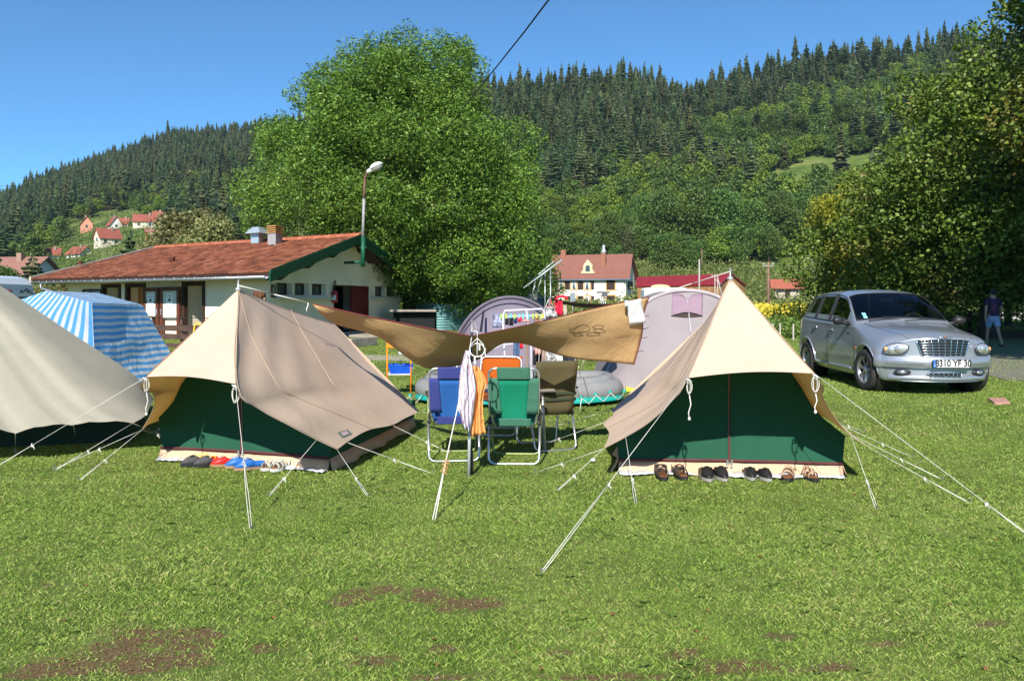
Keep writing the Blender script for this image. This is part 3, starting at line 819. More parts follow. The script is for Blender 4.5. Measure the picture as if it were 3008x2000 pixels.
# back and far walls
mbw.quad(S(A0, B1, -.3), S(A1, B1, -.3), S(A1, B1, 2.6), S(A0, B1, 2.6)); mbw.tri(S(A0, B1, 2.55), S(A1, B1, 2.55), S(GL/2, B1, RZ-.15))
mbw.quad(S(A1, B0, -.3), S(A1, B1, -.3), S(A1, B1, 2.6), S(A1, B0, 2.6))
wall = mbw.build('wall', WALLM, shed, fix=False)
# small gable windows
for h in gholes[:5]:
    mb = MB(); d = 0.20
    u0, u1, z0, z1 = h[:4]; t = 0.06
    for a in ((u0, z0, u1, z0+t), (u0, z1-t, u1, z1), (u0, z0+t, u0+t, z1-t), (u1-t, z0+t, u1, z1-t)):
        mb.hexa([WG(a[0], a[1], d), WG(a[2], a[1], d), WG(a[2], a[3], d), WG(a[0], a[3], d)], [WG(a[0], a[1], d+.06), WG(a[2], a[1], d+.06), WG(a[2], a[3], d+.06), WG(a[0], a[3], d+.06)])
    wf = mb.build('window', mat('dark red brown frame', (0.06, 0.02, 0.015), 0.5), shed)
    mb = MB(); mb.quad(WG(u0+t, z0+t, d+.03), WG(u1-t, z0+t, d+.03), WG(u1-t, z1-t, d+.03), WG(u0+t, z1-t, d+.03)); mb.build('pane', GLASSD, wf, fix=False)
for x0, x1, y0, y1 in ((808, 962, 872, 881), (1088, 1169, 874, 882)):
    u0, z1 = on_g(x0, y0); u1, _ = on_g(x1, y0); _, z0 = on_g(x0, y1)
    mb = MB(); mb.hexa([WG(u0, z0, -.16), WG(u1, z0, -.16), WG(u1, z1, -.16), WG(u0, z1, -.16)], [WG(u0, z0, -.002), WG(u1, z0, -.002), WG(u1, z1, -.002), WG(u0, z1, -.002)])
    mb.build('window_sill', mat('cream sill', (0.62, 0.56, 0.42), 0.8), shed, bevel=.01)
# interiors (rooms behind the openings)
def room(h, W, d, m, name, parent=shed):
    mb = MB(); u0, u1, z0, z1 = h[:4]
    mb.quad(W(u0-.6, z0, d), W(u1+.6, z0, d), W(u1+.6, z1, d), W(u0-.6, z1, d)); mb.quad(W(u0-.6, z0, .25), W(u1+.6, z0, .25), W(u1+.6, z0, d), W(u0-.6, z0, d))
    return mb.build(name, m, parent, fix=False)
PGRN = mat('green painted room', (0.05, 0.19, 0.12), 0.6); ORG = mat('orange brown room', (0.42, 0.2, 0.05), 0.6)
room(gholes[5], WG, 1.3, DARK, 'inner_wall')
room(lholes[0], WL, 0.9, PGRN, 'inner_wall'); room(lholes[1], WL, 0.5, ORG, 'inner_wall'); room(lholes[2], WL, 1.1, PGRN, 'inner_wall')
def framebox(W, u0, u1, z0, z1, t, d0, d1, name, m, parent, bottom=False):
    mb = MB(); parts = [(u0, z1-t, u1, z1), (u0, z0, u0+t, z1-t), (u1-t, z0, u1, z1-t)]
    if bottom: parts.append((u0+t, z0, u1-t, z0+t))
    for a in parts:
        mb.hexa([W(a[0], a[1], d0), W(a[2], a[1], d0), W(a[2], a[3], d0), W(a[0], a[3], d0)], [W(a[0], a[1], d1), W(a[2], a[1], d1), W(a[2], a[3], d1), W(a[0], a[3], d1)])
    return mb.build(name, m, parent)
for h in lholes: framebox(WL, h[0]-.02, h[1]+.02, h[2], h[3]+.05, 0.14, -.04, .12, 'door_frame', DKBR, shed)
# small window left of the doors
u1, z1 = on_l(245, 850); u0, z0 = on_l(300, 872)
fw = framebox(WL, u0, u1, z0-.25, z1, .07, -.05, .04, 'window', DKBR, shed, True)
mb = MB(); mb.quad(WL(u0+.07, z0-.18, -.01), WL(u1-.07, z0-.18, -.01), WL(u1-.07, z1-.07, -.01), WL(u0+.07, z1-.07, -.01)); mb.build('pane', GLASSD, fw, fix=False)
# door leaves standing open along the wall: dark frame, white panels, paper notice
for x0, x1, y0 in ((430, 474, 845), (480, 536, 843)):
    u1, z1 = on_l(x0, y0); u0, _ = on_l(x1, y0)
    lf = framebox(WL, u0, u1, FLZ+.05, z1, 0.15, -.14, -.08, 'door', mat('red brown door timber', (0.12, 0.035, 0.018), 0.6, var=.2), shed, True)
    mb = MB(); w_ = u1-u0-.3; zz = [FLZ+.2, FLZ+.75, FLZ+.82, FLZ+1.3, FLZ+1.37, z1-.15]
    if x0 == 430:
        for a, b in ((zz[0], zz[1]), (zz[2], zz[3]), (zz[4], zz[5])):
            mb.hexa([WL(u0+.15, a, -.12), WL(u1-.15, a, -.12), WL(u1-.15, b, -.12), WL(u0+.15, b, -.12)], [WL(u0+.15, a, -.09), WL(u1-.15, a, -.09), WL(u1-.15, b, -.09), WL(u0+.15, b, -.09)])
    else:
        mb.hexa([WL(u0+.15, zz[1], -.12), WL(u1-.15, zz[1], -.12), WL(u1-.15, zz[5], -.12), WL(u0+.15, zz[5], -.12)], [WL(u0+.15, zz[1], -.09), WL(u1-.15, zz[1], -.09), WL(u1-.15, zz[5], -.09), WL(u0+.15, zz[5], -.09)])
    mb.build('door_panel', mat('white door panel', (0.6, 0.6, 0.55), 0.6, var=.08, vs=2), lf)
    mb = MB(); uc = (u0+u1)/2; mb.hexa([WL(uc-.2, z1-.62, -.135), WL(uc+.2, z1-.62, -.135), WL(uc+.2, z1-.24, -.135), WL(uc-.2, z1-.24, -.135)], [WL(uc-.2, z1-.62, -.125), WL(uc+.2, z1-.62, -.125), WL(uc+.2, z1-.24, -.125), WL(uc-.2, z1-.24, -.125)])
    no = mb.build('notice', mat('white notice paper', (0.8, 0.8, 0.82), 0.7), lf)
    mb = MB()
    mb.hexa([WL(uc-.06, z1-.52, -.14), WL(uc+.06, z1-.52, -.14), WL(uc+.05, z1-.42, -.14), WL(uc-.05, z1-.42, -.14)], [WL(uc-.06, z1-.52, -.137), WL(uc+.06, z1-.52, -.137), WL(uc+.05, z1-.42, -.137), WL(uc-.05, z1-.42, -.137)])
    mb.hexa([WL(uc-.12, z1-.34, -.14), WL(uc+.12, z1-.34, -.14), WL(uc+.12, z1-.32, -.14), WL(uc-.12, z1-.32, -.14)], [WL(uc-.12, z1-.34, -.137), WL(uc+.12, z1-.34, -.137), WL(uc+.12, z1-.32, -.137), WL(uc-.12, z1-.32, -.137)])
    mb.build('notice_print', mat('black print', (0.03, 0.03, 0.03), 0.7), no)
    mb = MB(); hx = u0+.07 if x0 == 430 else u1-.07
    mb.tube([WL(hx, FLZ+1.0, -.14), WL(hx, FLZ+1.0, -.2), WL(hx+(.1 if x0 == 430 else -.1), FLZ+1.0, -.2)], .012, 6); mb.box(WL(hx, FLZ+.98, -.145), (.04, .04, .2)); mb.build('door_handle', ZINC, lf)
# gable door leaves: green leaf folded back at the left, dark red leaf on the right
mb = MB(); q0 = du0; z0 = FLZ+.12
mb.hexa([WG(q0+.03, z0, .02), WG(q0+1.05, z0, .55), WG(q0+1.05, dz1-.03, .55), WG(q0+.03, dz1-.03, .02)], [WG(q0+.01, z0, .06), WG(q0+1.02, z0, .6), WG(q0+1.02, dz1-.03, .6), WG(q0+.01, dz1-.03, .06)])
mb.build('door', mat('dark green door', (0.008, 0.06, 0.035), 0.5), shed)
ur, _ = on_g(1034, 900)
mb = MB(); mb.hexa([WG(ur, z0, .02), WG(du1-.03, z0, .02), WG(du1-.03, dz1-.03, .02), WG(ur, dz1-.03, .02)], [WG(ur, z0, .07), WG(du1-.03, z0, .07), WG(du1-.03, dz1-.03, .07), WG(ur, dz1-.03, .07)])
mb.build('door', mat('dark red door', (0.13, 0.008, 0.012), 0.45), shed)
# doorstep + concrete kerb
u0, _ = on_g(975, 900); u1, _ = on_g(1095, 900)
mb = MB(); mb.hexa([WG(u0, -.1, -2.0), WG(u1, -.1, -2.0), WG(u1, FLZ+.09, -2.0), WG(u0, FLZ+.09, -2.0)], [WG(u0, -.1, .02), WG(u1, -.1, .02), WG(u1, FLZ+.09, .02), WG(u0, FLZ+.09, .02)])
mb.build('doorstep', CONC, shed)
q = GP(1033, 1021); r_ = GP(1108, 1014)
mb = MB(); dd = (r_-q).normalized(); nn = Vector((-dd.y, dd.x, 0)); hU = Vector((0, 0, .26))
mb.hexa([q, r_, r_+nn*.22, q+nn*.22], [q+hU, r_+hU, r_+nn*.22+hU, q+nn*.22+hU]); mb.build('kerb_block', CONC, shed, bevel=.02)
# gutter, fascia, brackets, downpipe
mb = MB(); a = E1+Vector((0, 0, -.12)); b = EL+Vector((0, 0, -.12)); off_ = -linn*0.08
mb.hexa([a+linn*.02+Vector((0,0,-.1)), b+linn*.02+Vector((0,0,-.1)), b+linn*.02+Vector((0,0,.12)), a+linn*.02+Vector((0,0,.12))], [a+linn*.06+Vector((0,0,-.1)), b+linn*.06+Vector((0,0,-.1)), b+linn*.06+Vector((0,0,.12)), a+linn*.06+Vector((0,0,.12))])
mb.build('fascia', DKBR, shed)
rows = []
for p in (a+lh*0.02, b+lh*.12):
    rows.append([p+off_+(-linn*math.cos(t)*.085)+Vector((0, 0, -.085*math.sin(t)-.0)) for t in np.linspace(0, PI, 9)])
mb = MB(); mb.grid(rows)
for i in range(26):
    p = a.lerp(b, (i+.3)/26)+off_; mb.tube([p-linn*.09+Vector((0,0,.015)), p+Vector((0, 0, -.1)), p+linn*.06+Vector((0,0,.03))], .012, 5)
mb.build('gutter', ZINC, shed, solid=0.006, fix=False)
mb = MB(); g0 = b+off_-lh*.9+Vector((0, 0, -.08)); mb.tube([g0, g0+Vector((0,0,-.16)), g0-lh*.9+linn*1.1+Vector((0, 0, -.62)), g0-lh*1.0+linn*1.15+Vector((0,0,-2.1))], .055, 8); mb.build('downpipe', ZINC, shed)
# soffit boards of the eave
mb = MB(); mb.hexa([S(.05, .05, 2.24), S(.05, LL, 2.24), S(A0, LL, 2.44), S(A0, .05, 2.44)], [S(.05, .05, 2.27), S(.05, LL, 2.27), S(A0, LL, 2.47), S(A0, .05, 2.47)]); mb.build('soffit', mat('soffit boards', (0.22, 0.16, 0.11), 0.8), shed)
# chimney with slatted ochre cap, metal ventilator, two clay vents
def roof_pt(px, py):   # point on front slope plane
    n = (EL-E1).cross(K0-E1); return ray(px, py, E1, n)
c = roof_pt(808, 719); MR = Matrix(((gh.x, lh.x, 0), (gh.y, lh.y, 0), (0, 0, 1)))
mb = MB(); mb.box(c+Vector((0, 0, -.05)), (.56, .48, 1.0), MR); ch_ = mb.build('chimney', mat('grey rendered chimney', (0.3, 0.28, 0.29), 0.8, var=.1), shed)
mb = MB()
for i in range(4): mb.box(c+Vector((0, 0, .475+i*.085)), (.66, .56, .04), MR); 
mb.box(c+Vector((0, 0, .6)), (.36, .28, .3), MR); mb.build('chimney_cap', mat('ochre brick cap', (0.46, 0.26, 0.10), 0.8, var=.2), ch_, bevel=.006)
c2 = roof_pt(757, 715); mb = MB(); mb.box(c2+Vector((0, 0, .1)), (.5, .5, .6), MR)
pts = [c2+MR @ Vector((x, y, z)) for x, y, z in ((-.48,-.48,.4),(.48,-.48,.4),(.48,.48,.4),(-.48,.48,.4),(-.2,-.2,.68),(.2,-.2,.68),(.2,.2,.68),(-.2,.2,.68))]
mb.hexa(pts[:4], pts[4:]); mb.build('ventilator', mat('pale zinc', (0.48, 0.56, 0.62), 0.4, .5), shed)
for px, py in ((235, 783), (506, 772)):
    c = roof_pt(px, py); mb = MB(); mb.tube([c-Vector((0,0,.1)), c+Vector((0,0,.2)), c+Vector((0,0,.24))], [.1, .1, .13], 10); mb.build('roof_vent', mat('dark clay', (0.13, 0.05, 0.03), .8), shed)
# poster frames on the gable
for x0, x1, y0, y1 in ((796, 807, 836, 874), (1166, 1170, 846, 868)):
    u0, z1 = on_g(x0, y0); u1, _ = on_g(x1, y0); _, z0 = on_g(x0, y1)
    f = framebox(WG, u0, u1, z0, z1, .04, -.04, -.002, 'notice_frame', DKBR, shed, True)
    mb = MB(); mb.quad(WG(u0+.04, z0+.04, -.015), WG(u1-.04, z0+.04, -.015), WG(u1-.04, z1-.04, -.015), WG(u0+.04, z1-.04, -.015)); mb.build('notice', mat('printed notice', (0.45, 0.43, 0.4), .7, var=.5, vs=20), f, fix=False)
# fire extinguisher
u, z = on_g(974, 852); _, zb = on_g(974, 889)
c = WG(u, zb, -.12); fe = empty('fire_extinguisher', c, 'red fire extinguisher with white label hanging beside the open gable door', 'fire extinguisher')
mb = MB(); h_ = z-zb; mb.lathe(c, [(0, 0), (.1, 0), (.12, .05), (.12, h_*.75), (.09, h_*.9), (.035, h_*.97), (.035, h_)], 14); mb.build('cylinder', mat('red enamel', (0.55, 0.02, 0.02), .3, coat=.5), fe)
mb = MB(); mb.tube([c+Vector((0, 0, h_)), c+Vector((.0, 0, h_+.12)), c+gh*.12+Vector((0, 0, h_+.2)), c+gh*.1+Vector((0,0,h_+.36)), c-gh*.02+Vector((0,0,h_+.34)), c-gh*.13+Vector((0,0,h_+.1)), c-gh*.14+Vector((0, 0, .2))], .02, 6); mb.build('hose', mat('black rubber', (.02, .02, .02), .5), fe)
mb = MB(); rows = []
for zz in (.2*h_, .6*h_): rows.append([c+Vector((math.cos(t)*.123, math.sin(t)*.123, zz)) for t in np.linspace(-PI*.85, -PI*.3, 6)])
mb.grid(rows); mb.build('paper_label', WHITEP, fe, fix=False)
# street lamp fixed to the gable peak
lp = P(1066, 700, 31.6); base = P(1066, 784, 31.4)
lamp = empty('street_lamp', base, 'tall lamp on a thin pole fixed to the green gable peak of the washhouse', 'lamp')
top = P(1069, 585, 31.4)
mb = MB(); mb.tube([base, P(1067, 697, 31.4)], .085, 10); mb.tube([P(1067, 728, 31.4)+Vector((-.14,0,0)), P(1067, 728, 31.4)+Vector((.14, 0, 0))], .04, 6)
mb.tube([P(1012, 772, 31.55), P(1064, 770, 31.4)], .06, 6); mb.build('bracket', GRNP, lamp)
mb = MB(); mb.tube([P(1066, 698, 31.4), top], .055, 10); mb.build('pole', mat('grey galvanised pole', (0.30, 0.30, 0.30), .6), lamp)
mb = MB(); mb.tube([top, P(1071, 545, 31.4), P(1073, 522, 31.4), P(1080, 508, 31.2), P(1092, 500, 31.1)], .05, 8); mb.build('arm', mat('rusty arm', (0.2, 0.1, 0.08), .7), lamp)
mb = MB(); c = P(1096, 497, 31.0); Mx = Matrix.Rotation(R(-26), 3, 'Y')
mb.lathe(c, [(.0, -.26), (.07, -.25), (.09, .0), (.08, .05)], 14, 'X', Mx)
c = P(1106, 491, 31.0)
rows = []
for i in range(9):
    t = i/8*PI*.5; rows.append([c+Mx @ Vector((math.sin(t)*math.cos(a)*.28, math.sin(t)*math.sin(a)*.2, math.cos(t)*.17)) for a in np.linspace(0, 2*PI, 20, endpoint=False)])
mb.grid(rows, closed=True); mb.build('lamp_head', mat('white lamp housing', (.75, .75, .73), .35), lamp, solid=.01)
mb = MB(); rows = []
for i in range(9):
    t = PI*.5+i/8*PI*.5; rows.append([c+Mx @ Vector((math.sin(t)*math.cos(a)*.25, math.sin(t)*math.sin(a)*.18, math.cos(t)*.17)) for a in np.linspace(0, 2*PI, 20, endpoint=False)])
mb.grid(rows, closed=True); mb.build('lamp_glass', mat('grey lamp glass', (.3, .3, .26), .15, 0, .6), lamp)
# board fence in front of the long wall, with a yellow hose
fn = empty('board_fence', G(520, 24.5), 'dark brown fence of horizontal boards in front of the washhouse doors', 'fence')
p0, p1 = G(340, 24.6), G(640, 23.4); dd = (p1-p0).normalized(); nn = Vector((-dd.y, dd.x, 0))
for yy0, yy1 in ((955, 972), (981, 996), (1008, 1024)):
    z1 = CH-(yy0-HZ)/F_*24; z0 = CH-(yy1-HZ)/F_*24
    a, b = Vector((*p0.xy, z0)), Vector((*p1.xy, z0)); h_ = Vector((0, 0, z1-z0))
    mb = MB(); mb.hexa([a, b, b+nn*.04, a+nn*.04], [a+h_, b+h_, b+nn*.04+h_, a+nn*.04+h_]); mb.build('board', mat('weathered fence board', (.075, .045, .035), .85, var=.3), fn)
for i in range(4):
    q = p0.lerp(p1, (i+.3)/3.6); mb = MB(); mb.box(q+nn*.08+Vector((0, 0, .4)), (.08, .08, 1.0)); mb.build('post', mat('weathered fence board', (.075, .045, .035)), fn)
mb = MB(); q = p0+Vector((0, 0, .88)); mb.tube([q, p1+Vector((0, 0, .88))], .012, 5); mb.build('rail', mat('dark rail', (.03, .03, .03)), fn)
c = P(576, 1000, 23.3); mb = MB(); mb.tube([c+Vector((-.11,0,-.5)), c+Vector((-.09,0,.1)), c+Vector((-.04,0,.42)), c+Vector((.03,0,.5)), c+Vector((.12,0,.46)), c+Vector((.17,0,.36)), c+Vector((.2, .05, -.5))], .024, 8)
tag(mb.build('garden_hose', mat('yellow hose', (.8, .5, .02), .4)), 'yellow garden hose arching over the brown board fence', 'hose')
# ================================================================== tents
ROPE = mat('white rope', (0.62, 0.60, 0.53), 0.9, var=.1)
PEG = mat('steel peg', (0.16, 0.15, 0.14), .6, .3)
CREAM = cloth('cream cotton canvas', (0.64, 0.485, 0.37), 0.17, tcol=(0.80, 0.40, 0.07), wrinkle=.2, ws=1.6)
CREAMIN = cloth('pale peach canvas', (0.74, 0.58, 0.44), 0.3, tcol=(0.62, 0.30, 0.06), wrinkle=.3, ws=4)
TGRN = cloth('dark green canvas', (0.020, 0.088, 0.052), 0.02, wrinkle=.3, ws=3)
MAROON = mat('maroon zip tape', (0.10, 0.028, 0.028), .8)
PEACH = cloth('peach mud flap', (0.68, 0.45, 0.30), 0.1, wrinkle=.6, ws=7, stain=(0.4, 0.25, 0.16))
PLAST = mat('crumpled clear plastic', (0.48, 0.49, 0.52), .3, 0, .6, var=.25, vs=25, bmp=1.0, bs=25)
def rope_to(parent, a, b, double=0.35, name='guy_rope', r=0.0021, tail=True, sag=0.0, dx=0.012):
    """single line from the tent, double line to the peg, with a slider knot"""
    a, b = Vector(a), Vector(b); k = a.lerp(b, 1-double); mb = MB()
    mb.tube([a, a.lerp(k, .5)-Vector((0, 0, sag)), k], r, 6)
    d = (b-a).normalized(); s = d.cross(Vector((0, 0, 1))).normalized()*dx
    mb.tube([k, k.lerp(b, .5)+s*.7, b+s*.6], r, 6); mb.tube([k, k.lerp(b, .5)-s*.7, b-s*.6], r, 6)
    if tail:
        q = [k+Vector((rnd.uniform(-.012, .012), rnd.uniform(-.012, .012), rnd.uniform(-.014, .014))) for _ in range(9)]
        mb.tube(q, .004, 5); mb.ball(k+Vector((0, 0, -.010)), (.010, .010, .009), 7, 5)
        mb.tube([k, k+Vector((.012, 0, -.02)), k+Vector((.016, .004, -.04))], .005, 5)
    o = mb.build(name, ROPE, parent)
    mb = MB(); mb.tube([b+Vector((0, 0, .03))+d*.01, b+Vector((0, 0, -.08))], .004, 6); mb.tube([b+Vector((0,0,.03)), b+Vector((0,0,.034))+d*.015, b+Vector((0,0,.022))+d*.018], .003, 5)
    mb.build('peg', PEG, o)
    return o
def coil(parent, c, h=0.14, w=0.045, hang=0.0, name='rope_bundle', n=3):
    mb = MB()
    for i in range(n):
        ww = w*(0.7+.35*i); pts = [c+Vector((math.sin(t)*ww*(1 if i % 2 else .8)+.004*i, .008*i-.01, -h*.5+math.cos(t)*h*.5*(1-.1*i))) for t in np.linspace(0, 2*PI, 14)]
        mb.tube(pts, .0028, 5)
    mb.tube([c+Vector((-.02, -.01, .0)), c+Vector((.02, -.015, -.02)), c+Vector((-.015, -.012, -.035)), c+Vector((.018, -.01, -.03))], .006, 5)
    if hang:
        e = c+Vector((.005, 0, -h)); mb.tube([e, e+Vector((.012, 0, -hang*.4)), e+Vector((-.006, 0, -hang*.75)), e+Vector((0, 0, -hang))], .0045, 5); mb.ball(e+Vector((0, 0, -hang)), (.012, .012, .015), 7, 5)
    return mb.build(name, ROPE, parent)
def pin(p, h=.06):   # upright pole pin
    return [p-Vector((0, 0, .05)), p+Vector((0, 0, h))]
def wall_grid(rows_, n, m): return coons(*rows_, n, m)

def pole_tent(label, A, Bk, Lc, Rc, lfront, rfront, lhem, rhem, BLg, BRg, BRb, BLb, ropes, logo=None, seam=True, visible='R'):
    root = empty('ridge_tent', ((BLg+BRg)/2).xy.to_3d(), label, 'tent', 'cream cotton ridge tents')
    s0 = (A-Bk).length
    def fold(side):
        def f(u, v):
            # tension folds radiating from the peak and awning corner
            k = math.sin(v*PI)
            a = 0.010*math.sin(u*34+v*5)*k*max(0, 1-u*1.6)+0.016*math.sin(u*12-v*6)*k*max(0, 1-u*2)+0.004*math.sin(u*7+v*11)*k
            return Vector((side*a, -a*.4, a*.3))
        return f
    rs = coons([A, A.lerp(Bk, .5)-Vector((0, 0, .018)), Bk], rhem, [A]+rfront, [Bk, Bk.lerp(rhem[-1], .5)-Vector((0, 0, .04)), rhem[-1]], 40, 36, fold(1))
    ls = coons([A, A.lerp(Bk, .5)-Vector((0, 0, .018)), Bk], lhem, [A]+lfront, [Bk, Bk.lerp(lhem[-1], .5)-Vector((0, 0, .04)), lhem[-1]], 40, 36, fold(-1))
    mb = MB(); mb.grid(rs); mb.grid(ls)
    # front canopy: fan from peak to awning edge
    rows = []
    for j in range(15):
        v = j/14; row = []
        for i in range(19):
            u = i/18; e = Lc.lerp(Rc, u)+Vector((0, 0, 1))*0.028*math.sin(u*PI)
            row.append(A.lerp(e, v)+Vector((0, .02, -.03))*math.sin(v*PI)*math.sin(u*PI))
        rows.append(row)
    mb.grid(rows)
    # back end
    mb.tri(Bk, rhem[-1], (BRb+BLb)/2+Vector((0, .1, .02))); mb.tri(Bk, (BRb+BLb)/2+Vector((0, .1, .02)), lhem[-1])
    roof_ = mb.build('flysheet', CREAM, root, fix=False)
    # seams: thin raised tape lines
    mb = MB(); m = len(rs)
    def line(grid, i0, i1, off):
        pts = []
        for j in range(len(grid)):
            t = i0+(i1-i0)*j/(len(grid)-1); k = int(t); f = t-k; k2 = min(k+1, len(grid[0])-1)
            pts.append(grid[j][k].lerp(grid[j][k2], f)+off)
        mb.tube(pts, .0022, 4, False)
    for g, sg in ((rs, 1), (ls, -1)):
        o_ = Vector((sg*.002, -.002, .003))
        line(g, 19, 23, o_); line(g, 0, 14, o_) if seam else None; line(g, 0.3, 0.3, o_)
    mb.tube([A.lerp(Rc, t)+Vector((0, -.003, -.03*math.sin(t*PI)*0)) for t in np.linspace(0, 1, 8)], .0035, 4, False)
    mb.build('seam', mat('cream seam tape', (.52, .40, .28), .8), roof_)
    from mathutils.bvhtree import BVHTree
    bvs = []
    for g_ in (rs, ls):
        n_ = len(g_[0]); bvs.append(BVHTree.FromPolygons([v for r_ in g_ for v in r_], [(i*n_+k, i*n_+k+1, (i+1)*n_+k+1, (i+1)*n_+k) for i in range(len(g_)-1) for k in range(n_-1)]))
    def clampz(q):
        zz = q.z
        for b in bvs:
            for dx in (-.02, 0, .02):
                h = b.ray_cast(Vector((q.x+dx, q.y, -.05)), Vector((0, 0, 1)))
                if h[0] is not None: zz = min(zz, h[0].z-.02)
        return Vector((q.x, q.y, zz))
    # inner tent: front wall, side walls
    def wallset(pa, pb, ta, tb, name, apex=None):
        mb = MB(); n = 22
        rows = []
        for j in range(15):
            v = j/14; row = []
            for i in range(n):
                u = i/(n-1); g = pa.lerp(pb, u); t = ta.lerp(tb, u)
                if apex is not None:
                    e = max(0, v); 
                    t = ta.lerp(apex, min(1, u*2)) if u <= .5 else apex.lerp(tb, (u-.5)*2)
                q = g.lerp(t, v)
                b_ = 0.010*math.sin(u*17+1)*(1-v)+.006*math.sin(u*31)*(1-v)
                row.append(clampz(q+Vector((0, b_, 0))))
            rows.append(row)
        mb.grid(rows); return mb.build(name, TGRN, root, fix=False)
    hL, hR = lfront[-1], rfront[-1]
    up = Vector((0, 0, 1))
    tL = Vector((BLg.x-.03, BLg.y, .40)); tR = Vector((BRg.x+.03, BRg.y, .40))
    apx = A-Vector((0, .0, .10))
    f0 = Vector((0, 0, .115))
    wallset(BLg+f0, BRg+f0, tL, tR, 'front_wall', apx)
    tRb = Vector((BRb.x+.02, BRb.y, .36)); tLb = Vector((BLb.x-.02, BLb.y, .36))
    wallset(BRg+f0, BRb+f0, tR, tRb, 'side_wall'); wallset(BLg+f0, BLb+f0, tL, tLb, 'side_wall'); wallset(BLb+f0, BRb+f0, tLb, tRb, 'back_wall')
    fwd = Vector((BRg.y-BLg.y, -(BRg.x-BLg.x), 0)).normalized()
    if fwd.y > 0: fwd = -fwd
    # maroon tape
    mb = MB(); pts0, pts1 = [], []
    for i in range(25):
        u = i/24; g = BLg.lerp(BRg, u)+fwd*(.020+.003*math.sin(u*23)); zt = .135+.012*math.sin(u*3)
        pts0.append(g+up*zt); pts1.append(g+up*(zt-.024))
    mb.grid([pts0, pts1]); mb.build('zip_tape', MAROON, root, solid=.003, fix=False)
    # vertical door zip
    mid = BLg.lerp(BRg, .5)+fwd*.022
    mb = MB(); mb.hexa([mid+Vector((-.008,0,.13)), mid+Vector((.008,0,.13)), mid+Vector((.008,0,.13))-fwd*.004, mid+Vector((-.008,0,.13))-fwd*.004], [(apx.lerp(mid, .06)+fwd*.012)+Vector((-.006,0,0)), (apx.lerp(mid, .06)+fwd*.012)+Vector((.006,0,0)), (apx.lerp(mid, .06)+fwd*.012)+Vector((.006,0,0))-fwd*.004, (apx.lerp(mid, .06)+fwd*.012)+Vector((-.006,0,0))-fwd*.004])
    mb.build('door_zip', MAROON, root)
    mb = MB(); 
    for s in (-1, 1): mb.box(mid+fwd*.012+Vector((s*.018, 0, .12)), (.014, .01, .05)); mb.ball(mid+fwd*.012+Vector((s*.018, 0, .09)), .011, 8, 5)
    mb.build('zip_pull', mat('bright metal', (.6, .6, .6), .3, .8), root)
    # mud flap: front and sides
    def flap(a, b, name, fw, w0=.11):
        mb = MB(); R0, R1, R2 = [], [], []
        n = 30
        for i in range(n):
            u = i/(n-1); g = a.lerp(b, u); wv = .012*math.sin(u*19+a.x)+.008*math.sin(u*41)
            R0.append(g+up*(.118+.004*math.sin(u*9))+fw*.003); R1.append(g+up*.055+fw*(.022+wv)); R2.append(g+up*.012+fw*(.045+wv*1.6))
        mb.grid([R0, R1, R2]); return mb.build(name, PEACH, root, fix=False, solid=.003)
    flap(BLg, BRg, 'mud_flap', fwd)
    sR = Vector((BRb.y-BRg.y, -(BRb.x-BRg.x), 0)).normalized(); 
    if sR.x < 0: sR = -sR
    flap(BRg, BRb, 'mud_flap', sR); flap(BLg, BLb, 'mud_flap', -sR)
    # crumpled plastic ground sheet edge
    mb = MB(); rows = [[], [], [], []]; n = 60; r_ = np.random.default_rng(int(abs(A.x*100)))
    for i in range(n):
        u = i/(n-1); g = BLg.lerp(BRg, u); e = .035+.035*math.sin(u*9+A.x)+.02*math.sin(u*27)
        for k in range(4):
            rows[k].append(g+fwd*(.0+(.07+e)*k/3)+up*(.03-.004*k+r_.uniform(0, .022)*(1 if k < 3 else .4)))
    mb.grid(rows); mb.build('groundsheet', PLAST, root, fix=False, solid=.002)
    # pole pin, ropes
    mb = MB(); mb.tube([BLg.lerp(BRg, .5).lerp(A, 0)+up*0, A+up*.0, A+up*.09], [.011, .011, .005], 8); mb.ball(A, (.03, .03, .02), 8, 6); mb.build('pole', mat('galvanised pole', (.5, .5, .48), .4, .5), root)
    for a, b, dbl in ropes: rope_to(root, a, b, dbl)
    coil(root, Lc+Vector((-.0, -.01, -.005)), .12, .018, .18); coil(root, Rc+Vector((0, -.01, -.005)), .14, .026, 0 if A.x < 0 else .14)
    return root, rs
# left tent
A = P(700, 850, 7.5); Bk = P(982, 951, 9.6)
Lc, Rc = P(430, 1107, 6.75), P(692, 1128, 6.15)
C1, C2 = P(930, 1292, 6.72), P(990, 1320, 6.9)
rf = [Rc, P(750, 1198, 6.25), P(850, 1252, 6.45), C1, C2]
lf = [Lc, P(455, 1160, 6.95), P(452, 1200, 7.1), P(418, 1262, 7.3)]
rh = [C2, P(1032, 1290, 7.25), P(1085, 1262, 7.7), P(1152, 1248, 8.3), P(1190, 1228, 8.8), P(1232, 1209, 9.3)]
lh_ = [lf[-1], Vector((-3.55, 8.1, .30)), Vector((-3.45, 8.9, .30)), Vector((-3.3, 9.9, .3))]
BLg, BRg = Vector((-3.31, 7.72, 0)), Vector((-1.60, 7.18, 0)); BRb, BLb = Vector((-1.14, 9.5, 0.04)), Vector((-2.95, 9.95, 0.05))
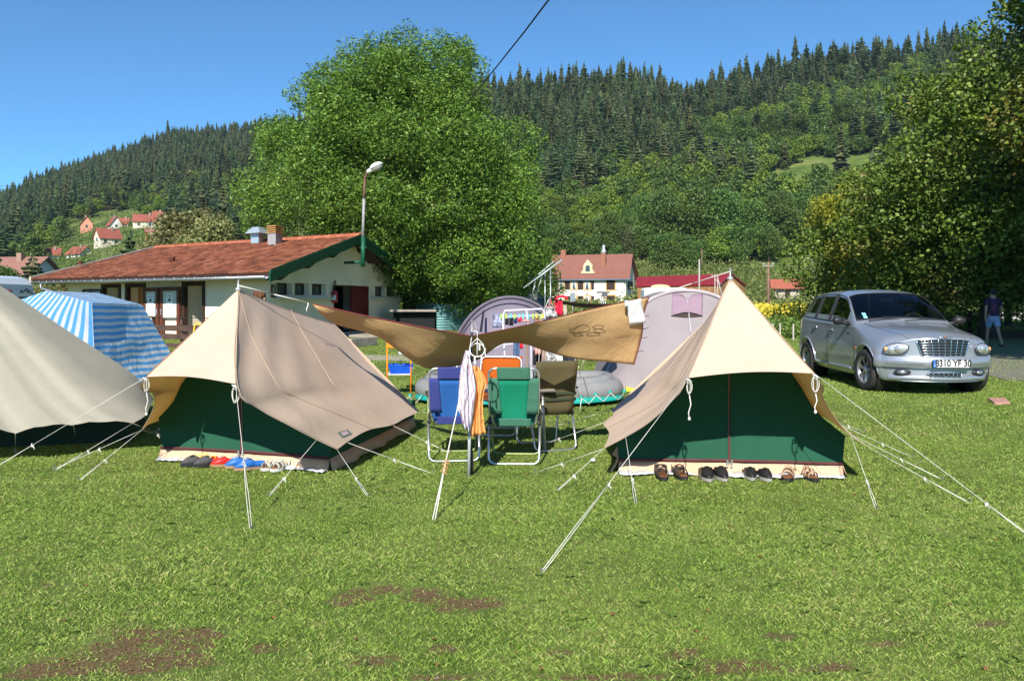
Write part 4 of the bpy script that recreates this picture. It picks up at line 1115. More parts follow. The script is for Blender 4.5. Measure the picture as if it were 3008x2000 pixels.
ropesL = [(Rc, GP(737, 1552), .42), (C1, GP(790, 1456), .3), (C2, GP(1080, 1456), .35), (P(1022, 1300, 7.15), GP(1268, 1390), .45), (P(1155, 1250, 8.3), GP(1320, 1330), .4), (rh[-1], Vector((-.55, 10.2, 0.08)), .3),
          (lf[-1], GP(165, 1375), .5), (lf[-1], GP(232, 1412), .4), (lf[-1], GP(480, 1282), .3), (Lc, GP(-40, 1388), .3), (Vector((-3.45, 8.9, .30)), Vector((-4.1, 9.1, 0)), .3)]
tentL, RSL = pole_tent('cream ridge tent with dark green walls on the left, clogs lined up before it', A, Bk, Lc, Rc, lf, rf, lh_, rh, BLg, BRg, BRb, BLb, ropesL)
AL, BkL = A, Bk
# maker's patch on the hem
q0 = RSL[33][12]; q1 = RSL[33][16]; q2 = RSL[35][16]; q3 = RSL[35][12]; 
mb = MB(); U = Vector((0, -.004, .006))
pa, pb, pc, pd = P(990, 1272, 7.0), P(1018, 1262, 7.2), P(1034, 1276, 7.15), P(1008, 1287, 6.95)
from mathutils.bvhtree import BVHTree
def snap_to(grid, px, py, off=0.004):
    """point of a cloth grid seen at a pixel"""
    vs = [v for r in grid for v in r]; n = len(grid[0]); fs = [(i*n+k, i*n+k+1, (i+1)*n+k+1, (i+1)*n+k) for i in range(len(grid)-1) for k in range(n-1)]
    t = BVHTree.FromPolygons(vs, fs); d = Vector(((px-1504)/F_, 1, -(py-HZ)/F_)).normalized()
    h = t.ray_cast(Vector((0, 0, CH)), d)
    if h[0] is None: return None
    nn = h[1] if h[1].dot(d) < 0 else -h[1]
    return h[0]+nn*off
pt = [snap_to(RSL, *p) for p in ((990, 1271), (1020, 1262), (1034, 1275), (1005, 1286))]
if all(pt):
    mb.add(pt, [(0, 1, 2, 3)]); pp = mb.build('maker_patch', mat('green grey patch', (.12, .17, .13), .6), tentL, fix=False)
    mb = MB(); c = sum(pt, Vector())/4; mb.add([c.lerp(p, .62)+Vector((0, -.002, .002)) for p in pt], [(0, 1, 2, 3)]); mb.build('patch_print', mat('pale patch print', (.5, .38, .38), .6, var=.4, vs=60), pp, fix=False)
# right tent
A = P(2145, 818, 7.05); Bk = Vector((2.216, 9.25, 1.30))
Lc, Rc = P(2022, 1110, 6.15), P(2392, 1097, 6.1)
lf = [Lc, P(1985, 1172, 6.25), P(1915, 1238, 6.4), P(1845, 1280, 6.6), P(1773, 1318, 6.75)]
rf = [Rc, P(2412, 1165, 6.25), P(2452, 1230, 6.4), P(2500, 1280, 6.5), P(2566, 1322, 6.6)]
lhm = [lf[-1], P(1789, 1272, 7.3), P(1772, 1242, 7.9), P(1800, 1222, 8.3), P(1797, 1204, 9.0)]
rhm = [rf[-1], Vector((3.05, 7.3, .30)), Vector((3.2, 8.0, .3)), Vector((3.25, 8.9, .30))]
BLg, BRg = Vector((0.93, 7.12, 0)), Vector((2.80, 6.93, 0)); BRb, BLb = Vector((3.1, 9.1, .04)), Vector((1.25, 9.3, 0.04))
ropesR = [(Lc, GP(1592, 1680), .38), (P(1838, 1284, 6.6), GP(1868, 1480), .35), (lf[-1], GP(1573, 1388), .4), (lf[-1], GP(1638, 1440), .35), (P(1772, 1242, 7.9), GP(1560, 1318), .4), (P(1797, 1204, 9.0), GP(1590, 1262), .4),
          (Rc, GP(3075, 1612), .22), (P(2500, 1280, 6.5), GP(2575, 1494), .35), (rf[-1], GP(2848, 1477), .45), (Vector((3.05, 7.3, .30)), GP(2768, 1408), .45), (Vector((3.2, 8.0, .3)), GP(2678, 1342), .4), (Vector((3.25, 8.9, .3)), GP(2538, 1268), .3)]
tentR, RSR = pole_tent('cream ridge tent with dark green walls on the right, black clogs lined up before it', A, Bk, Lc, Rc, lf, rf, lhm, rhm, BLg, BRg, BRb, BLb, ropesR)
AR = A
# ------------------------------------------------ brown tarpaulin between the tents
TARP = cloth('ochre brown tarpaulin', (0.54, 0.35, 0.165), 0.18, tcol=(.4, .16, .03), wrinkle=.5, ws=3.0)
Bc = P(1386, 988, 7.0); Ac = P(920, 893, 8.3); Cc = P(1906, 873, 7.7)
tarp = empty('tarpaulin', (Bc.x, Bc.y, 0), 'ochre brown tarpaulin slung between the two cream tents above the chairs', 'tarpaulin')
lowerL = [Ac, P(945, 925, 8.35), P(985, 952, 8.4), P(1060, 972, 8.5), P(1112, 990, 8.2), P(1140, 1008, 8.1), P(1170, 1030, 8.0), P(1200, 1053, 7.95), P(1252, 1081, 7.9), P(1320, 1078, 7.8), P(1400, 1058, 7.7)]
midb = P(1480, 1003, 7.6)
lowerR = [midb, P(1540, 1010, 7.6), P(1600, 1030, 7.65), P(1680, 1052, 7.7), P(1790, 1063, 7.8), P(1862, 1071, 7.9)]
def tfold(u, v): 
    a = .012*math.sin(u*16+v*3)*math.sin(v*PI)+.02*math.sin(v*PI)*math.sin(u*PI); return Vector((0, -a, -a))
topL = [Ac, Ac.lerp(Bc, .33)-Vector((0,0,.012)), Ac.lerp(Bc, .66)-Vector((0,0,.012)), Bc]
gl = coons(topL, lowerL+[P(1445, 1028, 7.6)], [Ac, Ac], [Bc, P(1400, 1010, 7.4), P(1445, 1028, 7.6)], 44, 22, tfold)
topR = [Bc, P(1560, 952, 7.2), P(1740, 908, 7.45), Cc]
rr_ = [Cc, P(1890, 930, 7.72), P(1888, 975, 7.78), P(1880, 1010, 7.84), P(1862, 1071, 7.9)]
gr = coons(topR, [P(1445, 1028, 7.6), P(1480, 1008, 7.6)]+lowerR[1:], [Bc, P(1400, 1010, 7.4), P(1445, 1028, 7.6)], rr_, 44, 22, tfold)
mb = MB(); mb.grid(gl); mb.grid(gr); 
sheet = mb.build('sheet', TARP, tarp, fix=False, solid=.003)
mb = MB(); mb.tube([p+Vector((0, -.002, .003)) for p in gl[0]], .006, 5, False); mb.tube([p+Vector((0, -.002, .003)) for p in gr[0]], .004, 5, False); mb.tube([r[-1] for r in gr], .005, 5, False)
for t in (6, 10, 13, 17): q = gr[t][-1]; mb.tube([q, q+Vector((.03, 0, .005)), q+Vector((.06, 0, .012))], .003, 4)
mb.build('hem', mat('dark red hem', (.16, .03, .03), .8), tarp)
# outline drawing printed on the sheet
mb = MB()
def mark(pts, closed=False):
    q = [snap_to(gr, *p) for p in pts]; q = [v for v in q if v]
    if len(q) > 2: mb.tube(curve_pts(q, len(q)*4), .0014, 4, False)
mark([(1673,965),(1690,962),(1712,953),(1728,957),(1732,965),(1725,972),(1705,974),(1685,976),(1673,970),(1673,965)])
mark([(1683,979),(1692,976),(1705,979),(1712,984),(1698,985),(1684,982),(1683,979)])
mark([(1722,982),(1735,976),(1752,976),(1762,981),(1745,985),(1728,985),(1722,982)])
mark([(1740,962),(1750,955),(1764,955),(1773,960),(1765,965),(1750,965),(1740,962)])
mark([(1743,970),(1755,965),(1770,968),(1778,974),(1760,976),(1745,973)])
mark([(1765,975),(1780,972)]); 
mb.build('drawing', mat('dark ink', (.05, .025, .012), .8), tarp)
rope_to(tarp, Ac, AL+Vector((0, 0, .035)), .45, r=.006, tail=False, dx=.006)
rope_to(tarp, Cc, AR+Vector((0, 0, .06)), .45, r=.004, tail=False, dx=.006)
mb = MB(); q = P(905, 889, 8.2); mb.tube([q, q+Vector((.0, 0, -.03)), q+Vector((-.015, 0, -.06)), q+Vector((-.012, 0, -.09))], .006, 5); mb.build('rope_tail', ROPE, tarp)
# front pole, its rope
pb_ = G(1377, 7.0)
mb = MB(); mb.tube([pb_, P(1381, 1180, 7.0)], .014, 10); pm = mb.build('pole', mat('bright aluminium pole', (.50, .51, .53), .45, .25), tarp)
mb = MB(); mb.tube([P(1381, 1180, 7.0), P(1386, 975, 7.0)], .010, 8); mb.build('pole_top', mat('dark pole top', (.05, .05, .055), .4, .4), pm)
k = P(1310, 1352, 5.9)
mb = MB(); mb.tube([Bc, P(1368, 1090, 6.8), k], .0045, 6)
mb.tube([k, GP(1270, 1528)], .0045, 5); mb.tube([k, GP(1278, 1527)], .0045, 5)
mb.tube([Bc+Vector((0,0,.0)), P(1378, 1040, 6.95), P(1372, 1075, 6.85)], .006, 5)
mb.build('guy_rope', ROPE, tarp)
mb = MB()
for i in range(7):
    q = k.lerp(GP(1274, 1528), i*.035)+Vector((rnd.uniform(-.01, .01), 0, 0)); mb.tube([q+Vector((-.012, -.01, .006)), q+Vector((.012, .0, -.006)), q+Vector((.016, -.01, -.02))], .004, 5)
mb.build('slider', mat('orange cord slider', (.5, .22, .08), .7), tarp)
mb = MB(); mb.tube([Bc, P(1387, 930, 8.4)], .005, 5); mb.build('guy_rope', ROPE, tarp)
# white sheet of paper clipped to the tarp
pt = [P(1838, 887, 7.55), P(1883, 877, 7.6), P(1897, 946, 7.7), P(1850, 956, 7.65)]
g = coons([pt[0], pt[1]], [pt[3], pt[2]], [pt[0], pt[3]], [pt[1], pt[2]], 6, 8, lambda u, v: Vector((0, -.012*math.sin(u*3+v*4), 0)))
mb = MB(); mb.grid(g); tag(mb.build('paper_sheet', mat('white paper', (.78, .78, .76), .7, var=.06, vs=20), solid=.001), 'white sheet of paper pegged to the right end of the brown tarpaulin', 'paper')
mb = MB(); mb.box(P(1840, 890, 7.5), (.03, .02, .05)); tag(mb.build('clothes_peg', mat('pale peg', (.55, .6, .55), .5)), 'pale clothes peg holding the white paper on the tarpaulin', 'peg')

# ------------------------------------------------ big grey beige tent at the left edge
GBE = cloth('grey beige canvas', (0.42, 0.39, 0.305), 0.15, wrinkle=.15, ws=1.5)
T = P(-280, 649, 9.4); h0, h1, h2 = P(-420, 1300, 7.1), P(390, 1243, 8.0), P(452, 1172, 9.6)
bt = empty('large_tent', (-6, 9, 0), 'large grey beige tent with dark green wall cut off by the left edge', 'tent')
hem = [h0, P(-60, 1255, 7.35), P(45, 1273, 7.45), P(130, 1252, 7.6), P(215, 1249, 7.75), P(300, 1240, 7.9), h1]
hc = []; 
for a, b in zip(hem, hem[1:]): hc += [a, a.lerp(b, .5)+Vector((0, 0, .018))]
hc.append(h1)
g1 = coons([T, T+Vector((.001, 0, 0))], hc, [T, T.lerp(h0, .5)-Vector((0, 0, .1)), h0], [T, P(20, 925, 8.9), P(150, 1060, 8.55), P(290, 1190, 8.2), h1], 30, 24)
g2 = coons([T, T+Vector((.001, 0, 0))], [h1, P(425, 1222, 8.4), P(440, 1195, 9.0), h2], [T, P(20, 925, 8.9), P(150, 1060, 8.55), P(290, 1190, 8.2), h1], [T, P(0, 838, 9.45), P(220, 985, 9.5), P(390, 1098, 9.6), h2], 16, 24)
b0 = Vector((-9.5, 12.5, .3)); 
mb = MB(); mb.grid(g1); mb.grid(g2); mb.tri(T, h2, Vector((-7, 13, .25))); mb.tri(T, Vector((-7, 13, .25)), b0); mb.tri(T, b0, h0)
mb.build('flysheet', GBE, bt, fix=False)
mb = MB(); w0, w1, w2 = Vector((-7.0, 7.9, 0)), Vector((-4.05, 8.7, 0)), Vector((-4.5, 10.0, 0))
U = Vector((0, 0, .30))
mb.quad(w0, w1, w1+U, w0+U); mb.quad(w1, w2, w2+U, w1+U); mb.build('wall', mat('black green canvas', (.012, .035, .022), .8), bt, fix=False)
rope_to(bt, P(45, 1273, 7.45), GP(45, 1326), .1); rope_to(bt, P(215, 1249, 7.75), GP(226, 1292), .1); rope_to(bt, h1, GP(478, 1278), .2); rope_to(bt, h1, GP(160, 1382), .4)

# ------------------------------------------------ blue and white striped shelter
def stripe_mat():
    m, n, b = nodes('blue and white striped sheet', .45, .35)
    at = n.nodes.new('ShaderNodeAttribute'); at.attribute_name = 'stripe'
    t = noise(n, 1.6, 3); f = mathn(n, 'FRACT', mathn(n, 'ADD', at.outputs['Fac'], mathn(n, 'MULTIPLY', t.outputs[0], .16)))
    r = ramp(n, [(0.47, (.72, .74, .76)), (0.52, (.12, .42, .82))], f)
    n.links.new(r.outputs[0], b.inputs['Base Color']); t2 = noise(n, 3.5, 5); bump(n, b, t2.outputs[0], .6, .08)
    tr = n.nodes.new('ShaderNodeBsdfTranslucent'); n.links.new(r.outputs[0], tr.inputs[0]); mx = n.nodes.new('ShaderNodeMixShader'); mx.inputs[0].default_value = .38
    n.links.new(b.outputs[0], mx.inputs[1]); n.links.new(tr.outputs[0], mx.inputs[2]); n.links.new(mx.outputs[0], n.nodes['Material Output'].inputs[0]); return m
STR = stripe_mat()
sp = empty('striped_shelter', (-7, 14, .14), 'blue and white striped plastic shelter standing behind the grey beige tent', 'shelter')
def striped(corners, nstr, axis_u, name):
    n = 24; g = coons([corners[0], corners[1]], [corners[3], corners[2]], [corners[0], corners[3]], [corners[1], corners[2]], n, n, lambda u, v: Vector((.02*math.sin(v*13+u*5), .02*math.sin(u*11+v*7), .01*math.sin(u*17)))*math.sin(u*PI)*math.sin(v*PI)**.5)
    mb = MB(); mb.grid(g); o = mb.build(name, STR, sp, fix=False, merge=False)
    a = o.data.attributes.new('stripe', 'FLOAT', 'POINT')
    a.data.foreach_set('value', np.array([((k/(n-1)) if axis_u else (j/(n-1)))*nstr for j in range(n) for k in range(n)], np.float32))
c0, c1, c2, c3 = P(270, 889, 12.0), P(417, 895, 14.2), P(290, 861, 16.0), P(136, 854, 14.0)
g0, g1_ = Vector((-5.95, 11.7, .1)), Vector((-5.4, 13.7, .1)); g3 = Vector((-9.2, 13.2, .1))
striped([c3, c2, c1, c0], 8.0, False, 'roof_sheet')
striped([c3, c0, g0, g3], 10.0, True, 'side_sheet')
striped([c0, c1, g1_, g0], 14.0, False, 'end_sheet')
c4 = P(62, 880, 14.2); striped([c4, c3, g3, Vector((-9.9, 13.6, .1))], 3.0, True, 'side_sheet')
# ================================================================== silver car
def carpaint():
    m, n, b = nodes('silver metallic paint', .3, .5)
    b.inputs['Metallic'].default_value = .6; b.inputs['Coat Weight'].default_value = .8; b.inputs['Coat Roughness'].default_value = .06
    t = noise(n, 900, 2); r = ramp(n, [(.3, (.34, .37, .42)), (.7, (.44, .47, .52))], t.outputs[0])
    d = noise(n, 3, 5); c = mixc(n, mathn(n, 'MULTIPLY', ramp(n, [(.5, (0,0,0)), (.8, (1,1,1))], d.outputs[0]).outputs[0], .25), r.outputs[0], (.34, .32, .28))
    n.links.new(c, b.inputs['Base Color']); r2 = ramp(n, [(.3, (.26,)*3), (.8, (.42,)*3)], d.outputs[0]); n.links.new(r2.outputs[0], b.inputs['Roughness']); return m
def carglass():
    m, n, b = nodes('tinted car glass', .03, .5)
    tr = n.nodes.new('ShaderNodeBsdfTransparent'); tr.inputs[0].default_value = (.30, .36, .36, 1)
    gl = n.nodes.new('ShaderNodeBsdfGlossy'); gl.inputs['Roughness'].default_value = .02; gl.inputs[0].default_value = (1, 1, 1, 1)
    lw = n.nodes.new('ShaderNodeFresnel'); lw.inputs[0].default_value = 1.6
    mx = n.nodes.new('ShaderNodeMixShader'); n.links.new(lw.outputs[0], mx.inputs[0]); n.links.new(tr.outputs[0], mx.inputs[1]); n.links.new(gl.outputs[0], mx.inputs[2])
    n.links.new(mx.outputs[0], n.nodes['Material Output'].inputs[0]); return m
PAINT, CGL = carpaint(), carglass()
CHROME = mat('chrome', (.75, .76, .78), .12, 1.0, var=.02)
BLKP = mat('black plastic', (.02, .02, .022), .45, var=.1)
TYRE = mat('tyre rubber', (.035, .033, .032), .85, var=.3, vs=20, bmp=.4, bs=60)
SEATC = mat('charcoal seat cloth', (.035, .036, .04), .8)
ALLOY = mat('alloy wheel', (.42, .43, .45), .32, .8, var=.05)
CARX, CARY, CARZ, CARR = 6.27, 13.80, .135, R(-1.5)
car = empty('parked_car', (CARX, CARY, CARZ), 'silver car with chrome grille parked on the grass at the right', 'car', rz=CARR)
CM = Matrix.Translation((CARX, CARY, CARZ)) @ Matrix.Rotation(CARR, 4, 'Z')
def cb(mb, name, mats, parent=None, **k):
    mb.v = [tuple(CM @ Vector(v)) for v in mb.v]; return mb.build(name, mats, parent or car, **k)
def ctext(name, body, size, M3, loc, m, parent):
    o = text(name, body, size, Vector((0,0,0)), Matrix.Identity(3), m, None, .003, .0035 if size > .1 else 0); o.data.transform(CM @ (Matrix.Translation(loc) @ M3.to_4x4())); o.parent = parent; o.matrix_parent_inverse = wmat(parent).inverted(); return o
ST = [  # y, bow, rows (x, z)
 (-2.06, .30, [(0,.20),(.5,.20),(.66,.23),(.745,.38),(.735,.56),(.67,.69),(.61,.745),(.52,.785),(.45,.805),(.37,.82),(.2,.835),(0,.84)]),
 (-1.84, .14, [(0,.19),(.55,.19),(.75,.21),(.815,.40),(.82,.60),(.775,.745),(.71,.81),(.61,.85),(.53,.872),(.44,.89),(.22,.912),(0,.92)]),
 (-1.30, 0, [(0,.19),(.6,.19),(.80,.21),(.862,.42),(.868,.64),(.825,.80),(.76,.87),(.665,.915),(.57,.94),(.47,.955),(.24,.975),(0,.982)]),
 (-.92, 0, [(0,.19),(.6,.19),(.79,.21),(.835,.42),(.84,.64),(.80,.88),(.765,.94),(.70,.965),(.65,.98),(.5,.995),(.25,1.01),(0,1.015)]),
 (-.74, 0, [(0,.19),(.6,.19),(.785,.21),(.82,.42),(.825,.64),(.795,.93),(.775,.98),(.745,1.005),(.715,1.015),(.5,1.04),(.25,1.055),(0,1.06)]),
 (-.42, 0, [(0,.19),(.6,.19),(.785,.21),(.815,.42),(.82,.64),(.795,.95),(.778,1.00),(.70,1.21),(.665,1.245),(.5,1.28),(.25,1.30),(0,1.305)]),
 (-.10, 0, [(0,.19),(.6,.19),(.785,.21),(.815,.42),(.82,.64),(.797,.965),(.78,1.015),(.645,1.395),(.605,1.435),(.49,1.475),(.25,1.495),(0,1.50)]),
 (.27, 0, [(0,.19),(.6,.19),(.785,.21),(.815,.42),(.822,.64),(.80,.985),(.782,1.03),(.63,1.45),(.585,1.49),(.48,1.53),(.25,1.555),(0,1.56)]),
 (.37, 0, [(0,.19),(.6,.19),(.785,.21),(.815,.42),(.822,.64),(.80,.99),(.782,1.035),(.63,1.455),(.585,1.495),(.48,1.535),(.25,1.56),(0,1.567)]),
 (.95, 0, [(0,.20),(.6,.20),(.785,.22),(.835,.42),(.845,.64),(.81,1.01),(.785,1.055),(.63,1.45),(.582,1.495),(.475,1.535),(.25,1.56),(0,1.567)]),
 (1.05, 0, [(0,.20),(.6,.20),(.79,.22),(.845,.42),(.855,.64),(.812,1.015),(.785,1.06),(.63,1.445),(.58,1.49),(.47,1.53),(.25,1.555),(0,1.562)]),
 (1.35, 0, [(0,.22),(.6,.22),(.80,.24),(.862,.42),(.868,.64),(.812,1.025),(.783,1.07),(.625,1.425),(.575,1.475),(.465,1.515),(.245,1.54),(0,1.547)]),
 (1.62, 0, [(0,.24),(.6,.24),(.79,.26),(.85,.42),(.855,.64),(.80,1.03),(.77,1.08),(.61,1.39),(.56,1.45),(.45,1.49),(.24,1.51),(0,1.517)]),
 (1.92, -.06, [(0,.26),(.55,.26),(.75,.28),(.81,.42),(.81,.64),(.76,1.02),(.72,1.08),(.56,1.34),(.51,1.39),(.41,1.42),(.2,1.44),(0,1.445)]),
 (2.10, -.20, [(0,.28),(.5,.28),(.69,.30),(.75,.44),(.745,.64),(.69,.98),(.64,1.06),(.50,1.25),(.44,1.29),(.35,1.32),(.18,1.33),(0,1.335)])]
NR, SU = 12, 5
def cr(p0, p1, p2, p3, u): return 0.5*((2*p1)+(p2-p0)*u+(2*p0-5*p1+4*p2-p3)*u*u+(3*p1-p0-3*p2+p3)*u**3)
base_ = np.array([[(x, y+bw*(x/.76)**2, z) for x, z in rows] for y, bw, rows in ST])
def refine(Aarr, k):
    n = len(Aarr); out = []
    for i in range(n-1):
        p0 = Aarr[i-1] if i else 2*Aarr[0]-Aarr[1]; p3 = Aarr[i+2] if i+2 < n else 2*Aarr[-1]-Aarr[-2]
        # limit overshoot on uneven spacing
        for j in range(k):
            u = j/k; c = cr(p0, Aarr[i], Aarr[i+1], p3, u); l = Aarr[i]*(1-u)+Aarr[i+1]*u; out.append(c*.7+l*.3)
    out.append(Aarr[-1]); return np.array(out)
fine = refine(base_, SU); fine = refine(fine.transpose(1, 0, 2), 4).transpose(1, 0, 2)
ns, nr_ = fine.shape[:2]
def is_glass(si, ri):
    s, r_ = si/SU, ri/4
    if 8.0 <= r_ < 11 and 4.15 <= s < 6: return 'windscreen'
    if 6.1 <= r_ < 7.0:
        if 5.0 <= s < 7.0: return 'front_window'
        if 8 <= s < 9: return 'rear_window'
        if 10 <= s < 12.0: return 'quarter_window'
    return None
mbs = {'body': MB()}; 
for side in (1, -1):
    for i in range(ns-1):
        for j in range(nr_-1):
            g = is_glass(i, j)
            key = 'body' if g is None else (g if g == 'windscreen' else g+('R' if side > 0 else 'L'))
            mb = mbs.setdefault(key, MB()); mb.s = True
            q = [fine[i, j], fine[i+1, j], fine[i+1, j+1], fine[i, j+1]]
            q = [(p[0]*side, p[1], p[2]) for p in q]
            if side < 0: q = q[::-1]
            mb.add(q, [(0, 1, 2, 3)])
for k, bow in ((0, .30), (ns-1, -.20)):    # nose and tail caps
    rows = []
    for j in range(nr_):
        x, y, z = fine[k, j]; c = y-bow*(x/.76)**2
        rows.append([Vector((x*t, c+bow*(x*t/.76)**2, z)) for t in np.linspace(-1, 1, 17)])
    mbs['body'].grid(rows)
body = cb(mbs.pop('body'), 'body', PAINT)
def boolean_cut(o, cutters):
    for c in cutters:
        q = o.modifiers.new('cut', 'BOOLEAN'); q.object = c; q.operation = 'DIFFERENCE'; q.solver = 'EXACT'
    bpy.context.view_layer.update(); dg = bpy.context.evaluated_depsgraph_get()
    me = bpy.data.meshes.new_from_object(o.evaluated_get(dg)); o.modifiers.clear(); o.data = me
    for c in cutters: bpy.data.objects.remove(c)
cut = []
for y in (-1.308, 1.308):
    mb = MB(); mb.lathe((0, y, .325), [(0, -1.2), (.385, -1.2), (.385, 1.2), (0, 1.2)], 36, 'X'); 
    # only the outer part of each side is removed
    for s in (-1, 1):
        mb = MB(); mb.lathe((s*.80, y, .325), [(0, -.24), (.375, -.24), (.375, .24), (0, .24)], 40, 'X'); mb.v = [tuple(CM @ Vector(v)) for v in mb.v]; cut.append(mb.build('cutter', BLKP))
boolean_cut(body, cut)
NM = {'windscreen': 'windscreen'}
for k, mb in mbs.items():
    n_ = k if k == 'windscreen' else 'side_window'
    cb(mb, n_, CGL, fix=False)
# dark surrounds of the windows
mb = MB()
def rowline(i0, i1, r_, off=.004): return [Vector(fine[i, r_])+Vector((off, 0, 0)) for i in range(i0, i1+1)]
for s in (1, -1):
    def sx(l): return [Vector((p.x*s, p.y, p.z)) for p in l]
    mb.tube(sx(rowline(22, 60, 24)), .009, 5, False); mb.tube(sx(rowline(27, 60, 29)), .007, 5, False)
    for i in (35, 40, 45, 50, 60): mb.tube(sx([Vector(fine[i, r_])+Vector((.004, 0, 0)) for r_ in range(24, 30)]), .012, 5, False)
    for a in (36, 38, 46, 48): mb.tube(sx([Vector(fine[a, r_])+Vector((.002, 0, 0)) for r_ in range(24, 30)]), .012, 5, False)
wi = [Vector(fine[i, 32])+Vector((0, -.004, .004)) for i in range(21, 31)]; mb.tube(wi, .008, 5, False); mb.tube([Vector((-p.x, p.y, p.z)) for p in wi], .008, 5, False)
hd = [Vector(fine[30, j])+Vector((0, -.004, .004)) for j in range(32, 45)]; mb.tube(hd+[Vector((-p.x, p.y, p.z)) for p in hd[::-1]], .008, 5, False)
hd = [Vector(fine[21, j])+Vector((0, -.006, .005)) for j in range(32, 45)]; mb.tube(hd+[Vector((-p.x, p.y, p.z)) for p in hd[::-1]], .012, 5, False)
cb(mb, 'window_seal', BLKP)
# shut lines, bonnet line, mouldings
mb = MB()
SEAM = mat('panel gap', (.03, .03, .033), .8)
from mathutils.bvhtree import BVHTree
_bv = BVHTree.FromPolygons([Vector(p) for r_ in fine for p in r_], [(i*nr_+j, (i+1)*nr_+j, (i+1)*nr_+j+1, i*nr_+j+1) for i in range(ns-1) for j in range(nr_-1)])
def onbody(p, d=Vector((-1, 0, 0)), off=.001):
    h = _bv.ray_cast(Vector(p)-d*1.0, d); 
    return (h[0]-d*off) if h[0] else None
def seam_line(pts, s, d=Vector((-1, 0, 0)), r_=.0032, off=.001, target=None):
    q = [onbody(Vector(p), d, off) for p in curve_pts(pts, 24)]; q = [v for v in q if v]
    if len(q) > 1: (target or mb).tube([Vector((v.x*s, v.y, v.z)) for v in q], r_, 5, False)
for s in (1, -1):
    seam_line([(1, -.80, .98), (1, -.80, .8), (1, -.84, .66), (1, -.92, .58), (1, -.86, .4), (1, -.80, .28)], s)
    seam_line([(1, .32, 1.0), (1, .32, .7), (1, .34, .5), (1, .36, .28)], s)
    seam_line([(1, 1.03, 1.0), (1, 1.04, .85), (1, .98, .7), (1, .86, .5), (1, .84, .28)], s)
    seam_line([(.62, -.76, 2), (.60, -1.1, 2), (.56, -1.5, 2), (.48, -1.85, 2), (.40, -2.02, 2)], s, Vector((0, 0, -1)))
    seam_line([(1, -.85, .93), (1, -.2, .94), (1, .4, .96), (1, 1.1, .98), (1, 1.8, .97)], s, r_=.0025)
cb(mb, 'panel_gaps', SEAM)
for s in (1, -1):
    for a, b in ((-.76, .30), (.38, .92)):
        mb = MB(); q = [onbody((1, y, .30)) for y in np.linspace(a, b, 10)]; mb.tube([Vector(((v.x+.006)*s, v.y, v.z)) for v in q], .026, 8, True, 1.0); cb(mb, 'side_moulding', PAINT)
# fenders' rolled lips
for s in (1, -1):
    for y in (-1.308, 1.308):
        mb = MB(); pts = []
        for t in np.linspace(-.12, PI+.12, 26):
            yy, zz = y+math.cos(t)*.385, .325+math.sin(t)*.385; v = onbody((1, yy, zz))
            if v: pts.append(Vector((v.x*s, yy, zz)))
        mb.tube(pts, .013, 8, True); cb(mb, 'fender_lip', PAINT)
# wheel housings
for s in (1, -1):
    for y in (-1.308, 1.308): mb = MB(); mb.lathe((s*.66, y, .325), [(0, -.1*s), (.37, -.1*s), (.372, .12*s)], 30, 'X'); cb(mb, 'wheel_housing', BLKP, fix=False)
mb = MB(); mb.box((0, 0, .24), (1.1, 3.6, .06)); cb(mb, 'underbody', BLKP)
# wheels
def wheel(s, y, turn=0):
    mb = MB(); Mz = Matrix.Rotation(turn, 3, 'Z'); c = Vector((s*.765, y, .318))
    prof = [(.205, -.095), (.25, -.105), (.295, -.10), (.313, -.085), (.318, -.05), (.318, .05), (.313, .085), (.295, .10), (.25, .105), (.205, .095)]
    mb.lathe(c, prof, 48, 'X', Mz); root = cb(mb, 'wheel', TYRE)
    mb = MB()
    mb.lathe(c, [(.213, -.09), (.213, .09), (.205, .096), (.192, .09), (.188, .03)], 40, 'X', Mz @ Matrix.Diagonal((s, 1, 1)))
    for k in range(7):
        a = 2*PI*k/7+.3; d = Vector((0, math.cos(a), math.sin(a))); t = Vector((0, -math.sin(a), math.cos(a)))
        P4 = [(.045, .026, .062), (.12, .030, .070), (.165, .040, .074), (.205, .058, .082)]
        rows = []
        for r_, hw, xo in P4:
            rows.append([c+Mz @ (d*r_+t*(hw*u)+Vector((s*(xo-abs(u)*.012), 0, 0))) for u in (-1, -.5, 0, .5, 1)])
        mb.grid(rows); rows2 = [[p-Mz @ Vector((s*.035, 0, 0)) for p in r2] for r2 in rows]; mb.grid([[r2[0] for r2 in rows], [r2[0] for r2 in rows2]]); mb.grid([[r2[-1] for r2 in rows], [r2[-1] for r2 in rows2]])
    mb.lathe(c, [(0, .078), (.03, .078), (.035, .07), (.062, .066), (.066, .04)], 20, 'X', Mz @ Matrix.Diagonal((s, 1, 1)))
    cb(mb, 'rim', ALLOY, root, fix=False)
    mb = MB()
    for k in range(5):
        a = 2*PI*k/5; mb.ball(c+Mz @ Vector((s*.072, math.cos(a)*.045, math.sin(a)*.045)), .009, 6, 4)
    mb.lathe(c, [(0, -.02), (.19, -.02)], 30, 'X', Mz @ Matrix.Diagonal((s, 1, 1))); cb(mb, 'brake_disc', mat('dark brake', (.03, .03, .03), .5, .5), root, fix=False)
for s in (1, -1): wheel(s, -1.308, R(4)); wheel(s, 1.308)
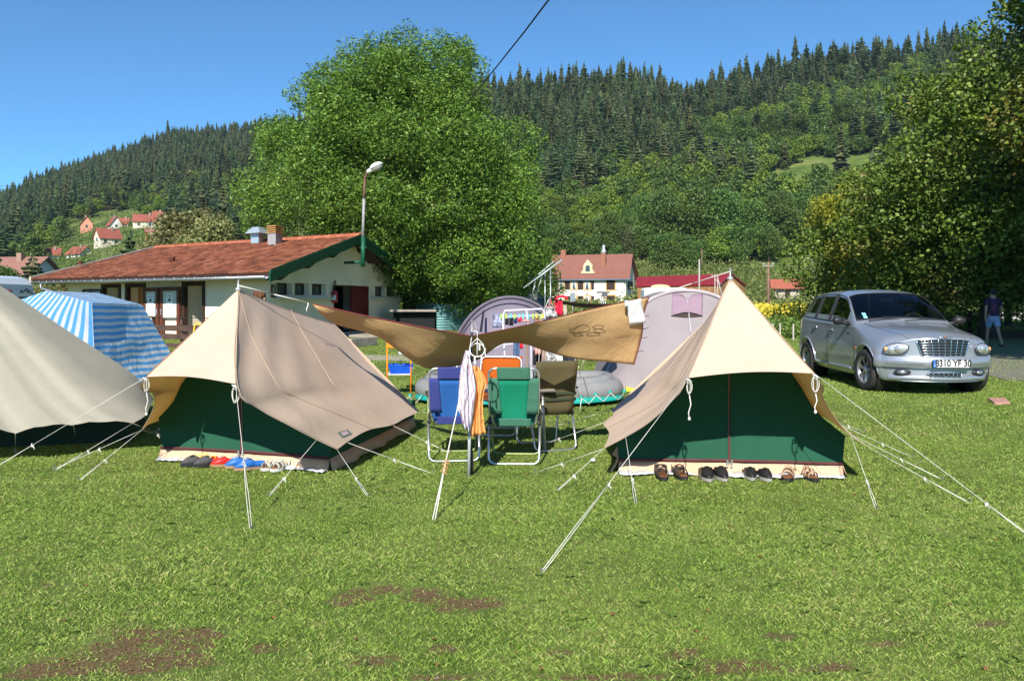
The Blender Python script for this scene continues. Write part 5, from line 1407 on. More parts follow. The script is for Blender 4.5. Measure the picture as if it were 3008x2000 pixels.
# bumper bar
def noseY(x, z=.5): 
    h = _bv.ray_cast(Vector((abs(x), -4, z)), Vector((0, 1, 0)))
    if h[0]: return h[0].y
    return -2.06+.30*(x/.76)**2
def front_band(z0, z1, xw, proud, n=28, name='bumper', m=PAINT, x0=None, edge=.02, cuts=None):
    mb = MB(); rows = []
    prof = [(0, z0), (proud*.8, z0+edge*.4), (proud, z0+edge), (proud, z1-edge), (proud*.8, z1-edge*.4), (0, z1)]
    for pr, z in prof:
        rows.append([Vector((x, -2.06+.30*(x/.76)**2-pr*(1 if abs(x) < xw*.96 else .4), z)) for x in np.linspace(-xw if x0 is None else x0, xw, n)])
    mb.grid(rows); return cb(mb, name, m, fix=False)
front_band(.395, .575, .80, .065)
mb = MB()   # wrap around corners
for s in (1, -1):
    rows = []
    for z in (.40, .43, .54, .575):
        o = .02 if z in (.43, .54) else -.0
        rows.append([Vector((s*x, y, z)) for x, y in ((.74+o, -1.80), (.80+o, -1.76), (.84+o, -1.70), (.84+o*.5, -1.66))])
    mb.grid(rows)
cb(mb, 'bumper_corner', PAINT, fix=False)
for s in (1, -1):   # grooves of the bumper and rubber pads
    mb = MB(); xs_ = np.linspace(.30, .74, 12)
    rows = [[Vector((s*x, -2.06+.30*(x/.76)**2-.068-o, z)) for x in xs_] for z, o in ((.44, 0), (.452, .014), (.528, .014), (.54, 0))]; mb.grid(rows); cb(mb, 'bumper_pad', PAINT, fix=False)
# chin
front_band(.215, .30, .70, .035, name='chin', edge=.03)
# main grille
def grille(xc, w0, w1, z0, z1, nc, nrw, name, proud=.02, bow=.02):
    par = None
    def gp(u, v, o=0):
        w_ = w1+(w0-w1)*v; x = xc+u*w_; z = z0+(z1-z0)*v+bow*(1-u*u)*(v-.3); y = noseY(x, min(max(z, .25), .8))-proud-o
        if z > .55: y = min(y, -2.05+.30*(x/.76)**2+.02+(z-.56)*.22-proud-o)
        return Vector((x, y, z))
    mb = MB(); mb.grid([[gp(u, v, -.004) for u in np.linspace(-1, 1, 15)] for v in np.linspace(0, 1, 7)]); g = cb(mb, name, mat('grille backing', (.008, .008, .01), .6), fix=False)
    mb = MB()
    for i in range(nrw+1):
        v = i/nrw; mb.tube([gp(u, v, .006) for u in np.linspace(-1, 1, 15)], .0068, 6)
    for i in range(nc+1):
        u = -1+2*i/nc; mb.tube([gp(u, v, .004) for v in np.linspace(0, 1, 7)], .006 if 0 < i < nc else .009, 6)
    cb(mb, 'grille_bars', CHROME, g)
    return g, gp
G1, gp1 = grille(0, .375, .31, .585, .795, 8, 6, 'grille', .012, .03)
grille(0, .25, .16, .225, .335, 7, 3, 'lower_grille', .045, .0)
# emblem with wings
mb = MB(); c = gp1(0, 1.0, .02)+Vector((0, -.005, .035)); mb.ball(c, (.022, .01, .014), 10, 6); em = cb(mb, 'emblem', mat('gold red emblem', (.35, .12, .05), .3, .7))
mb = MB()
for s in (1, -1): mb.tube([c+Vector((s*.02, 0, 0)), c+Vector((s*.07, .006, .002)), c+Vector((s*.11, .018, .006))], [.007, .005, .002], 6)
cb(mb, 'emblem_wings', CHROME, em)
# headlights
HLG, hn_, hb_ = nodes('headlight lens', .03, .6)
hb_.inputs['Base Color'].default_value = (.9, .92, .95, 1); hb_.inputs['Transmission Weight'].default_value = .0; hb_.inputs['Metallic'].default_value = .0
tr = hn_.nodes.new('ShaderNodeBsdfTransparent'); mx = hn_.nodes.new('ShaderNodeMixShader'); fr = hn_.nodes.new('ShaderNodeFresnel'); fr.inputs[0].default_value = 1.5
hn_.links.new(fr.outputs[0], mx.inputs[0]); hn_.links.new(tr.outputs[0], mx.inputs[1]); hn_.links.new(hb_.outputs[0], mx.inputs[2]); hn_.links.new(mx.outputs[0], hn_.nodes['Material Output'].inputs[0]); hb_.inputs['Metallic'].default_value = 1
for s in (1, -1):
    c = Vector((s*.622, -1.905, .672)); Mh = Matrix.Rotation(s*R(33), 3, 'Z') @ Matrix.Rotation(s*R(9), 3, 'Y')
    mb = MB(); mb.ball(c, (.175, .034, .080), 24, 12, Mh); mb.v = [v for v in mb.v]; hl = cb(mb, 'headlight', mat('headlight reflector', (.68, .70, .74), .3, .7, var=.35, vs=45, bmp=.6, bs=45))
    mb = MB(); ring = [c+Mh @ Vector((.175*math.cos(t), -.012, .082*math.sin(t))) for t in np.linspace(0, 2*PI, 36, endpoint=False)]; mb.tube(ring, .007, 6, False, 1, True); cb(mb, 'headlight_rim', mat('dark gap', (.05, .05, .055), .5), hl)
    for dx, r_, mm in ((-.03, .052, 'headlight bowl'), (.075, .042, 'headlight bowl')):
        mb = MB(); q = c+Mh @ Vector((s*dx-.0, -.034+abs(dx)*.12, .0)); Ml = Mh @ Matrix.Rotation(R(90), 3, 'X')
        mb.lathe(q, [(r_, .0), (r_*.95, .012), (r_*.35, .006), (0, .016)], 18, 'Z', Ml); cb(mb, 'bulb', mat('clear bulb glass', (.8, .82, .85), .08, .8, var=.0), hl)
    mb = MB(); mb.ball(c+Mh @ Vector((s*.130, -.022, .02)), (.03, .015, .03), 8, 6); cb(mb, 'indicator', mat('amber bulb', (.8, .35, .12), .2), hl)
    # fog lamp
    c2 = Vector((s*.545, -2.06+.30*(.545/.76)**2-.03, .335))
    mb = MB(); mb.ball(c2, (.115, .035, .05), 18, 10, Matrix.Rotation(s*R(18), 3, 'Z')); fl = cb(mb, 'fog_lamp', mat('fog lamp recess', (.03, .03, .035), .4))
    mb = MB(); mb.ball(c2+Vector((s*.01, -.02, .0)), (.06, .024, .032), 14, 8, Matrix.Rotation(s*R(18), 3, 'Z')); cb(mb, 'fog_glass', mat('fog lamp glass', (.5, .5, .55), .12, .8, var=.3, vs=60), fl)
# number plate
px0 = .055
mb = MB(); yb = -2.06-.078
mb.box((px0, yb-.006, .475), (.53, .008, .118)); pl = cb(mb, 'number_plate', BLKP, bevel=.002)
mb = MB(); mb.box((px0+.022, yb-.012, .475), (.466, .004, .104)); cb(mb, 'plate_face', mat('white plate', (.75, .75, .73), .4, var=.02), pl)
mb = MB(); mb.box((px0-.234, yb-.0125, .475), (.044, .004, .104)); cb(mb, 'plate_band', mat('blue plate band', (.03, .16, .62), .4), pl)
M3 = Matrix(((1, 0, 0), (0, 0, -1), (0, 1, 0)))
t = ctext('plate_letters', '8310 YF 30', .128, M3 @ Matrix.Diagonal((.86, 1, 1)), Vector((px0+.022, yb-.016, .475)), mat('black plate letters', (.015, .015, .015), .5), pl)
t2 = ctext('plate_country', 'F', .04, M3, Vector((px0-.234, yb-.016, .448)), mat('white plate', (.75, .75, .73)), pl)
mb = MB()
for k in range(12):
    a = 2*PI*k/12; mb.ball((px0-.234+math.cos(a)*.013, yb-.016, .497+math.sin(a)*.013), .0022, 5, 4)
cb(mb, 'plate_stars', mat('yellow stars', (.7, .55, .05), .5), pl)
# mirrors
for s in (1, -1):
    mb = MB(); mb.ball((s*.965, -.585, 1.055), (.10, .06, .072), 18, 12, Matrix.Rotation(-s*R(12), 3, 'Z')); mb.tube([Vector((s*.79, -.57, 1.0)), Vector((s*.86, -.57, 1.01)), Vector((s*.92, -.58, 1.03))], [.04, .03, .035], 8)
    mi_ = cb(mb, 'wing_mirror', BLKP)
    mb = MB(); mb.lathe((s*.965, -.522, 1.055), [(0, 0), (.075, .0)], 18, 'Y'); cb(mb, 'mirror_glass', CHROME, mi_, fix=False)
# handles
for s in (1, -1):
    for y, z in ((.17, .885), (.90, .91)):
        v = onbody((1, y, z)); mb = MB(); mb.tube([Vector(((v.x+.002)*s, y-.075, z)), Vector(((v.x+.034)*s, y-.04, z)), Vector(((v.x+.034)*s, y+.04, z)), Vector(((v.x+.002)*s, y+.075, z))], .014, 8); h = cb(mb, 'door_handle', CHROME)
        mb = MB(); mb.ball(((v.x-.004)*s, y, z), (.012, .045, .04), 10, 6); cb(mb, 'handle_recess', SEAM, h)
    v = onbody((1, -.98, .64)); mb = MB(); mb.ball((v.x*s, -.98, .64), (.008, .03, .017), 8, 6); cb(mb, 'side_indicator', mat('amber lens', (.75, .16, .03), .25))
v = onbody((1, -.60, .86)); Mb = Matrix(((0, 0, -1), (-1, 0, 0), (0, 1, 0)))
ctext('badge', 'PT CRUISER', .032, Mb, Vector((-v.x-.002, -.60, .86)), mat('dark badge', (.12, .12, .13), .4, .5), body)
# wipers, stickers, aerial
mb = MB()
for x0, x1 in ((.62, .02), (.02, -.55)):
    a = Vector((x1, -.765, 1.055)); b = Vector((x0, -.70, 1.075)); mb.tube([a, a.lerp(b, .5)+Vector((0, 0, .018)), b], .008, 5)
cb(mb, 'wiper', BLKP)
def wsp(x, t):
    h = _bv.ray_cast(Vector((abs(x), -.74+.62*t, 3)), Vector((0, 0, -1)))
    return Vector((x, h[0].y-.012, h[0].z+.004))
mb = MB(); d = (wsp(-.6, .45)-wsp(-.6, .2)).normalized()
for k in (0, 1):
    q = wsp(-.585, .14+.1*k); mb.quad(q, q+Vector((.06, 0, 0)), q+Vector((.06, 0, 0))+d*.06, q+d*.06)
st = cb(mb, 'windscreen_sticker', mat('turquoise sticker', (.25, .65, .75), .5), fix=False)
mb = MB(); mb.tube([Vector((-.53, -.75, 1.02)), Vector((-.53, -.70, 1.75))], .0022, 5); cb(mb, 'aerial', BLKP)
# interior
mb = MB(); mb.box((0, -.60, .93), (1.34, .35, .16)); mb.box((0, .3, .42), (1.5, 2.6, .1)); cb(mb, 'dashboard', mat('grey dashboard', (.045, .045, .05), .7), bevel=.03)
for x in (-.36, .36):
    for y in (.12, .95):
        mb = MB(); mb.box((x, y, .62), (.5, .5, .16)); mb.hexa([Vector((x-.24, y+.2, .6)), Vector((x+.24, y+.2, .6)), Vector((x+.24, y+.34, .6)), Vector((x-.24, y+.34, .6))], [Vector((x-.2, y+.32, 1.18)), Vector((x+.2, y+.32, 1.18)), Vector((x+.2, y+.42, 1.18)), Vector((x-.2, y+.42, 1.18))])
        se = cb(mb, 'seat', SEATC, bevel=.04)
        mb = MB(); mb.box((x, y+.37, 1.285), (.26, .09, .16)); cb(mb, 'headrest', SEATC, se, bevel=.04)
mb = MB(); c = Vector((.36, -.38, 1.0)); Mr = Matrix.Rotation(R(62), 3, 'X')
mb.tube([c+Mr @ Vector((math.cos(t)*.185, math.sin(t)*.185, 0)) for t in np.linspace(0, 2*PI, 28, endpoint=False)], .014, 8, False, 1, True)
for a in (0, 2.1, 4.2): mb.tube([c, c+Mr @ Vector((math.cos(a)*.18, math.sin(a)*.18, 0))], .012, 5)
mb.tube([c, c+Vector((0, -.25, -.12))], .03, 8); cb(mb, 'steering_wheel', mat('grey steering wheel', (.12, .12, .13), .6))
mb = MB(); mb.box((0, -.14, 1.385), (.24, .03, .07)); cb(mb, 'rear_view_mirror', BLKP, bevel=.01)
# ================================================================== camp furniture
ALU = mat('bright aluminium tube', (.62, .63, .65), .28, .85, var=.06)
def frame_fn(loc, rz):
    M = Matrix.Translation(loc) @ Matrix.Rotation(rz, 4, 'Z')
    return lambda x, y, z: M @ Vector((x, y, z))
def armchair(loc, rz, main, trim, label, w=.50, h=.89, lean=.13, tube=ALU, legc=None, name='camping_chair', padded=False):
    """folding chair; local +y is the way the sitter faces"""
    root = empty(name, loc, label, 'chair', 'folding chairs around the camp table'); T = frame_fn(loc, rz); hw = w/2
    def back(x, z): return T(x, -.02-(z-.36)/(h-.36)*lean, z)
    cm_ = cloth('fabric '+main[0], main[1], .22, wrinkle=.15); ct = cloth('trim '+trim[0], trim[1], .05, wrinkle=.2)
    lc = legc or tube
    # back frame
    mb = MB(); R_ = .06
    pts = [back(-hw+.05, .34), back(-hw, .5), back(-hw, h-R_)]+[back(-hw+R_-R_*math.cos(t), h-R_+R_*math.sin(t)) for t in np.linspace(.2, PI/2, 5)]
    pts += [Vector(p) for p in [back(hw-R_+R_*math.cos(t), h-R_+R_*math.sin(t)) for t in np.linspace(PI/2, .2, 5)]]+[back(hw, h-R_), back(hw, .5), back(hw-.05, .34)]
    mb.tube(pts, .0115, 8); mb.build('back_frame', tube, root)
    # back fabric: main panel, side trims, top sleeve, bottom band
    def panel(x0, x1, z0, z1, off, m, nm, x0b=None, x1b=None):
        mb = MB(); rows = []
        for v in np.linspace(0, 1, 8):
            z = z0+(z1-z0)*v; a = (x0b if x0b is not None else x0)*(1-v)+x0*v; b = (x1b if x1b is not None else x1)*(1-v)+x1*v
            rows.append([back(a+(b-a)*u, z)+(T(0, off+.02*math.sin(u*PI)*math.sin(v*PI)*(1 if nm == 'backrest' else 0), 0)-T(0, 0, 0)) for u in np.linspace(0, 1, 8)])
        mb.grid(rows); return mb.build(nm, m, root, fix=False, solid=.003)
    sw = .085
    if padded:
        panel(-hw-.01, hw+.01, .36, h+.01, -.016, cm_, 'backrest', -hw+.02, hw-.02)
        panel(-hw-.012, hw+.012, .50, .53, -.020, ct, 'strap'); panel(-hw-.012, hw+.012, .56, .59, -.020, ct, 'strap')
    else:
        panel(-hw+sw, hw-sw, .36, h-.10, -.006, cm_, 'backrest', -hw+sw+.03, hw-sw-.03)
        panel(-hw+.075, hw-.075, h-.105, h+.012, -.016, ct, 'top_sleeve')
        for s in (-1, 1):
            a, b = (-hw-.006, -hw+sw) if s < 0 else (hw-sw, hw+.006); ab, bb = (-hw+.01, -hw+sw+.03) if s < 0 else (hw-sw-.03, hw-.01)
            panel(a, b, .46 , h-.09, -.014, ct, 'side_sleeve', ab, bb)
        panel(-hw+.07, hw-.07, .345, .42, -.012, ct, 'bottom_sleeve')
    # seat
    mb = MB(); rows = [[T(-hw+.03+(w-.06)*u, .0+.44*v, .365+.03*v-.035*math.sin(u*PI)*math.sin(v*PI)) for u in np.linspace(0, 1, 8)] for v in np.linspace(0, 1, 8)]
    mb.grid(rows); mb.build('seat', cm_ if not padded else ct, root, fix=False, solid=.004)
    mb = MB(); mb.tube([T(-hw, 0, .355), T(-hw, .44, .40), T(-hw+.05, .47, .40), T(hw-.05, .47, .40), T(hw, .44, .40), T(hw, 0, .355)], .011, 8); mb.build('seat_frame', tube, root)
    # rear leg loop, front leg loop
    def loop(y0, z0, y1, m):
        mb = MB(); pts = [T(-hw-.01, y0, z0), T(-hw-.005, y1, .085)]+[T(-hw+.06-.065*math.cos(t), y1-.02*math.sin(t), .07-.058*math.sin(t)) for t in np.linspace(.3, PI/2, 5)]
        pts += [T(hw-.06+.065*math.cos(t), y1-.02*math.sin(t), .07-.058*math.sin(t)) for t in np.linspace(PI/2, .3, 5)]+[T(hw+.005, y1, .085), T(hw+.01, y0, z0)]
        mb.tube(pts, .011, 8); return mb.build('leg_loop', m, root)
    loop(.03, .375, -.08, tube); loop(.34, .60, .42, lc)
    for s in (-1, 1):
        mb = MB(); a = T(s*(hw+.012), -.075, .62); b = T(s*(hw+.015), .36, .60)
        d = T(s*.024, 0, 0)-T(0, 0, 0); U = Vector((0, 0, .02))
        mb.hexa([a-d, a+d, b+d, b-d], [a-d+U, a+d+U, b+d+U, b-d+U]); mb.build('armrest', mat('brown armrest', (.05, .035, .025), .5), root, bevel=.006)
        mb = MB(); q = T(s*hw, .0, .37); mb.ball(q, .022, 8, 6); mb.ball(q+Vector((0, 0, .05)), .016, 8, 6); mb.tube([q, T(s*hw, .04, .45)], .01, 6); mb.build('hinge', mat('dark hinge plastic', (.03, .03, .03), .4), root)
    return root
def GZ(px, D): return G(px, D)
OLT = mat('olive enamel tube', (.22, .27, .10), .4, .3)
gc = G(1514, 7.60); gc.x = -.0+((1508-1504)/F_*7.6)
armchair(G(1511, 7.58), R(-3), ('bright green', (.012, .23, .13)), ('grey green', (.055, .16, .105)), 'bright green folding chair seen from behind in front of the camp table', w=.455, legc=OLT)
armchair(G(1333, 7.72), R(6), ('bright blue', (.03, .13, .40)), ('navy', (.045, .055, .21)), 'blue and navy folding chair seen from behind beside the tarpaulin pole', w=.46, h=.88, legc=OLT)
armchair(G(1622, 8.25), R(20), ('olive canvas', (.12, .10, .048)), ('dark olive', (.05, .06, .035)), 'olive brown folding chair at the right side of the camp table', w=.44, h=.895, lean=.10, padded=True)
armchair(G(1468, 9.3), R(172), ('burnt orange', (.46, .10, .012)), ('dark orange', (.30, .06, .01)), 'orange folding chair on the far side of the camp table', w=.47, h=.83, lean=.10, padded=True)
# table
tl = G(1500, 8.35); T = frame_fn(tl, R(4)); tb = empty('camp_table', tl, 'folding camp table with pale top standing between the four chairs', 'table')
mb = MB()
mb.hexa([T(-.42, -.28, .60), T(.42, -.28, .60), T(.42, .28, .60), T(-.42, .28, .60)], [T(-.42, -.28, .625), T(.42, -.28, .625), T(.42, .28, .625), T(-.42, .28, .625)]); mb.build('tabletop', mat('pale wood effect top', (.42, .33, .22), .5, var=.15), tb, bevel=.006)
mb = MB(); mb.tube([T(-.42, -.28, .61), T(.42, -.28, .61), T(.42, .28, .61), T(-.42, .28, .61)], .014, 6, False, 1, True); mb.build('table_rim', ALU, tb)
for x in (-.30, .30):
    for y in (-.22, .22):
        mb = MB(); mb.tube([T(x, y, .60), T(x*1.05, y, .3), T(x*1.08, y*1.1, -.01)], .016, 8); mb.build('leg', mat('grey table leg', (.42, .42, .42), .4, .5), tb)
# orange camp kitchen
KO = mat('orange enamel', (.85, .24, .012), .4, var=.05)
kl = G(1172, 12.0); ks = empty('camp_kitchen', kl, 'orange camp kitchen stand with wind guard beside the left tent', 'kitchen stand'); T = frame_fn(kl, R(8))
W2, D2 = .17, .16
for x in (-W2, W2):
    for y in (-D2, D2): mb = MB(); mb.tube([T(x, y, 0), T(x, y, .70)], .010, 6); mb.build('leg', KO, ks)
mb = MB(); mb.box(T(0, 0, .705), (2*W2+.03, 2*D2+.03, .035), Matrix.Rotation(R(8), 3, 'Z')); mb.build('worktop', KO, ks, bevel=.004)
mb = MB(); a = [T(-W2, -D2, .72), T(-W2+.02, -D2, .72), T(-W2+.02, D2, .72), T(-W2, D2, .72)]; 
mb.hexa([T(-W2, -D2-.005, .72), T(.08, -D2-.005, .72), T(.08, -D2+.01, .72), T(-W2, -D2+.01, .72)], [T(-W2, -D2-.005, .92), T(-.06, -D2-.005, .86), T(-.06, -D2+.01, .86), T(-W2, -D2+.01, .92)])
mb.hexa([T(-W2-.01, -D2, .72), T(-W2+.005, -D2, .72), T(-W2+.005, D2, .72), T(-W2-.01, D2, .72)], [T(-W2-.01, -D2, .92), T(-W2+.005, -D2, .92), T(-W2+.005, D2, .92), T(-W2-.01, D2, .92)])
mb.build('wind_guard', KO, ks)
mb = MB(); mb.box(T(0, 0, .30), (2*W2+.02, 2*D2, .015), Matrix.Rotation(R(8), 3, 'Z')); mb.build('shelf', mat('white wire shelf', (.6, .6, .58), .6), ks)
q = P(1187, 1089, 11.7); c = G(1187, 11.7); mb = MB(); R8 = Matrix.Rotation(R(8), 3, 'Z'); z0 = .445
lo = [T(.0-.12, -.14, .31), T(.17, -.14, .31), T(.17, .10, .31), T(-.12, .10, .31)]; hi = [T(-.15, -.17, .43), T(.20, -.17, .43), T(.20, .13, .43), T(-.15, .13, .43)]
mb.grid([lo, hi], False, True); mb.add(lo, [(0, 1, 2, 3)]); mb.tube(hi, .008, 5, False, 1, True); tag(mb.build('plastic_tub', mat('blue plastic', (.012, .09, .55), .35), solid=.004, fix=False), 'blue plastic tub standing on the shelf of the orange camp kitchen', 'tub')
mb = MB(); b_ = T(.02, 0, .31); mb.lathe(b_, [(0, 0), (.03, 0), (.03, .12), (.012, .16), (.012, .19), (0, .19)], 12); tag(mb.build('bottle', mat('dark green bottle', (.02, .07, .02), .2)), 'dark green bottle standing in the blue tub', 'bottle')
c = T(.04, -.2, .625); ln = empty('camping_lantern', c, 'small grey lantern hanging from the orange camp kitchen', 'lantern')
mb = MB(); mb.box(c+Vector((0, 0, .0)), (.10, .05, .075)); mb.build('lamp_body', mat('grey lamp body', (.25, .25, .25), .4), ln, bevel=.008)
mb = MB(); mb.box(c+Vector((0, -.028, 0)), (.075, .006, .05)); mb.build('lamp_glass', mat('pale lamp glass', (.6, .62, .6), .2), ln)
mb = MB(); mb.tube([c+Vector((-.045, 0, .04)), c+Vector((-.03, 0, .075)), c+Vector((.03, 0, .075)), c+Vector((.045, 0, .04))], .004, 5); mb.build('handle', mat('black wire', (.02, .02, .02), .5), ln)
# inflatable boat
BG = mat('grey boat rubber', (.22, .22, .22), .38, var=.08, bmp=.15, bs=6); TEAL = mat('teal boat cloth', (.008, .30, .25), .5, var=.1)
bc = G(1525, 11.3); boat = empty('inflatable_boat', bc, 'grey inflatable boat with teal skirt lying behind the camp chairs', 'boat')
def ringpts(rx, ry, z, n=44, off=0, tilt=0.0):
    out = []
    for t in np.linspace(0, 2*PI, n, endpoint=False):
        ct, st = math.cos(t), math.sin(t); x = rx*math.copysign(abs(ct)**.75, ct); y = ry*math.copysign(abs(st)**.75, st)
        out.append(bc+Vector((x, y, z+tilt*(y/ry)+.04*(x/rx)**2)))
    return out
mb = MB(); mb.tube(ringpts(1.30, .45, .14), .14, 18, False, 1, True); mb.build('lower_tube', BG, boat)
mb = MB(); mb.tube(ringpts(1.22, .42, .26, tilt=.02), .09, 18, False, 1, True); mb.build('upper_tube', BG, boat)
mb = MB(); rp = ringpts(1.2, .4, .12); mb.add(rp, [tuple(range(len(rp)))]); mb.build('floor', BG, boat, fix=False)
mb = MB(); r1 = ringpts(1.36, .56, .11, 60); r2 = ringpts(1.44, .63, .02, 60); r1 = [p+Vector((0, 0, .02*math.sin(i*.9))) for i, p in enumerate(r1)]; mb.grid([r1, r2], True, True); mb.build('skirt', TEAL, boat, fix=False, solid=.004)
mb = MB(); dz = []
for px, py, D in ((1204, 1163, 10.3), (1237, 1165, 10.2), (1708, 1168, 10.25), (1750, 1160, 10.2), (1793, 1153, 10.3), (1834, 1151, 10.5)):
    q = P(px, py, D); dz.append(q); mb.ball(q+Vector((0, .02, 0)), (.026, .02, .03), 10, 6)
mb.build('eyelet_patch', TEAL, boat)
mb = MB()
for a, b in zip(dz, dz[1:]):
    if (a-b).length < .5: mb.tube([a+Vector((0, -.02, 0)), a.lerp(b, .5)+Vector((0, -.05, -.09)), b+Vector((0, -.02, 0))], .005, 5)
mb.tube([dz[0]+Vector((-.12, 0, -.1)), dz[0]], .005, 5); mb.tube([dz[2], dz[2]+Vector((-.01, -.02, -.07)), dz[2]+Vector((-.02, -.02, -.16))], .006, 5); mb.build('lacing', ROPE, boat)
# ---------------------------------------------------------------- purple grey dome tent
PUR = cloth('grey violet nylon', (.235, .20, .245), .15, wrinkle=.5, ws=4); PURD = mat('black nylon band', (.02, .02, .025), .7)
dc = G(1500, 14.2); dome = empty('dome_tent', dc, 'grey violet dome tent behind the tarpaulin', 'tent')
def dp(th, ph, k=1.0):
    x = 1.02*math.cos(ph)*math.cos(th); y = -1.35*math.cos(ph)*math.sin(th); z = 1.40*math.sin(ph)**.9 if ph > 0 else 0
    return dc+Vector((x*k, y*k, z*k))
mb = MB(); rows = [[dp(t, p)+Vector((0, 0, 0)) for t in np.linspace(0, 2*PI, 40, endpoint=False)] for p in np.linspace(0.001, PI/2, 16)]; mb.grid(rows, True, True); mb.build('flysheet', PUR, dome, fix=False)
mb = MB()
for s in (.9, -.9):
    pts = []
    for t in np.linspace(0, PI, 26):
        x = -1.04*math.cos(t); y = s*(.25); pts.append(dc+Vector((x, -.35+y*math.sin(t)*1.2, 1.43*math.sin(t)**.9)))
    mb.tube(pts, .028, 6)
mb.build('pole_sleeve', mat('violet sleeve', (.13, .11, .14), .7), dome)
mb = MB(); mb.hexa([P(1408, 975, 12.6), P(1416, 975, 12.6), P(1416, 975, 12.62), P(1408, 975, 12.62)], [P(1418, 912, 13.3), P(1424, 911, 13.3), P(1424, 911, 13.33), P(1418, 912, 13.33)]); mb.build('vent_strip', PURD, dome)
rope_to(dome, P(1388, 930, 13.2), P(1385, 990, 8.4)+Vector((0, 1.5, 0)), .1, tail=False)
# ---------------------------------------------------------------- lilac tunnel tent
LIL = cloth('pale lilac grey polyester', (.34, .295, .30), .2, wrinkle=.25, ws=3); PNK = cloth('mauve window flap', (.31, .21, .26), .1, wrinkle=.6, ws=8)
lt = empty('tunnel_tent', G(2000, 13), 'pale lilac grey tunnel tent with mauve window flap standing behind the right cream tent', 'tent')
arch = []
ap = [(1765,1140),(1792,1075),(1830,1000),(1868,925),(1908,884),(1960,862),(2010,856),(2060,860),(2110,875),(2160,905),(2200,950),(2240,1020),(2270,1100),(2285,1140)]
D1 = 12.9
AR_ = curve_pts([P(a, b, D1+(.0 if b > 1100 else .25)) for a, b in ap], 41)
base = [P(1768+(2285-1768)*i/40, 1148, 12.35) for i in range(41)]; base = [Vector((p.x, 12.35+.0*i, .11)) for i, p in enumerate(base)]
rows = []
for v in np.linspace(0, 1, 18):
    rows.append([base[i].lerp(AR_[i], v)+Vector((0, -.22*math.sin(v*PI)*math.sin(i/40*PI)+.01*math.sin(i*.9+v*5), 0)) for i in range(41)])
mb = MB(); mb.grid(rows); 
AB = [p+Vector((.15, 3.6, -.25)) for p in AR_]; mb.grid([AR_, [p+Vector((.07, 1.6, .03)) for p in AR_], AB]); mb.build('flysheet', LIL, lt, fix=False)
mb = MB(); mb.tube([p+Vector((0, -.01, .015)) for p in AR_], .03, 6); mb.build('pole_sleeve', mat('lilac sleeve', (.42, .36, .37), .7), lt)
def lpt(px, py, o=.01):
    return snap_to(rows, px, py, o)
mb = MB()
L1 = [lpt(1976+(2015-1976)*u, 868+(70)*v-(0 if v else 0)) for v in (0,) for u in (0,)]
g = []
for v in np.linspace(0, 1, 7):
    r_ = []
    for u in np.linspace(0, 1, 13):
        xx = 1974-2*v+(90)*u; top_ = 866+18*math.exp(-((u-.5)/.12)**2)*1.0; bot = 932-10*math.sin(u*PI)
        q = lpt(xx, top_+(bot-top_)*v, .02+.02*v); r_.append(q)
    g.append(r_)
if all(p is not None for r_ in g for p in r_): mb.grid(g); wf = mb.build('window_flap', PNK, lt, fix=False, solid=.004)
mb = MB(); q = [lpt(1975+88*u, 930-10*math.sin(u*PI)+14*math.sin(u*PI)*v, .012) for v in (0, 1) for u in np.linspace(0, 1, 11)]
if all(q): mb.grid([q[:11], q[11:]]); mb.build('window_opening', mat('dark mesh', (.05, .035, .03), .8), lt, fix=False)
q = [lpt(2019+10*t, 885+95*t, .022) for t in np.linspace(0, 1, 8)]
if all(q): mb = MB(); mb.tube(q, .006, 5); mb.build('zip', mat('pale zip', (.6, .6, .62), .5), lt)
mb = MB(); mb.hexa([base[4]+Vector((.1,-.05,-.08)), base[6]+Vector((.3,-.05,-.08)), base[6]+Vector((.3,.1,-.08)), base[4]+Vector((.1,.1,-.08))], [base[4]+Vector((.1,-.02,.1)), base[6]+Vector((.3,-.02,.02)), base[6]+Vector((.3,.1,.02)), base[4]+Vector((.1,.1,.1))]); mb.build('mud_flap', mat('lime yellow cloth', (.55, .65, .03), .6), lt)
# dark brown second awning
dt = empty('dark_awning', G(1700, 12.0), 'thin dark brown awning sagging in front of the cream house', 'awning')
g = coons([P(1616, 877, 11.0), P(1700, 890, 11.2), P(1800, 893, 11.4)], [P(1628, 884, 12.5), P(1700, 902, 12.5), P(1800, 905, 12.6)], [P(1616, 877, 11.0), P(1628, 884, 12.5)], [P(1800, 893, 11.4), P(1800, 905, 12.6)], 16, 6)
mb = MB(); mb.grid(g); mb.build('sheet', cloth('dark brown awning cloth', (.10, .065, .05), .1), dt, fix=False, solid=.004)
mb = MB(); mb.tube([G(1614, 11.0), P(1614, 872, 11.0)], .014, 8); mb.build('pole', ALU, dt)
mb = MB(); mb.tube([G(1548, 10.2), P(1548, 1010, 10.2)], .016, 8); mb.build('pole', mat('brown pole', (.2, .14, .1), .5), dt)
mb = MB(); mb.tube([P(1614, 874, 11.0), P(1590, 930, 11.0), G(1575, 10.6)], .004, 5); mb.tube([P(1616, 878, 11), P(1700, 1080, 9.6)], .003, 5); mb.tube([P(1715, 1060, 10), GP(1690, 1125)], .004, 5); mb.build('guy_rope', ROPE, dt)
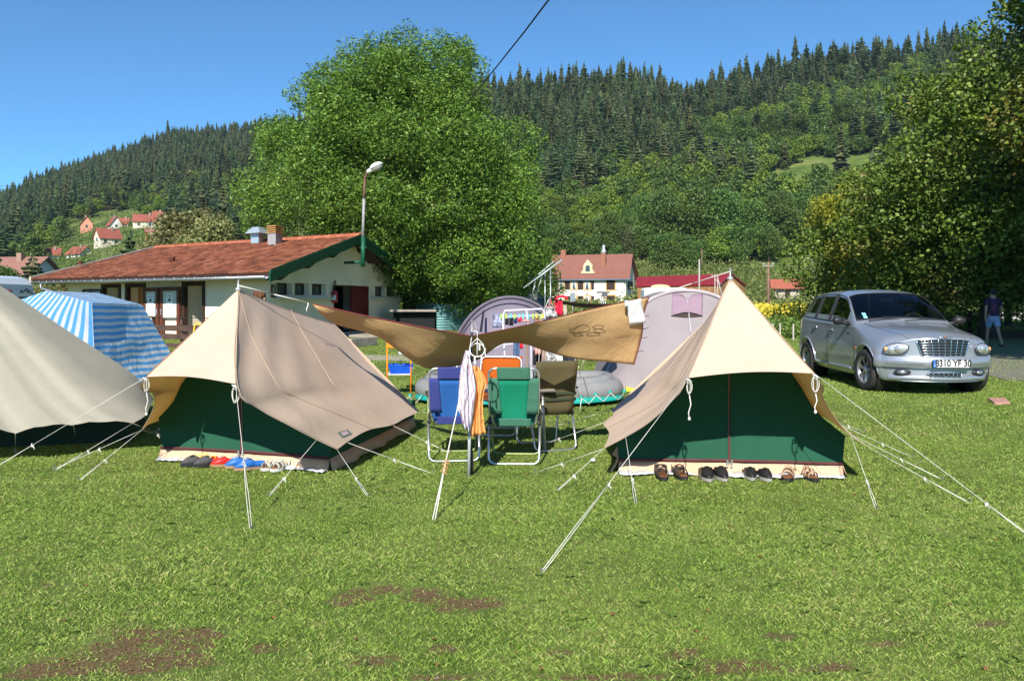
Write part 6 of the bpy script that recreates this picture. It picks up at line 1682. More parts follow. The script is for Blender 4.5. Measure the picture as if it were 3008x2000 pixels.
# ---------------------------------------------------------------- drying rack and washing
WT = mat('white enamel tube', (.72, .73, .75), .35)
rk = empty('drying_rack', G(1540, 11.4), 'white tubular drying rack standing in front of the violet dome tent', 'drying rack')
mb = MB(); DR = 11.4
mb.tube([G(1490, DR), P(1480, 1000, DR), P(1477, 925, DR), P(1483, 913, DR), P(1590, 907, DR+.1), P(1599, 915, DR+.1), P(1602, 1000, DR+.1), G(1606, DR+.1)], .013, 8); mb.build('frame', WT, rk)
mb = MB(); mb.tube([P(1546, 909, DR), P(1549, 935, DR), P(1560, 1000, DR), G(1560, DR)], .011, 6); mb.tube([P(1488, 930, DR), P(1602, 925, DR)], .008, 6); mb.tube([P(1480, 1012, DR), P(1510, 1010, DR)], .010, 6); mb.build('crossbar', WT, rk)
mb = MB(); mb.tube([G(1428, 11.0), P(1425, 1030, 11.0)], .012, 6); mb.tube([G(1345, 11.0), P(1342, 1070, 11.0)], .010, 6); mb.tube([P(1342, 1072, 11), P(1480, 1012, 11.3)], .01, 6); mb.build('leg', WT, rk)
def hang(px0, px1, py0, py1, D, m, name, label, cat, sag=.02, taper=0, group=None, legs=False):
    n = 8; rows = []
    for v in np.linspace(0, 1, 9):
        k = 1-taper*v if not legs else 1
        cx = (px0+px1)/2; hw_ = (px1-px0)/2
        rows.append([P(cx+hw_*k*(2*u-1), py0+(py1-py0)*v, D)+Vector((0, sag*math.sin(u*9+v*3)+.01*math.sin(v*7), 0)) for u in np.linspace(0, 1, n)])
    mb = MB(); mb.grid(rows); return tag(mb.build(name, m, fix=False, solid=.006), label, cat, group)
hang(1448, 1476, 922, 962, DR+.02, mat('navy patterned cloth', (.25, .27, .38), .8, var=.8, vs=22), 'patterned_towel', 'navy and white patterned cloth hanging at the left end of the drying rack', 'cloth')
hang(1484, 1494, 936, 954, DR-.02, mat('black cotton', (.012, .012, .014), .9), 'sock', 'short black sock pegged leftmost on the drying rack', 'sock')
hang(1496, 1508, 934, 956, DR-.02, mat('black cotton', (.012, .012, .014), .9), 'sock', 'black sock pegged beside the dark blue sock on the rack', 'sock')
hang(1510, 1519, 934, 950, DR-.02, mat('dark blue cotton', (.02, .03, .12), .9), 'sock', 'dark blue sock pegged next to the red cloth on the rack', 'sock')
hang(1521, 1532, 931, 946, DR-.02, mat('red cotton', (.6, .02, .03), .9), 'face_cloth', 'small red cloth pegged on the drying rack', 'cloth')
hang(1536, 1554, 938, 946, DR-.02, mat('salmon cotton', (.55, .28, .24), .9), 'underwear', 'salmon pink garment hanging in the middle of the rack', 'garment')
hang(1570, 1592, 932, 948, DR+.02, mat('brown cotton', (.25, .14, .1), .9), 'underwear', 'brown garment hanging at the right end of the rack', 'garment')
PEGC = [('lime', (.35, .7, .03)), ('aqua', (.08, .55, .7)), ('yellow', (.8, .6, .03)), ('white', (.75, .75, .75))]
for i, px in enumerate((1472, 1486, 1500, 1512, 1526, 1537, 1552, 1566, 1576, 1588, 1594)):
    nm, cc = PEGC[[0, 0, 1, 0, 1, 1, 1, 0, 2, 0, 2][i]]; mb = MB(); q = P(px, 929-(i % 3), DR-.03)
    for s in (-1, 1): mb.hexa([q+Vector((s*.004-.005, 0, -.035)), q+Vector((s*.004+.005, 0, -.035)), q+Vector((s*.004+.005, .012, -.035)), q+Vector((s*.004-.005, .012, -.035))], [q+Vector((s*.010-.005, 0, .03)), q+Vector((s*.010+.005, 0, .03)), q+Vector((s*.010+.005, .012, .03)), q+Vector((s*.010-.005, .012, .03))])
    tag(mb.build('clothes_peg', mat(nm+' plastic', cc, .4)), 'small %s plastic clothes peg on the rail of the white drying rack' % nm, 'peg', 'coloured pegs on the drying rack')
JEAN = mat('blue denim', (.06, .10, .19), .9, var=.3, vs=12)
hang(1508, 1526, 1004, 1074, 11.0, JEAN, 'jeans', 'blue jeans hanging below the tarpaulin', 'jeans')
hang(1527, 1536, 1006, 1024, 11.0, mat('red cotton', (.6, .02, .03)), 'small_towel', 'dark red cloth hanging beside the blue jeans', 'cloth')
hang(1571, 1588, 1012, 1042, 10.9, mat('salmon cotton', (.55, .28, .24)), 'shorts', 'salmon shorts hanging below the right half of the tarpaulin', 'shorts')
hang(1566, 1594, 1030, 1072, 11.1, mat('black cotton', (.012, .012, .014)), 'dark_trousers', 'black trousers hanging behind the salmon shorts', 'trousers')
hang(1590, 1606, 1022, 1068, 11.0, mat('taupe cotton', (.30, .22, .19), .9), 'taupe_trousers', 'taupe trousers hanging beside the black trousers', 'trousers')
hang(1605, 1632, 1032, 1066, 10.9, mat('black white print', (.35, .35, .35), .9, var=.95, vs=25), 'printed_shirt', 'black and white printed shirt hem showing below the tarpaulin', 'shirt')
hang(1634, 1652, 1040, 1064, 10.9, mat('cream cotton', (.6, .58, .5), .9), 'cream_trousers', 'cream trousers showing at the right end of the washing', 'trousers')
hang(1655, 1698, 1045, 1066, 11.0, mat('dark navy cotton', (.02, .022, .035), .9), 'dark_jacket', 'dark navy jacket hem at the right end of the washing', 'jacket', taper=.4)
hang(1604, 1634, 900, 932, 10.95, mat('black white print', (.35, .35, .35), .9, var=.95, vs=25), 'vest', 'black and white sleeveless top on a red hanger by the pole', 'top', taper=-.1)
hang(1630, 1652, 884, 926, 10.95, mat('scarlet cotton', (.65, .012, .04), .8), 'red_robe', 'bright red robe hanging from the dark brown awning', 'robe')
mb = MB(); q = P(1618, 890, 10.9); mb.tube([q+Vector((0, 0, .05)), q, P(1606, 901, 10.9), P(1632, 901, 10.9), q], .007, 6); tag(mb.build('clothes_hanger', mat('red plastic', (.65, .05, .02), .4)), 'red plastic hanger holding the printed sleeveless top', 'hanger')
mb = MB(); q = P(1650, 880, 10.9); mb.tube([q+Vector((math.cos(t)*.075, 0, math.sin(t)*.045)) for t in np.linspace(0, PI, 9)], .018, 6); tag(mb.build('red_hood', mat('scarlet cotton', (.65, .012, .04))), 'red hood of the robe arching over the awning edge', 'hood')
hang(1655, 1664, 896, 930, 10.9, mat('pale beige cotton', (.45, .38, .3), .9), 'beige_towel', 'narrow beige towel beside the red robe', 'towel')
# ---------------------------------------------------------------- hanging towels on the front pole
rg = empty('sock_hanger', P(1399, 1028, 6.9), 'white round plastic sock hanger hooked on the front tarpaulin pole', 'hanger')
mb = MB(); c = P(1402, 1028, 6.88); Mx = Matrix.Rotation(R(62), 3, 'X')
WPL = mat('white plastic', (.74, .74, .70), .35)
for r_, dz in ((.062, 0),): mb.tube([c+Vector((0, 0, dz))+Mx @ Vector((math.cos(t)*r_, math.sin(t)*r_, 0)) for t in np.linspace(0, 2*PI, 26, endpoint=False)], .0045, 6, False, 1, True)
for a in np.linspace(0, 2*PI, 4, endpoint=False): mb.tube([c+Mx @ Vector((math.cos(a)*.066, math.sin(a)*.066, 0)), c+Vector((0, 0, .05))+Mx @ Vector((math.cos(a)*.05, math.sin(a)*.05, 0)), c+Vector((0, 0, .10))], .0028, 5)
mb.tube([c+Vector((0, 0, .10)), c+Vector((0, 0, .15)), c+Vector((-.02, 0, .165)), c+Vector((-.03, 0, .15))], .005, 5); mb.build('ring', WPL, rg)
for a in (0.3, 1.3, 3.2, 4.4, 5.3):
    mb = MB(); q = c+Mx @ Vector((math.cos(a)*.066, math.sin(a)*.066, 0)); mb.box(q-Vector((0, 0, .03)), (.012, .008, .06)); mb.build('clip', WPL, rg)
def drape(pts_px, D, m, name, label, cat, n=12, fold=.02, seed=0):
    """cloth from a gathered top to a free hem; pts rows of (left,right,y)"""
    rows = []
    for k, (a, b, y, *dd) in enumerate(pts_px):
        v = k/(len(pts_px)-1)
        rows.append([P(a+(b-a)*u, y+(dd[0]*(u-.5) if dd else 0), D)+Vector((0, fold*(.4+v)*math.sin(u*12+seed+v*1.5), 0)) for u in np.linspace(0, 1, n*2)])
    r2 = []
    for i in range(len(rows[0])): r2.append(curve_pts([r_[i] for r_ in rows], 26))
    mb = MB(); mb.grid(r2); return tag(mb.build(name, m, fix=False, solid=.004), label, cat)
def pattern_mat():
    m, n, b = nodes('white pink patterned towel', .9, .1); t = n.nodes.new('ShaderNodeTexWave'); c = n.nodes.new('ShaderNodeTexCoord'); n.links.new(c.outputs['Object'], t.inputs['Vector'])
    t.inputs['Scale'].default_value = 9; t.inputs['Distortion'].default_value = 7; t.inputs['Detail'].default_value = 3; t.wave_type = 'BANDS'
    r = ramp(n, [(.74, (.60, .58, .62)), (.84, (.52, .40, .48)), (.90, (.38, .40, .55)), (.96, (.42, .2, .22))], t.outputs[0]); n.links.new(r.outputs[0], b.inputs['Base Color']); return m
drape([(1368, 1374, 1030), (1357, 1388, 1075, 10), (1350, 1396, 1120, 10), (1346, 1398, 1165, -30), (1341, 1393, 1195, -10), (1350, 1388, 1225, 20), (1362, 1381, 1262, 12)], 6.86, pattern_mat(), 'patterned_towel', 'white towel with pink and blue pattern hanging by one corner from the pole', 'towel', fold=.022)
drape([(1387, 1408, 1076, 6), (1389, 1420, 1100), (1388, 1428, 1125), (1391, 1420, 1160), (1388, 1418, 1200), (1386, 1421, 1240), (1383, 1427, 1278, -8)], 6.93, cloth('pale orange cotton', (.85, .40, .13), .2, wrinkle=.5, ws=8), 'orange_cloth', 'pale orange garment hanging from the sock hanger beside the patterned towel', 'garment', fold=.02, seed=2)
pb_ = G(1384, 7.06); mb = MB(); mb.tube([pb_+Vector((0, 0, .005)), pb_+Vector((.006, 0, .09)), pb_+Vector((.004, 0, .19)), pb_+Vector((0, 0, .24))], [.014, .017, .015, .008], 8); bg_ = mb.build('umbrella_bag', mat('black nylon', (.015, .015, .015), .6)); tag(bg_, 'short black bag with orange marks strapped to the foot of the tarpaulin pole', 'bag')
mb = MB(); mb.box(pb_+Vector((-.016, -.02, .05)), (.02, .012, .035)); mb.box(pb_+Vector((-.012, -.022, .12)), (.012, .012, .02)); mb.build('orange_mark', mat('orange rubber', (.8, .3, .03), .5), bg_)
# ---------------------------------------------------------------- shoes
def shoe_frame(px, py, ang):
    g = GP(px, py); M = Matrix.Translation(g+Vector((0, 0, .022))) @ Matrix.Rotation(ang, 4, 'Z'); return g, (lambda x, y, z: M @ Vector((x, y, z)))
def clog(px, py, ang, m, label, cat, inner=(.45, .33, .2), L=.27, W=.105, deco=None, name='clog', group=None, H=.085, open_=.5):
    """toe points to local -y"""
    g, T = shoe_frame(px, py, ang); root = empty(name, g, label, cat, group)
    def hw(t): return W/2*(math.sin(min(1, t*1.9)*PI/2)**.6)*(1-.16*math.exp(-((t-.62)/.16)**2))*(1 if t < .8 else math.sqrt(max(0, 1-((t-.8)/.22)**2)))
    def top(t):
        if t < open_: return .018+(H-.018)*math.sin(min(1, t/open_)*PI/2)**.9
        return H*(1-.45*min(1, (t-open_)/.2))
    ts = np.linspace(0.01, .995, 20); rows = []
    for t in ts:
        w_, h_ = hw(t), top(t); y = -L/2+L*t; r_ = []
        if t <= open_:
            for a in np.linspace(0, PI, 11): r_.append(T(math.cos(a)*w_, y, .012+(h_-.012)*math.sin(a)**.75))
        else:
            k = min(1, (t-open_)/.04)
            for i, a in enumerate(np.linspace(0, PI, 11)):
                x = math.cos(a)*w_; z = .012+(h_-.012)*math.sin(a)**.75
                if 0 < i < 10:
                    sgn = math.copysign(1, x) if abs(x) > 1e-6 else 0
                    e = {1: (1, .6), 2: (.98, .95), 3: (.90, .95), 4: (.84, .4), 5: (0, .3), 6: (.84, .4), 7: (.90, .95), 8: (.98, .95), 9: (1, .6)}[i]
                    x2 = sgn*w_*e[0]; z2 = .012+(h_-.012)*e[1]; x = x*(1-k)+x2*k; z = z*(1-k)+z2*k
                r_.append(T(x, y, z))
        rows.append(r_)
    mb = MB(); mb.grid(rows); mb.add(rows[-1], [tuple(range(11))]); mb.build('upper', m, root, fix=False, solid=.003, soff=1)
    mb = MB(); lo = [T(hw(t)*1.04, -L/2+L*t, -.012) for t in ts]+[T(-hw(t)*1.04, -L/2+L*t, -.012) for t in ts[::-1]]; hi = [p+Vector((0, 0, .026)) for p in lo]
    mb.prism(lo, (0, 0, .026)); mb.build('sole', mat('sole '+m.name, tuple(c*.6 for c in inner), .8), root)
    mb = MB(); el = [T(math.cos(a)*W*.30, L*.20+math.sin(a)*L*.22, .036) for a in np.linspace(0, 2*PI, 16, endpoint=False)]; mb.add(el, [tuple(range(16))]); mb.build('insole', mat('insole '+m.name, inner, .8), root, fix=False)
    if deco:
        mb = MB(); pts = [T(x, -L/2+L*t, top(t)*(1-.18*abs(x)/(W/2))+.007) for x, t in ((-.03, .30), (.03, .30), (.036, .46), (-.036, .46))]; mb.tube(pts, .0028, 4, False, 1, True)
        for x in (-.012, 0, .012): mb.tube([T(x, -L/2+L*.33, top(.33)+.004), T(x, -L/2+L*.43, top(.43)+.004)], .002, 4)
        mb.build('painted_trim', deco, root)
    return root
def sandal(px, py, ang, m, solem, label, cat, L=.28, W=.105, straps=((.22, .05), (.40, .06), (.62, .055)), name='sandal', group=None):
    g, T = shoe_frame(px, py, ang); root = empty(name, g, label, cat, group)
    def hw(t): return W/2*(math.sin(min(1, t*2.2+.1)*PI/2)**.5)*(1-.2*math.exp(-((t-.6)/.15)**2))*(1 if t < .82 else math.sqrt(max(0, 1-((t-.82)/.2)**2)))
    ts = np.linspace(0, 1, 22); lo = [T(hw(t), -L/2+L*t, -.014) for t in ts]+[T(-hw(t), -L/2+L*t, -.014) for t in ts[::-1]]
    mb = MB(); mb.prism(lo, (0, 0, .030)); mb.build('sole', solem, root, bevel=.004)
    mb = MB(); q = [T(hw(t)*.86, -L/2+L*t, .0175) for t in ts]+[T(-hw(t)*.86, -L/2+L*t, .0175) for t in ts[::-1]]; mb.add(q, [tuple(range(len(q)))]); mb.build('insole', mat('worn brown insole', (.22, .09, .035), .8), root, fix=False)
    for t, h_ in straps:
        mb = MB(); rows = []
        for dt in (-.045, -.02, .02, .045):
            rows.append([T(math.cos(a)*hw(t)*1.03, -L/2+L*(t+dt)+.012*math.cos(a), .010+(h_)*math.sin(a)**.8) for a in np.linspace(0, PI, 10)])
        mb.grid(rows); mb.build('strap', m, root, fix=False, solid=.004)
    mb = MB(); rows = []
    for dz in (.0, .028): rows.append([T(math.cos(a)*hw(.8)*1.02, L*.28+math.sin(a)*L*.22, .045+dz+.0*a) for a in np.linspace(0, PI, 9)])
    mb.grid(rows); 
    for s in (-1, 1): mb.tube([T(s*hw(.75), L*.24, .01), T(s*hw(.75), L*.27, .06)], .007, 5)
    mb.build('heel_strap', m, root, fix=False, solid=.004)
    return root
BLS = mat('worn black leather', (.018, .017, .018), .45, var=.3, vs=20); BRS = mat('brown grey sandal leather', (.055, .045, .042), .65, var=.3, vs=20); TAN = mat('tan sandal webbing', (.42, .29, .20), .8, var=.15)
BSO = mat('black sole', (.02, .02, .02), .7); 
sandal(1944, 1404, R(-3), BRS, BSO, 'dark grey strap sandal, leftmost of the shoes before the right tent', 'sandal', straps=((.2, .055), (.38, .07), (.56, .08), (.7, .07)))
sandal(1998, 1403, R(4), BRS, BSO, 'dark grey strap sandal beside its mate, next to the taller black clogs', 'sandal', straps=((.2, .055), (.38, .07), (.56, .08), (.7, .07)))
clog(2076, 1408, R(-4), BLS, 'large black clog with pale lining, left of its pair before the right tent', 'clog', (.5, .48, .42), L=.29, W=.115, H=.095)
clog(2117, 1407, R(3), BLS, 'large black clog with pale lining, right of its pair before the right tent', 'clog', (.5, .48, .42), L=.29, W=.115, H=.095)
clog(2203, 1406, R(-5), BLS, 'smaller black clog, left of its pair beside the tan sandals', 'clog', (.05, .04, .035), L=.25, W=.105, H=.085)
clog(2246, 1409, R(4), BLS, 'smaller black clog, right of its pair beside the tan sandals', 'clog', (.05, .04, .035), L=.25, W=.105, H=.085)
sandal(2315, 1408, R(-22), TAN, BSO, 'tan strap sandal turned outwards, left one of the tan pair', 'sandal', straps=((.22, .055), (.42, .075), (.6, .08)))
sandal(2374, 1408, R(8), TAN, BSO, 'tan strap sandal, rightmost shoe before the right tent', 'sandal', straps=((.22, .055), (.42, .075), (.6, .08)))
GRC = mat('charcoal foam', (.06, .06, .062), .8, var=.2, vs=20); REDC = mat('red painted clog', (.62, .018, .014), .45, var=.1); BLUC = mat('blue painted clog', (.018, .12, .42), .45, var=.12); WDEC = mat('white painted trim', (.65, .6, .55), .6)
a_ = R(-62)
clog(572, 1369, a_, GRC, 'charcoal foam clog nearest the left end of the shoe row', 'clog', (.03, .03, .03), L=.25)
clog(610, 1371, a_, GRC, 'charcoal foam clog with yellow strap beside the red clogs', 'clog', (.03, .03, .03), L=.25)
YEL = mat('yellow cord', (.8, .55, .02), .5)
mb = MB()
for px, py in ((585, 1348), (603, 1343), (628, 1350)):
    q = GP(px, py+22)+Vector((0, 0, .09)); mb.tube([q+Vector((-.04, 0, -.03)), q+Vector((-.02, 0, .015)), q+Vector((.01, 0, .012)), q+Vector((.03, 0, -.03))], .005, 5)
tag(mb.build('yellow_laces', YEL), 'yellow elastic laces lying over the charcoal clogs', 'laces')
clog(632, 1368, a_, REDC, 'red wooden clog half hidden behind its mate', 'clog', (.5, .3, .16), L=.23, deco=WDEC, H=.075)
clog(658, 1371, a_, REDC, 'red wooden clog in front of the red pair', 'clog', (.5, .3, .16), L=.24, deco=WDEC, H=.08)
clog(702, 1375, a_, BLUC, 'blue wooden clog half hidden behind its mate', 'clog', (.45, .3, .18), L=.25, deco=WDEC, H=.09)
clog(733, 1381, a_, BLUC, 'blue wooden clog in front of the blue pair, crossed by the guy rope', 'clog', (.45, .3, .18), L=.27, deco=WDEC, H=.095)
WHS = mat('off white sandal leather', (.48, .49, .44), .7, var=.15)
sandal(800, 1381, R(-38), WHS, WHS, 'off white strap sandal on the left of the white pair', 'sandal', L=.22, W=.09, straps=((.2, .05), (.4, .06), (.6, .06)))
sandal(825, 1383, R(-30), WHS, WHS, 'off white strap sandal on the right of the white pair', 'sandal', L=.22, W=.09, straps=((.2, .05), (.4, .06), (.6, .06)))
# slab in the lawn at the right, crumpled tissue
mb = MB(); q = [GP(2903, 1174), GP(2950, 1174), GP(2968, 1187), GP(2922, 1190)]; mb.prism([p+Vector((0, 0, .0)) for p in q], (0, 0, .03)); tag(mb.build('stone_slab', mat('reddish stone slab', (.42, .22, .17), .9, var=.3, vs=12), bevel=.005), 'small reddish stone slab set in the lawn near the silver car', 'slab')
q = GP(1742, 1360); mb = MB(); mb.ball(q+Vector((0, 0, .03)), (.025, .02, .016), 8, 6); tag(mb.build('paper_scrap', mat('white tissue', (.75, .75, .74), .8)), 'white scrap of paper lying among the guy ropes on the lawn', 'paper')
# ================================================================== far buildings
def hill_hit(px, py):
    D = 62.0
    while D < 1000:
        x = (px-1504)/F_*D
        if gz(x, D) >= CH-(py-HZ)/F_*D: return Vector((x, D, gz(x, D)))
        D += 1.5
    return Vector(((px-1504)/F_*300, 300, gz((px-1504)/F_*300, 300)))
RT1 = tile_mat('far red roof', [(.3, (.24, .07, .05)), (.8, (.38, .13, .085))], .6)
RT2 = tile_mat('far brown roof', [(.3, (.22, .10, .08)), (.8, (.32, .17, .13))], .8)
def M3z(a): return Matrix.Rotation(a, 3, 'Z')
def gable_house(name, base, w, d, h, rh, rot, wm, rm, label, over=.6, wins=2, cat='house', chim=True, shut=None, gwm=None):
    """front wall faces local -y, ridge along x"""
    root = empty(name, base, label, cat); M = Matrix.Translation(base) @ Matrix.Rotation(rot, 4, 'Z'); T = lambda x, y, z: M @ Vector((x, y, z))
    mb = MB(); mb.hexa([T(-w/2, 0, -4), T(w/2, 0, -4), T(w/2, d, -4), T(-w/2, d, -4)], [T(-w/2, 0, h), T(w/2, 0, h), T(w/2, d, h), T(-w/2, d, h)])
    for s in (-1, 1): mb.tri(T(s*w/2, 0, h), T(s*w/2, d, h), T(s*w/2, d/2, h+rh))
    mb.build('wall', wm, root, fix=False)
    k = rh/(d/2); mb = MB(); t = .22
    for y0, y1 in ((-over, d/2), (d+over, d/2)):
        a = [T(-w/2-over, y0, h-over*k), T(w/2+over, y0, h-over*k), T(w/2+over, y1, h+rh), T(-w/2-over, y1, h+rh)]; mb.hexa([p+Vector((0, 0, .03)) for p in a], [p+Vector((0, 0, t)) for p in a])
    rf = mb.build('roof', rm, root)
    for i in range(wins):
        x = -w/2+w*(i+.5)/wins; z = h*.55
        mb = MB(); mb.hexa([T(x-.5, -.06, z-.6), T(x+.5, -.06, z-.6), T(x+.5, -.06, z+.6), T(x-.5, -.06, z+.6)], [T(x-.5, .02, z-.6), T(x+.5, .02, z-.6), T(x+.5, .02, z+.6), T(x-.5, .02, z+.6)]); mb.build('window', GLASSD, root)
    for s in (-1, 1):
        mb = MB(); z = h*.75; y = d*.5; mb.hexa([T(s*w/2, y-.5, z-.6), T(s*w/2, y+.5, z-.6), T(s*w/2, y+.5, z+.6), T(s*w/2, y-.5, z+.6)], [T(s*(w/2+.05), y-.5, z-.6), T(s*(w/2+.05), y+.5, z-.6), T(s*(w/2+.05), y+.5, z+.6), T(s*(w/2+.05), y-.5, z+.6)]); mb.build('window', GLASSD, root)
    if chim:
        mb = MB(); mb.box(T(w*.2, d*.42, h+rh*.95), (.8, .8, 1.8), M3z(rot)); mb.build('chimney', mat('far chimney', (.3, .2, .15), .9), rf)
    return root, T
CW = mat('far cream wall', (.62, .55, .44), .9, var=.05); WW = mat('far white wall', (.70, .68, .62), .9, var=.05); PKW = mat('far salmon wall', (.62, .28, .18), .9, var=.08); GW = mat('far grey wall', (.38, .38, .36), .9)
HS = [  # px, base py, width px, wall h px, roof h px, rot deg, depth ratio, wall, roof, label
 (236, 684, 36, 26, 22, -62, .9, PKW, RT1, 'salmon pink house with tall gable, leftmost and highest in the hillside village'),
 (318, 672, 42, 12, 24, -50, .8, WW, RT1, 'white house with steep red roof between the salmon house and the long roofed one'),
 (362, 664, 26, 10, 15, 8, .8, WW, RT1, 'small white house tucked against the steep roofed white house'),
 (424, 668, 62, 20, 20, 16, .7, CW, RT1, 'cream house with long red roof and grey gable in the hillside village'),
 (462, 640, 30, 8, 12, 5, .7, WW, RT1, 'red roofed house just above the long roofed cream house'),
 (325, 722, 60, 26, 26, 48, .75, CW, RT1, 'cream house with orange brown roof and big grey gable below the others'),
 (150, 760, 44, 14, 18, 20, .7, WW, RT1, 'low red roofed house beside the dark conifer on the lower slope'),
 (215, 756, 62, 12, 20, -28, .7, WW, RT1, 'white walled house with wide red roof lowest in the village'),
 (440, 700, 22, 20, 8, 30, .8, mat('orange wall', (.7, .32, .08), .9), RT2, 'small orange walled hut under the cream village house'),
 (694, 652, 28, 14, 16, 25, .9, mat('pale rose wall', (.6, .42, .38), .9), RT1, 'rose coloured house half hidden left of the ash tree'),
 (712, 645, 22, 12, 20, -50, .9, PKW, mat('orange gable roof', (.5, .2, .08), .9), 'orange gabled house beside the rose house by the ash tree'),
 (1826, 648, 34, 18, 16, 30, .8, WW, RT1, 'white house with red roof alone on the right hillside'),
 (1852, 640, 22, 12, 18, -40, .8, WW, RT1, 'small annexe with grey chimneys beside the lone white hillside house'),
 (2215, 612, 10, 10, 5, 10, .8, CW, RT1, 'tiny cream hut hidden in the dark trees of the right hillside'),
]
for px, py, wp, hp, rp, ro, dr, wm, rm, lb in HS:
    b = hill_hit(px, py); s = b.y/F_
    gable_house('village_house', b-Vector((0, 0, .2)), wp*s, wp*s*dr, hp*s, rp*s, R(ro), wm, rm, lb, over=.5*min(1, wp/30), wins=2 if wp > 25 else 1)
# brown roofed house nearer on the left
b = G(-35, 120); gable_house('brown_roofed_house', b+Vector((0, 0, -.1)), 11, 9, 4.9, 3.1, R(-8), WW, RT2, 'house with broad brown tiled roof and skylight at the left edge', over=.8, wins=3)
# big cream house
FRc = Vector(((1838-1504)/F_*150, 150, .14)); ud = Vector((-.955, .297, 0)); vd = Vector((.297, .955, 0))
Wd, Dp, Hh, Rh = 14.4, 10.5, 6.0, 4.1
def HT(u, v, z): p = FRc+ud*u+vd*v; p.z = .14+z; return p
ho = empty('cream_house', HT(Wd/2, Dp/2, 0), 'big cream house with brown shutters, round headed dormer and two chimneys', 'house')
mb = MB(); mb.hexa([HT(0, 0, -2), HT(Wd, 0, -2), HT(Wd, Dp, -2), HT(0, Dp, -2)], [HT(0, 0, Hh), HT(Wd, 0, Hh), HT(Wd, Dp, Hh), HT(0, Dp, Hh)])
for u in (0, Wd): mb.tri(HT(u, 0, Hh), HT(u, Dp, Hh), HT(u, Dp/2, Hh+Rh))
mb.build('wall', mat('bright cream render', (.74, .66, .54), .9, var=.03), ho, fix=False)
mb = MB(); ov = .7; k = Rh/(Dp/2)
for v0, v1 in ((-ov, Dp/2), (Dp+ov, Dp/2)):
    a = [HT(-.9, v0, Hh-ov*k), HT(Wd+.8, v0, Hh-ov*k), HT(Wd+.8-.0, v1, Hh+Rh), HT(-.5, v1, Hh+Rh)]; mb.hexa([p+Vector((0,0,.03)) for p in a], [p+Vector((0, 0, .25)) for p in a])
hr = mb.build('roof', tile_mat('red brown roof', [(.3, (.19, .075, .055)), (.8, (.28, .13, .095))], 1.2), ho)
mb = MB(); a = [HT(-.9, -ov, Hh-ov*k-.1), HT(Wd+.8, -ov, Hh-ov*k-.1)]; mb.tube(a, .12, 6); mb.build('gutter', mat('blue grey gutter', (.16, .2, .26), .5), ho)
OCH = mat('ochre stone surround', (.58, .32, .10), .85); SHU = mat('dark brown shutter', (.035, .018, .012), .6); CUR = mat('pale curtain', (.55, .52, .5), .9)
def hwin(uc, zc, w=1.0, h=1.5, shut=True, curtain=True, side=False):
    def q(u, z, o): 
        if side: p = HT(0, u, z); p -= ud*o; return p
        p = HT(u, 0, z); p -= vd*o; return p
    def bx(u0, u1, z0, z1, o0, o1, n, m, par):
        mb = MB(); mb.hexa([q(u0, z0, o1), q(u1, z0, o1), q(u1, z1, o1), q(u0, z1, o1)], [q(u0, z0, o0), q(u1, z0, o0), q(u1, z1, o0), q(u0, z1, o0)]); return mb.build(n, m, par)
    fr = bx(uc-w/2-.2, uc+w/2+.2, zc-h/2-.2, zc+h/2+.2, -.05, .05, 'window', OCH, ho)
    bx(uc-w/2, uc+w/2, zc-h/2, zc+h/2, .05, .08, 'pane', GLASSD if curtain else SHU, fr)
    if curtain:
        mb = MB()
        for s in (-1, 1): mb.add([q(uc, zc+h/2, .10), q(uc+s*w/2, zc+h/2, .10), q(uc+s*w/2, zc-h/2, .10), q(uc+s*w*.32, zc-h/2, .10)], [(0, 1, 2, 3)])
        mb.build('curtain', CUR, fr, fix=False)
    if shut:
        for s in (-1, 1): bx(uc+s*(w/2+.25)-(.55 if s < 0 else 0), uc+s*(w/2+.25)+(.55 if s > 0 else 0), zc-h/2-.05, zc+h/2+.05, .05, .1, 'shutter', SHU, fr)
def upx(px, v=0): 
    q = ray(px, 840, HT(0, 0, 0), vd); return (q-FRc).dot(ud)
for zc in (4.35, 1.55):
    for px in (1648, 1686, 1725): hwin(upx(px), zc)
    hwin(upx(1794), zc, 1.5, 1.7, False, False)
    for v in (3.5, 6.8): hwin(v, zc, .8, 1.4, True, False, True)
# dormer with curled gable
ud_ = upx(1726); z0 = Hh+.55; mb = MB(); pr = [(-1.25, 0), (1.25, 0), (1.25, .25), (.85, .75), (.85, 1.35), (.7, 1.9), (.35, 2.2), (.22, 2.6), (-.22, 2.6), (-.35, 2.2), (-.7, 1.9), (-.85, 1.35), (-.85, .75), (-1.25, .25)]
mb.prism([HT(ud_-x, .15, z0+z*.95) for x, z in pr], vd*.3)
mb.hexa([HT(ud_-.85, .4, z0), HT(ud_+.85, .4, z0), HT(ud_+.85, .4, z0+1.6), HT(ud_-.85, .4, z0+1.6)], [HT(ud_-.85, 2.6, z0+1.5), HT(ud_+.85, 2.6, z0+1.5), HT(ud_+.85, 2.6, z0+1.62), HT(ud_-.85, 2.6, z0+1.62)])
dm = mb.build('dormer', mat('yellow cream stone', (.66, .52, .30), .9), ho)
mb = MB(); mb.prism([HT(ud_-x, .10, z0+.35+z) for x, z in ((-.42, 0), (.42, 0), (.42, .8), (.25, 1.15), (-.25, 1.15), (-.42, .8))], vd*.04); mb.build('pane', GLASSD, dm)
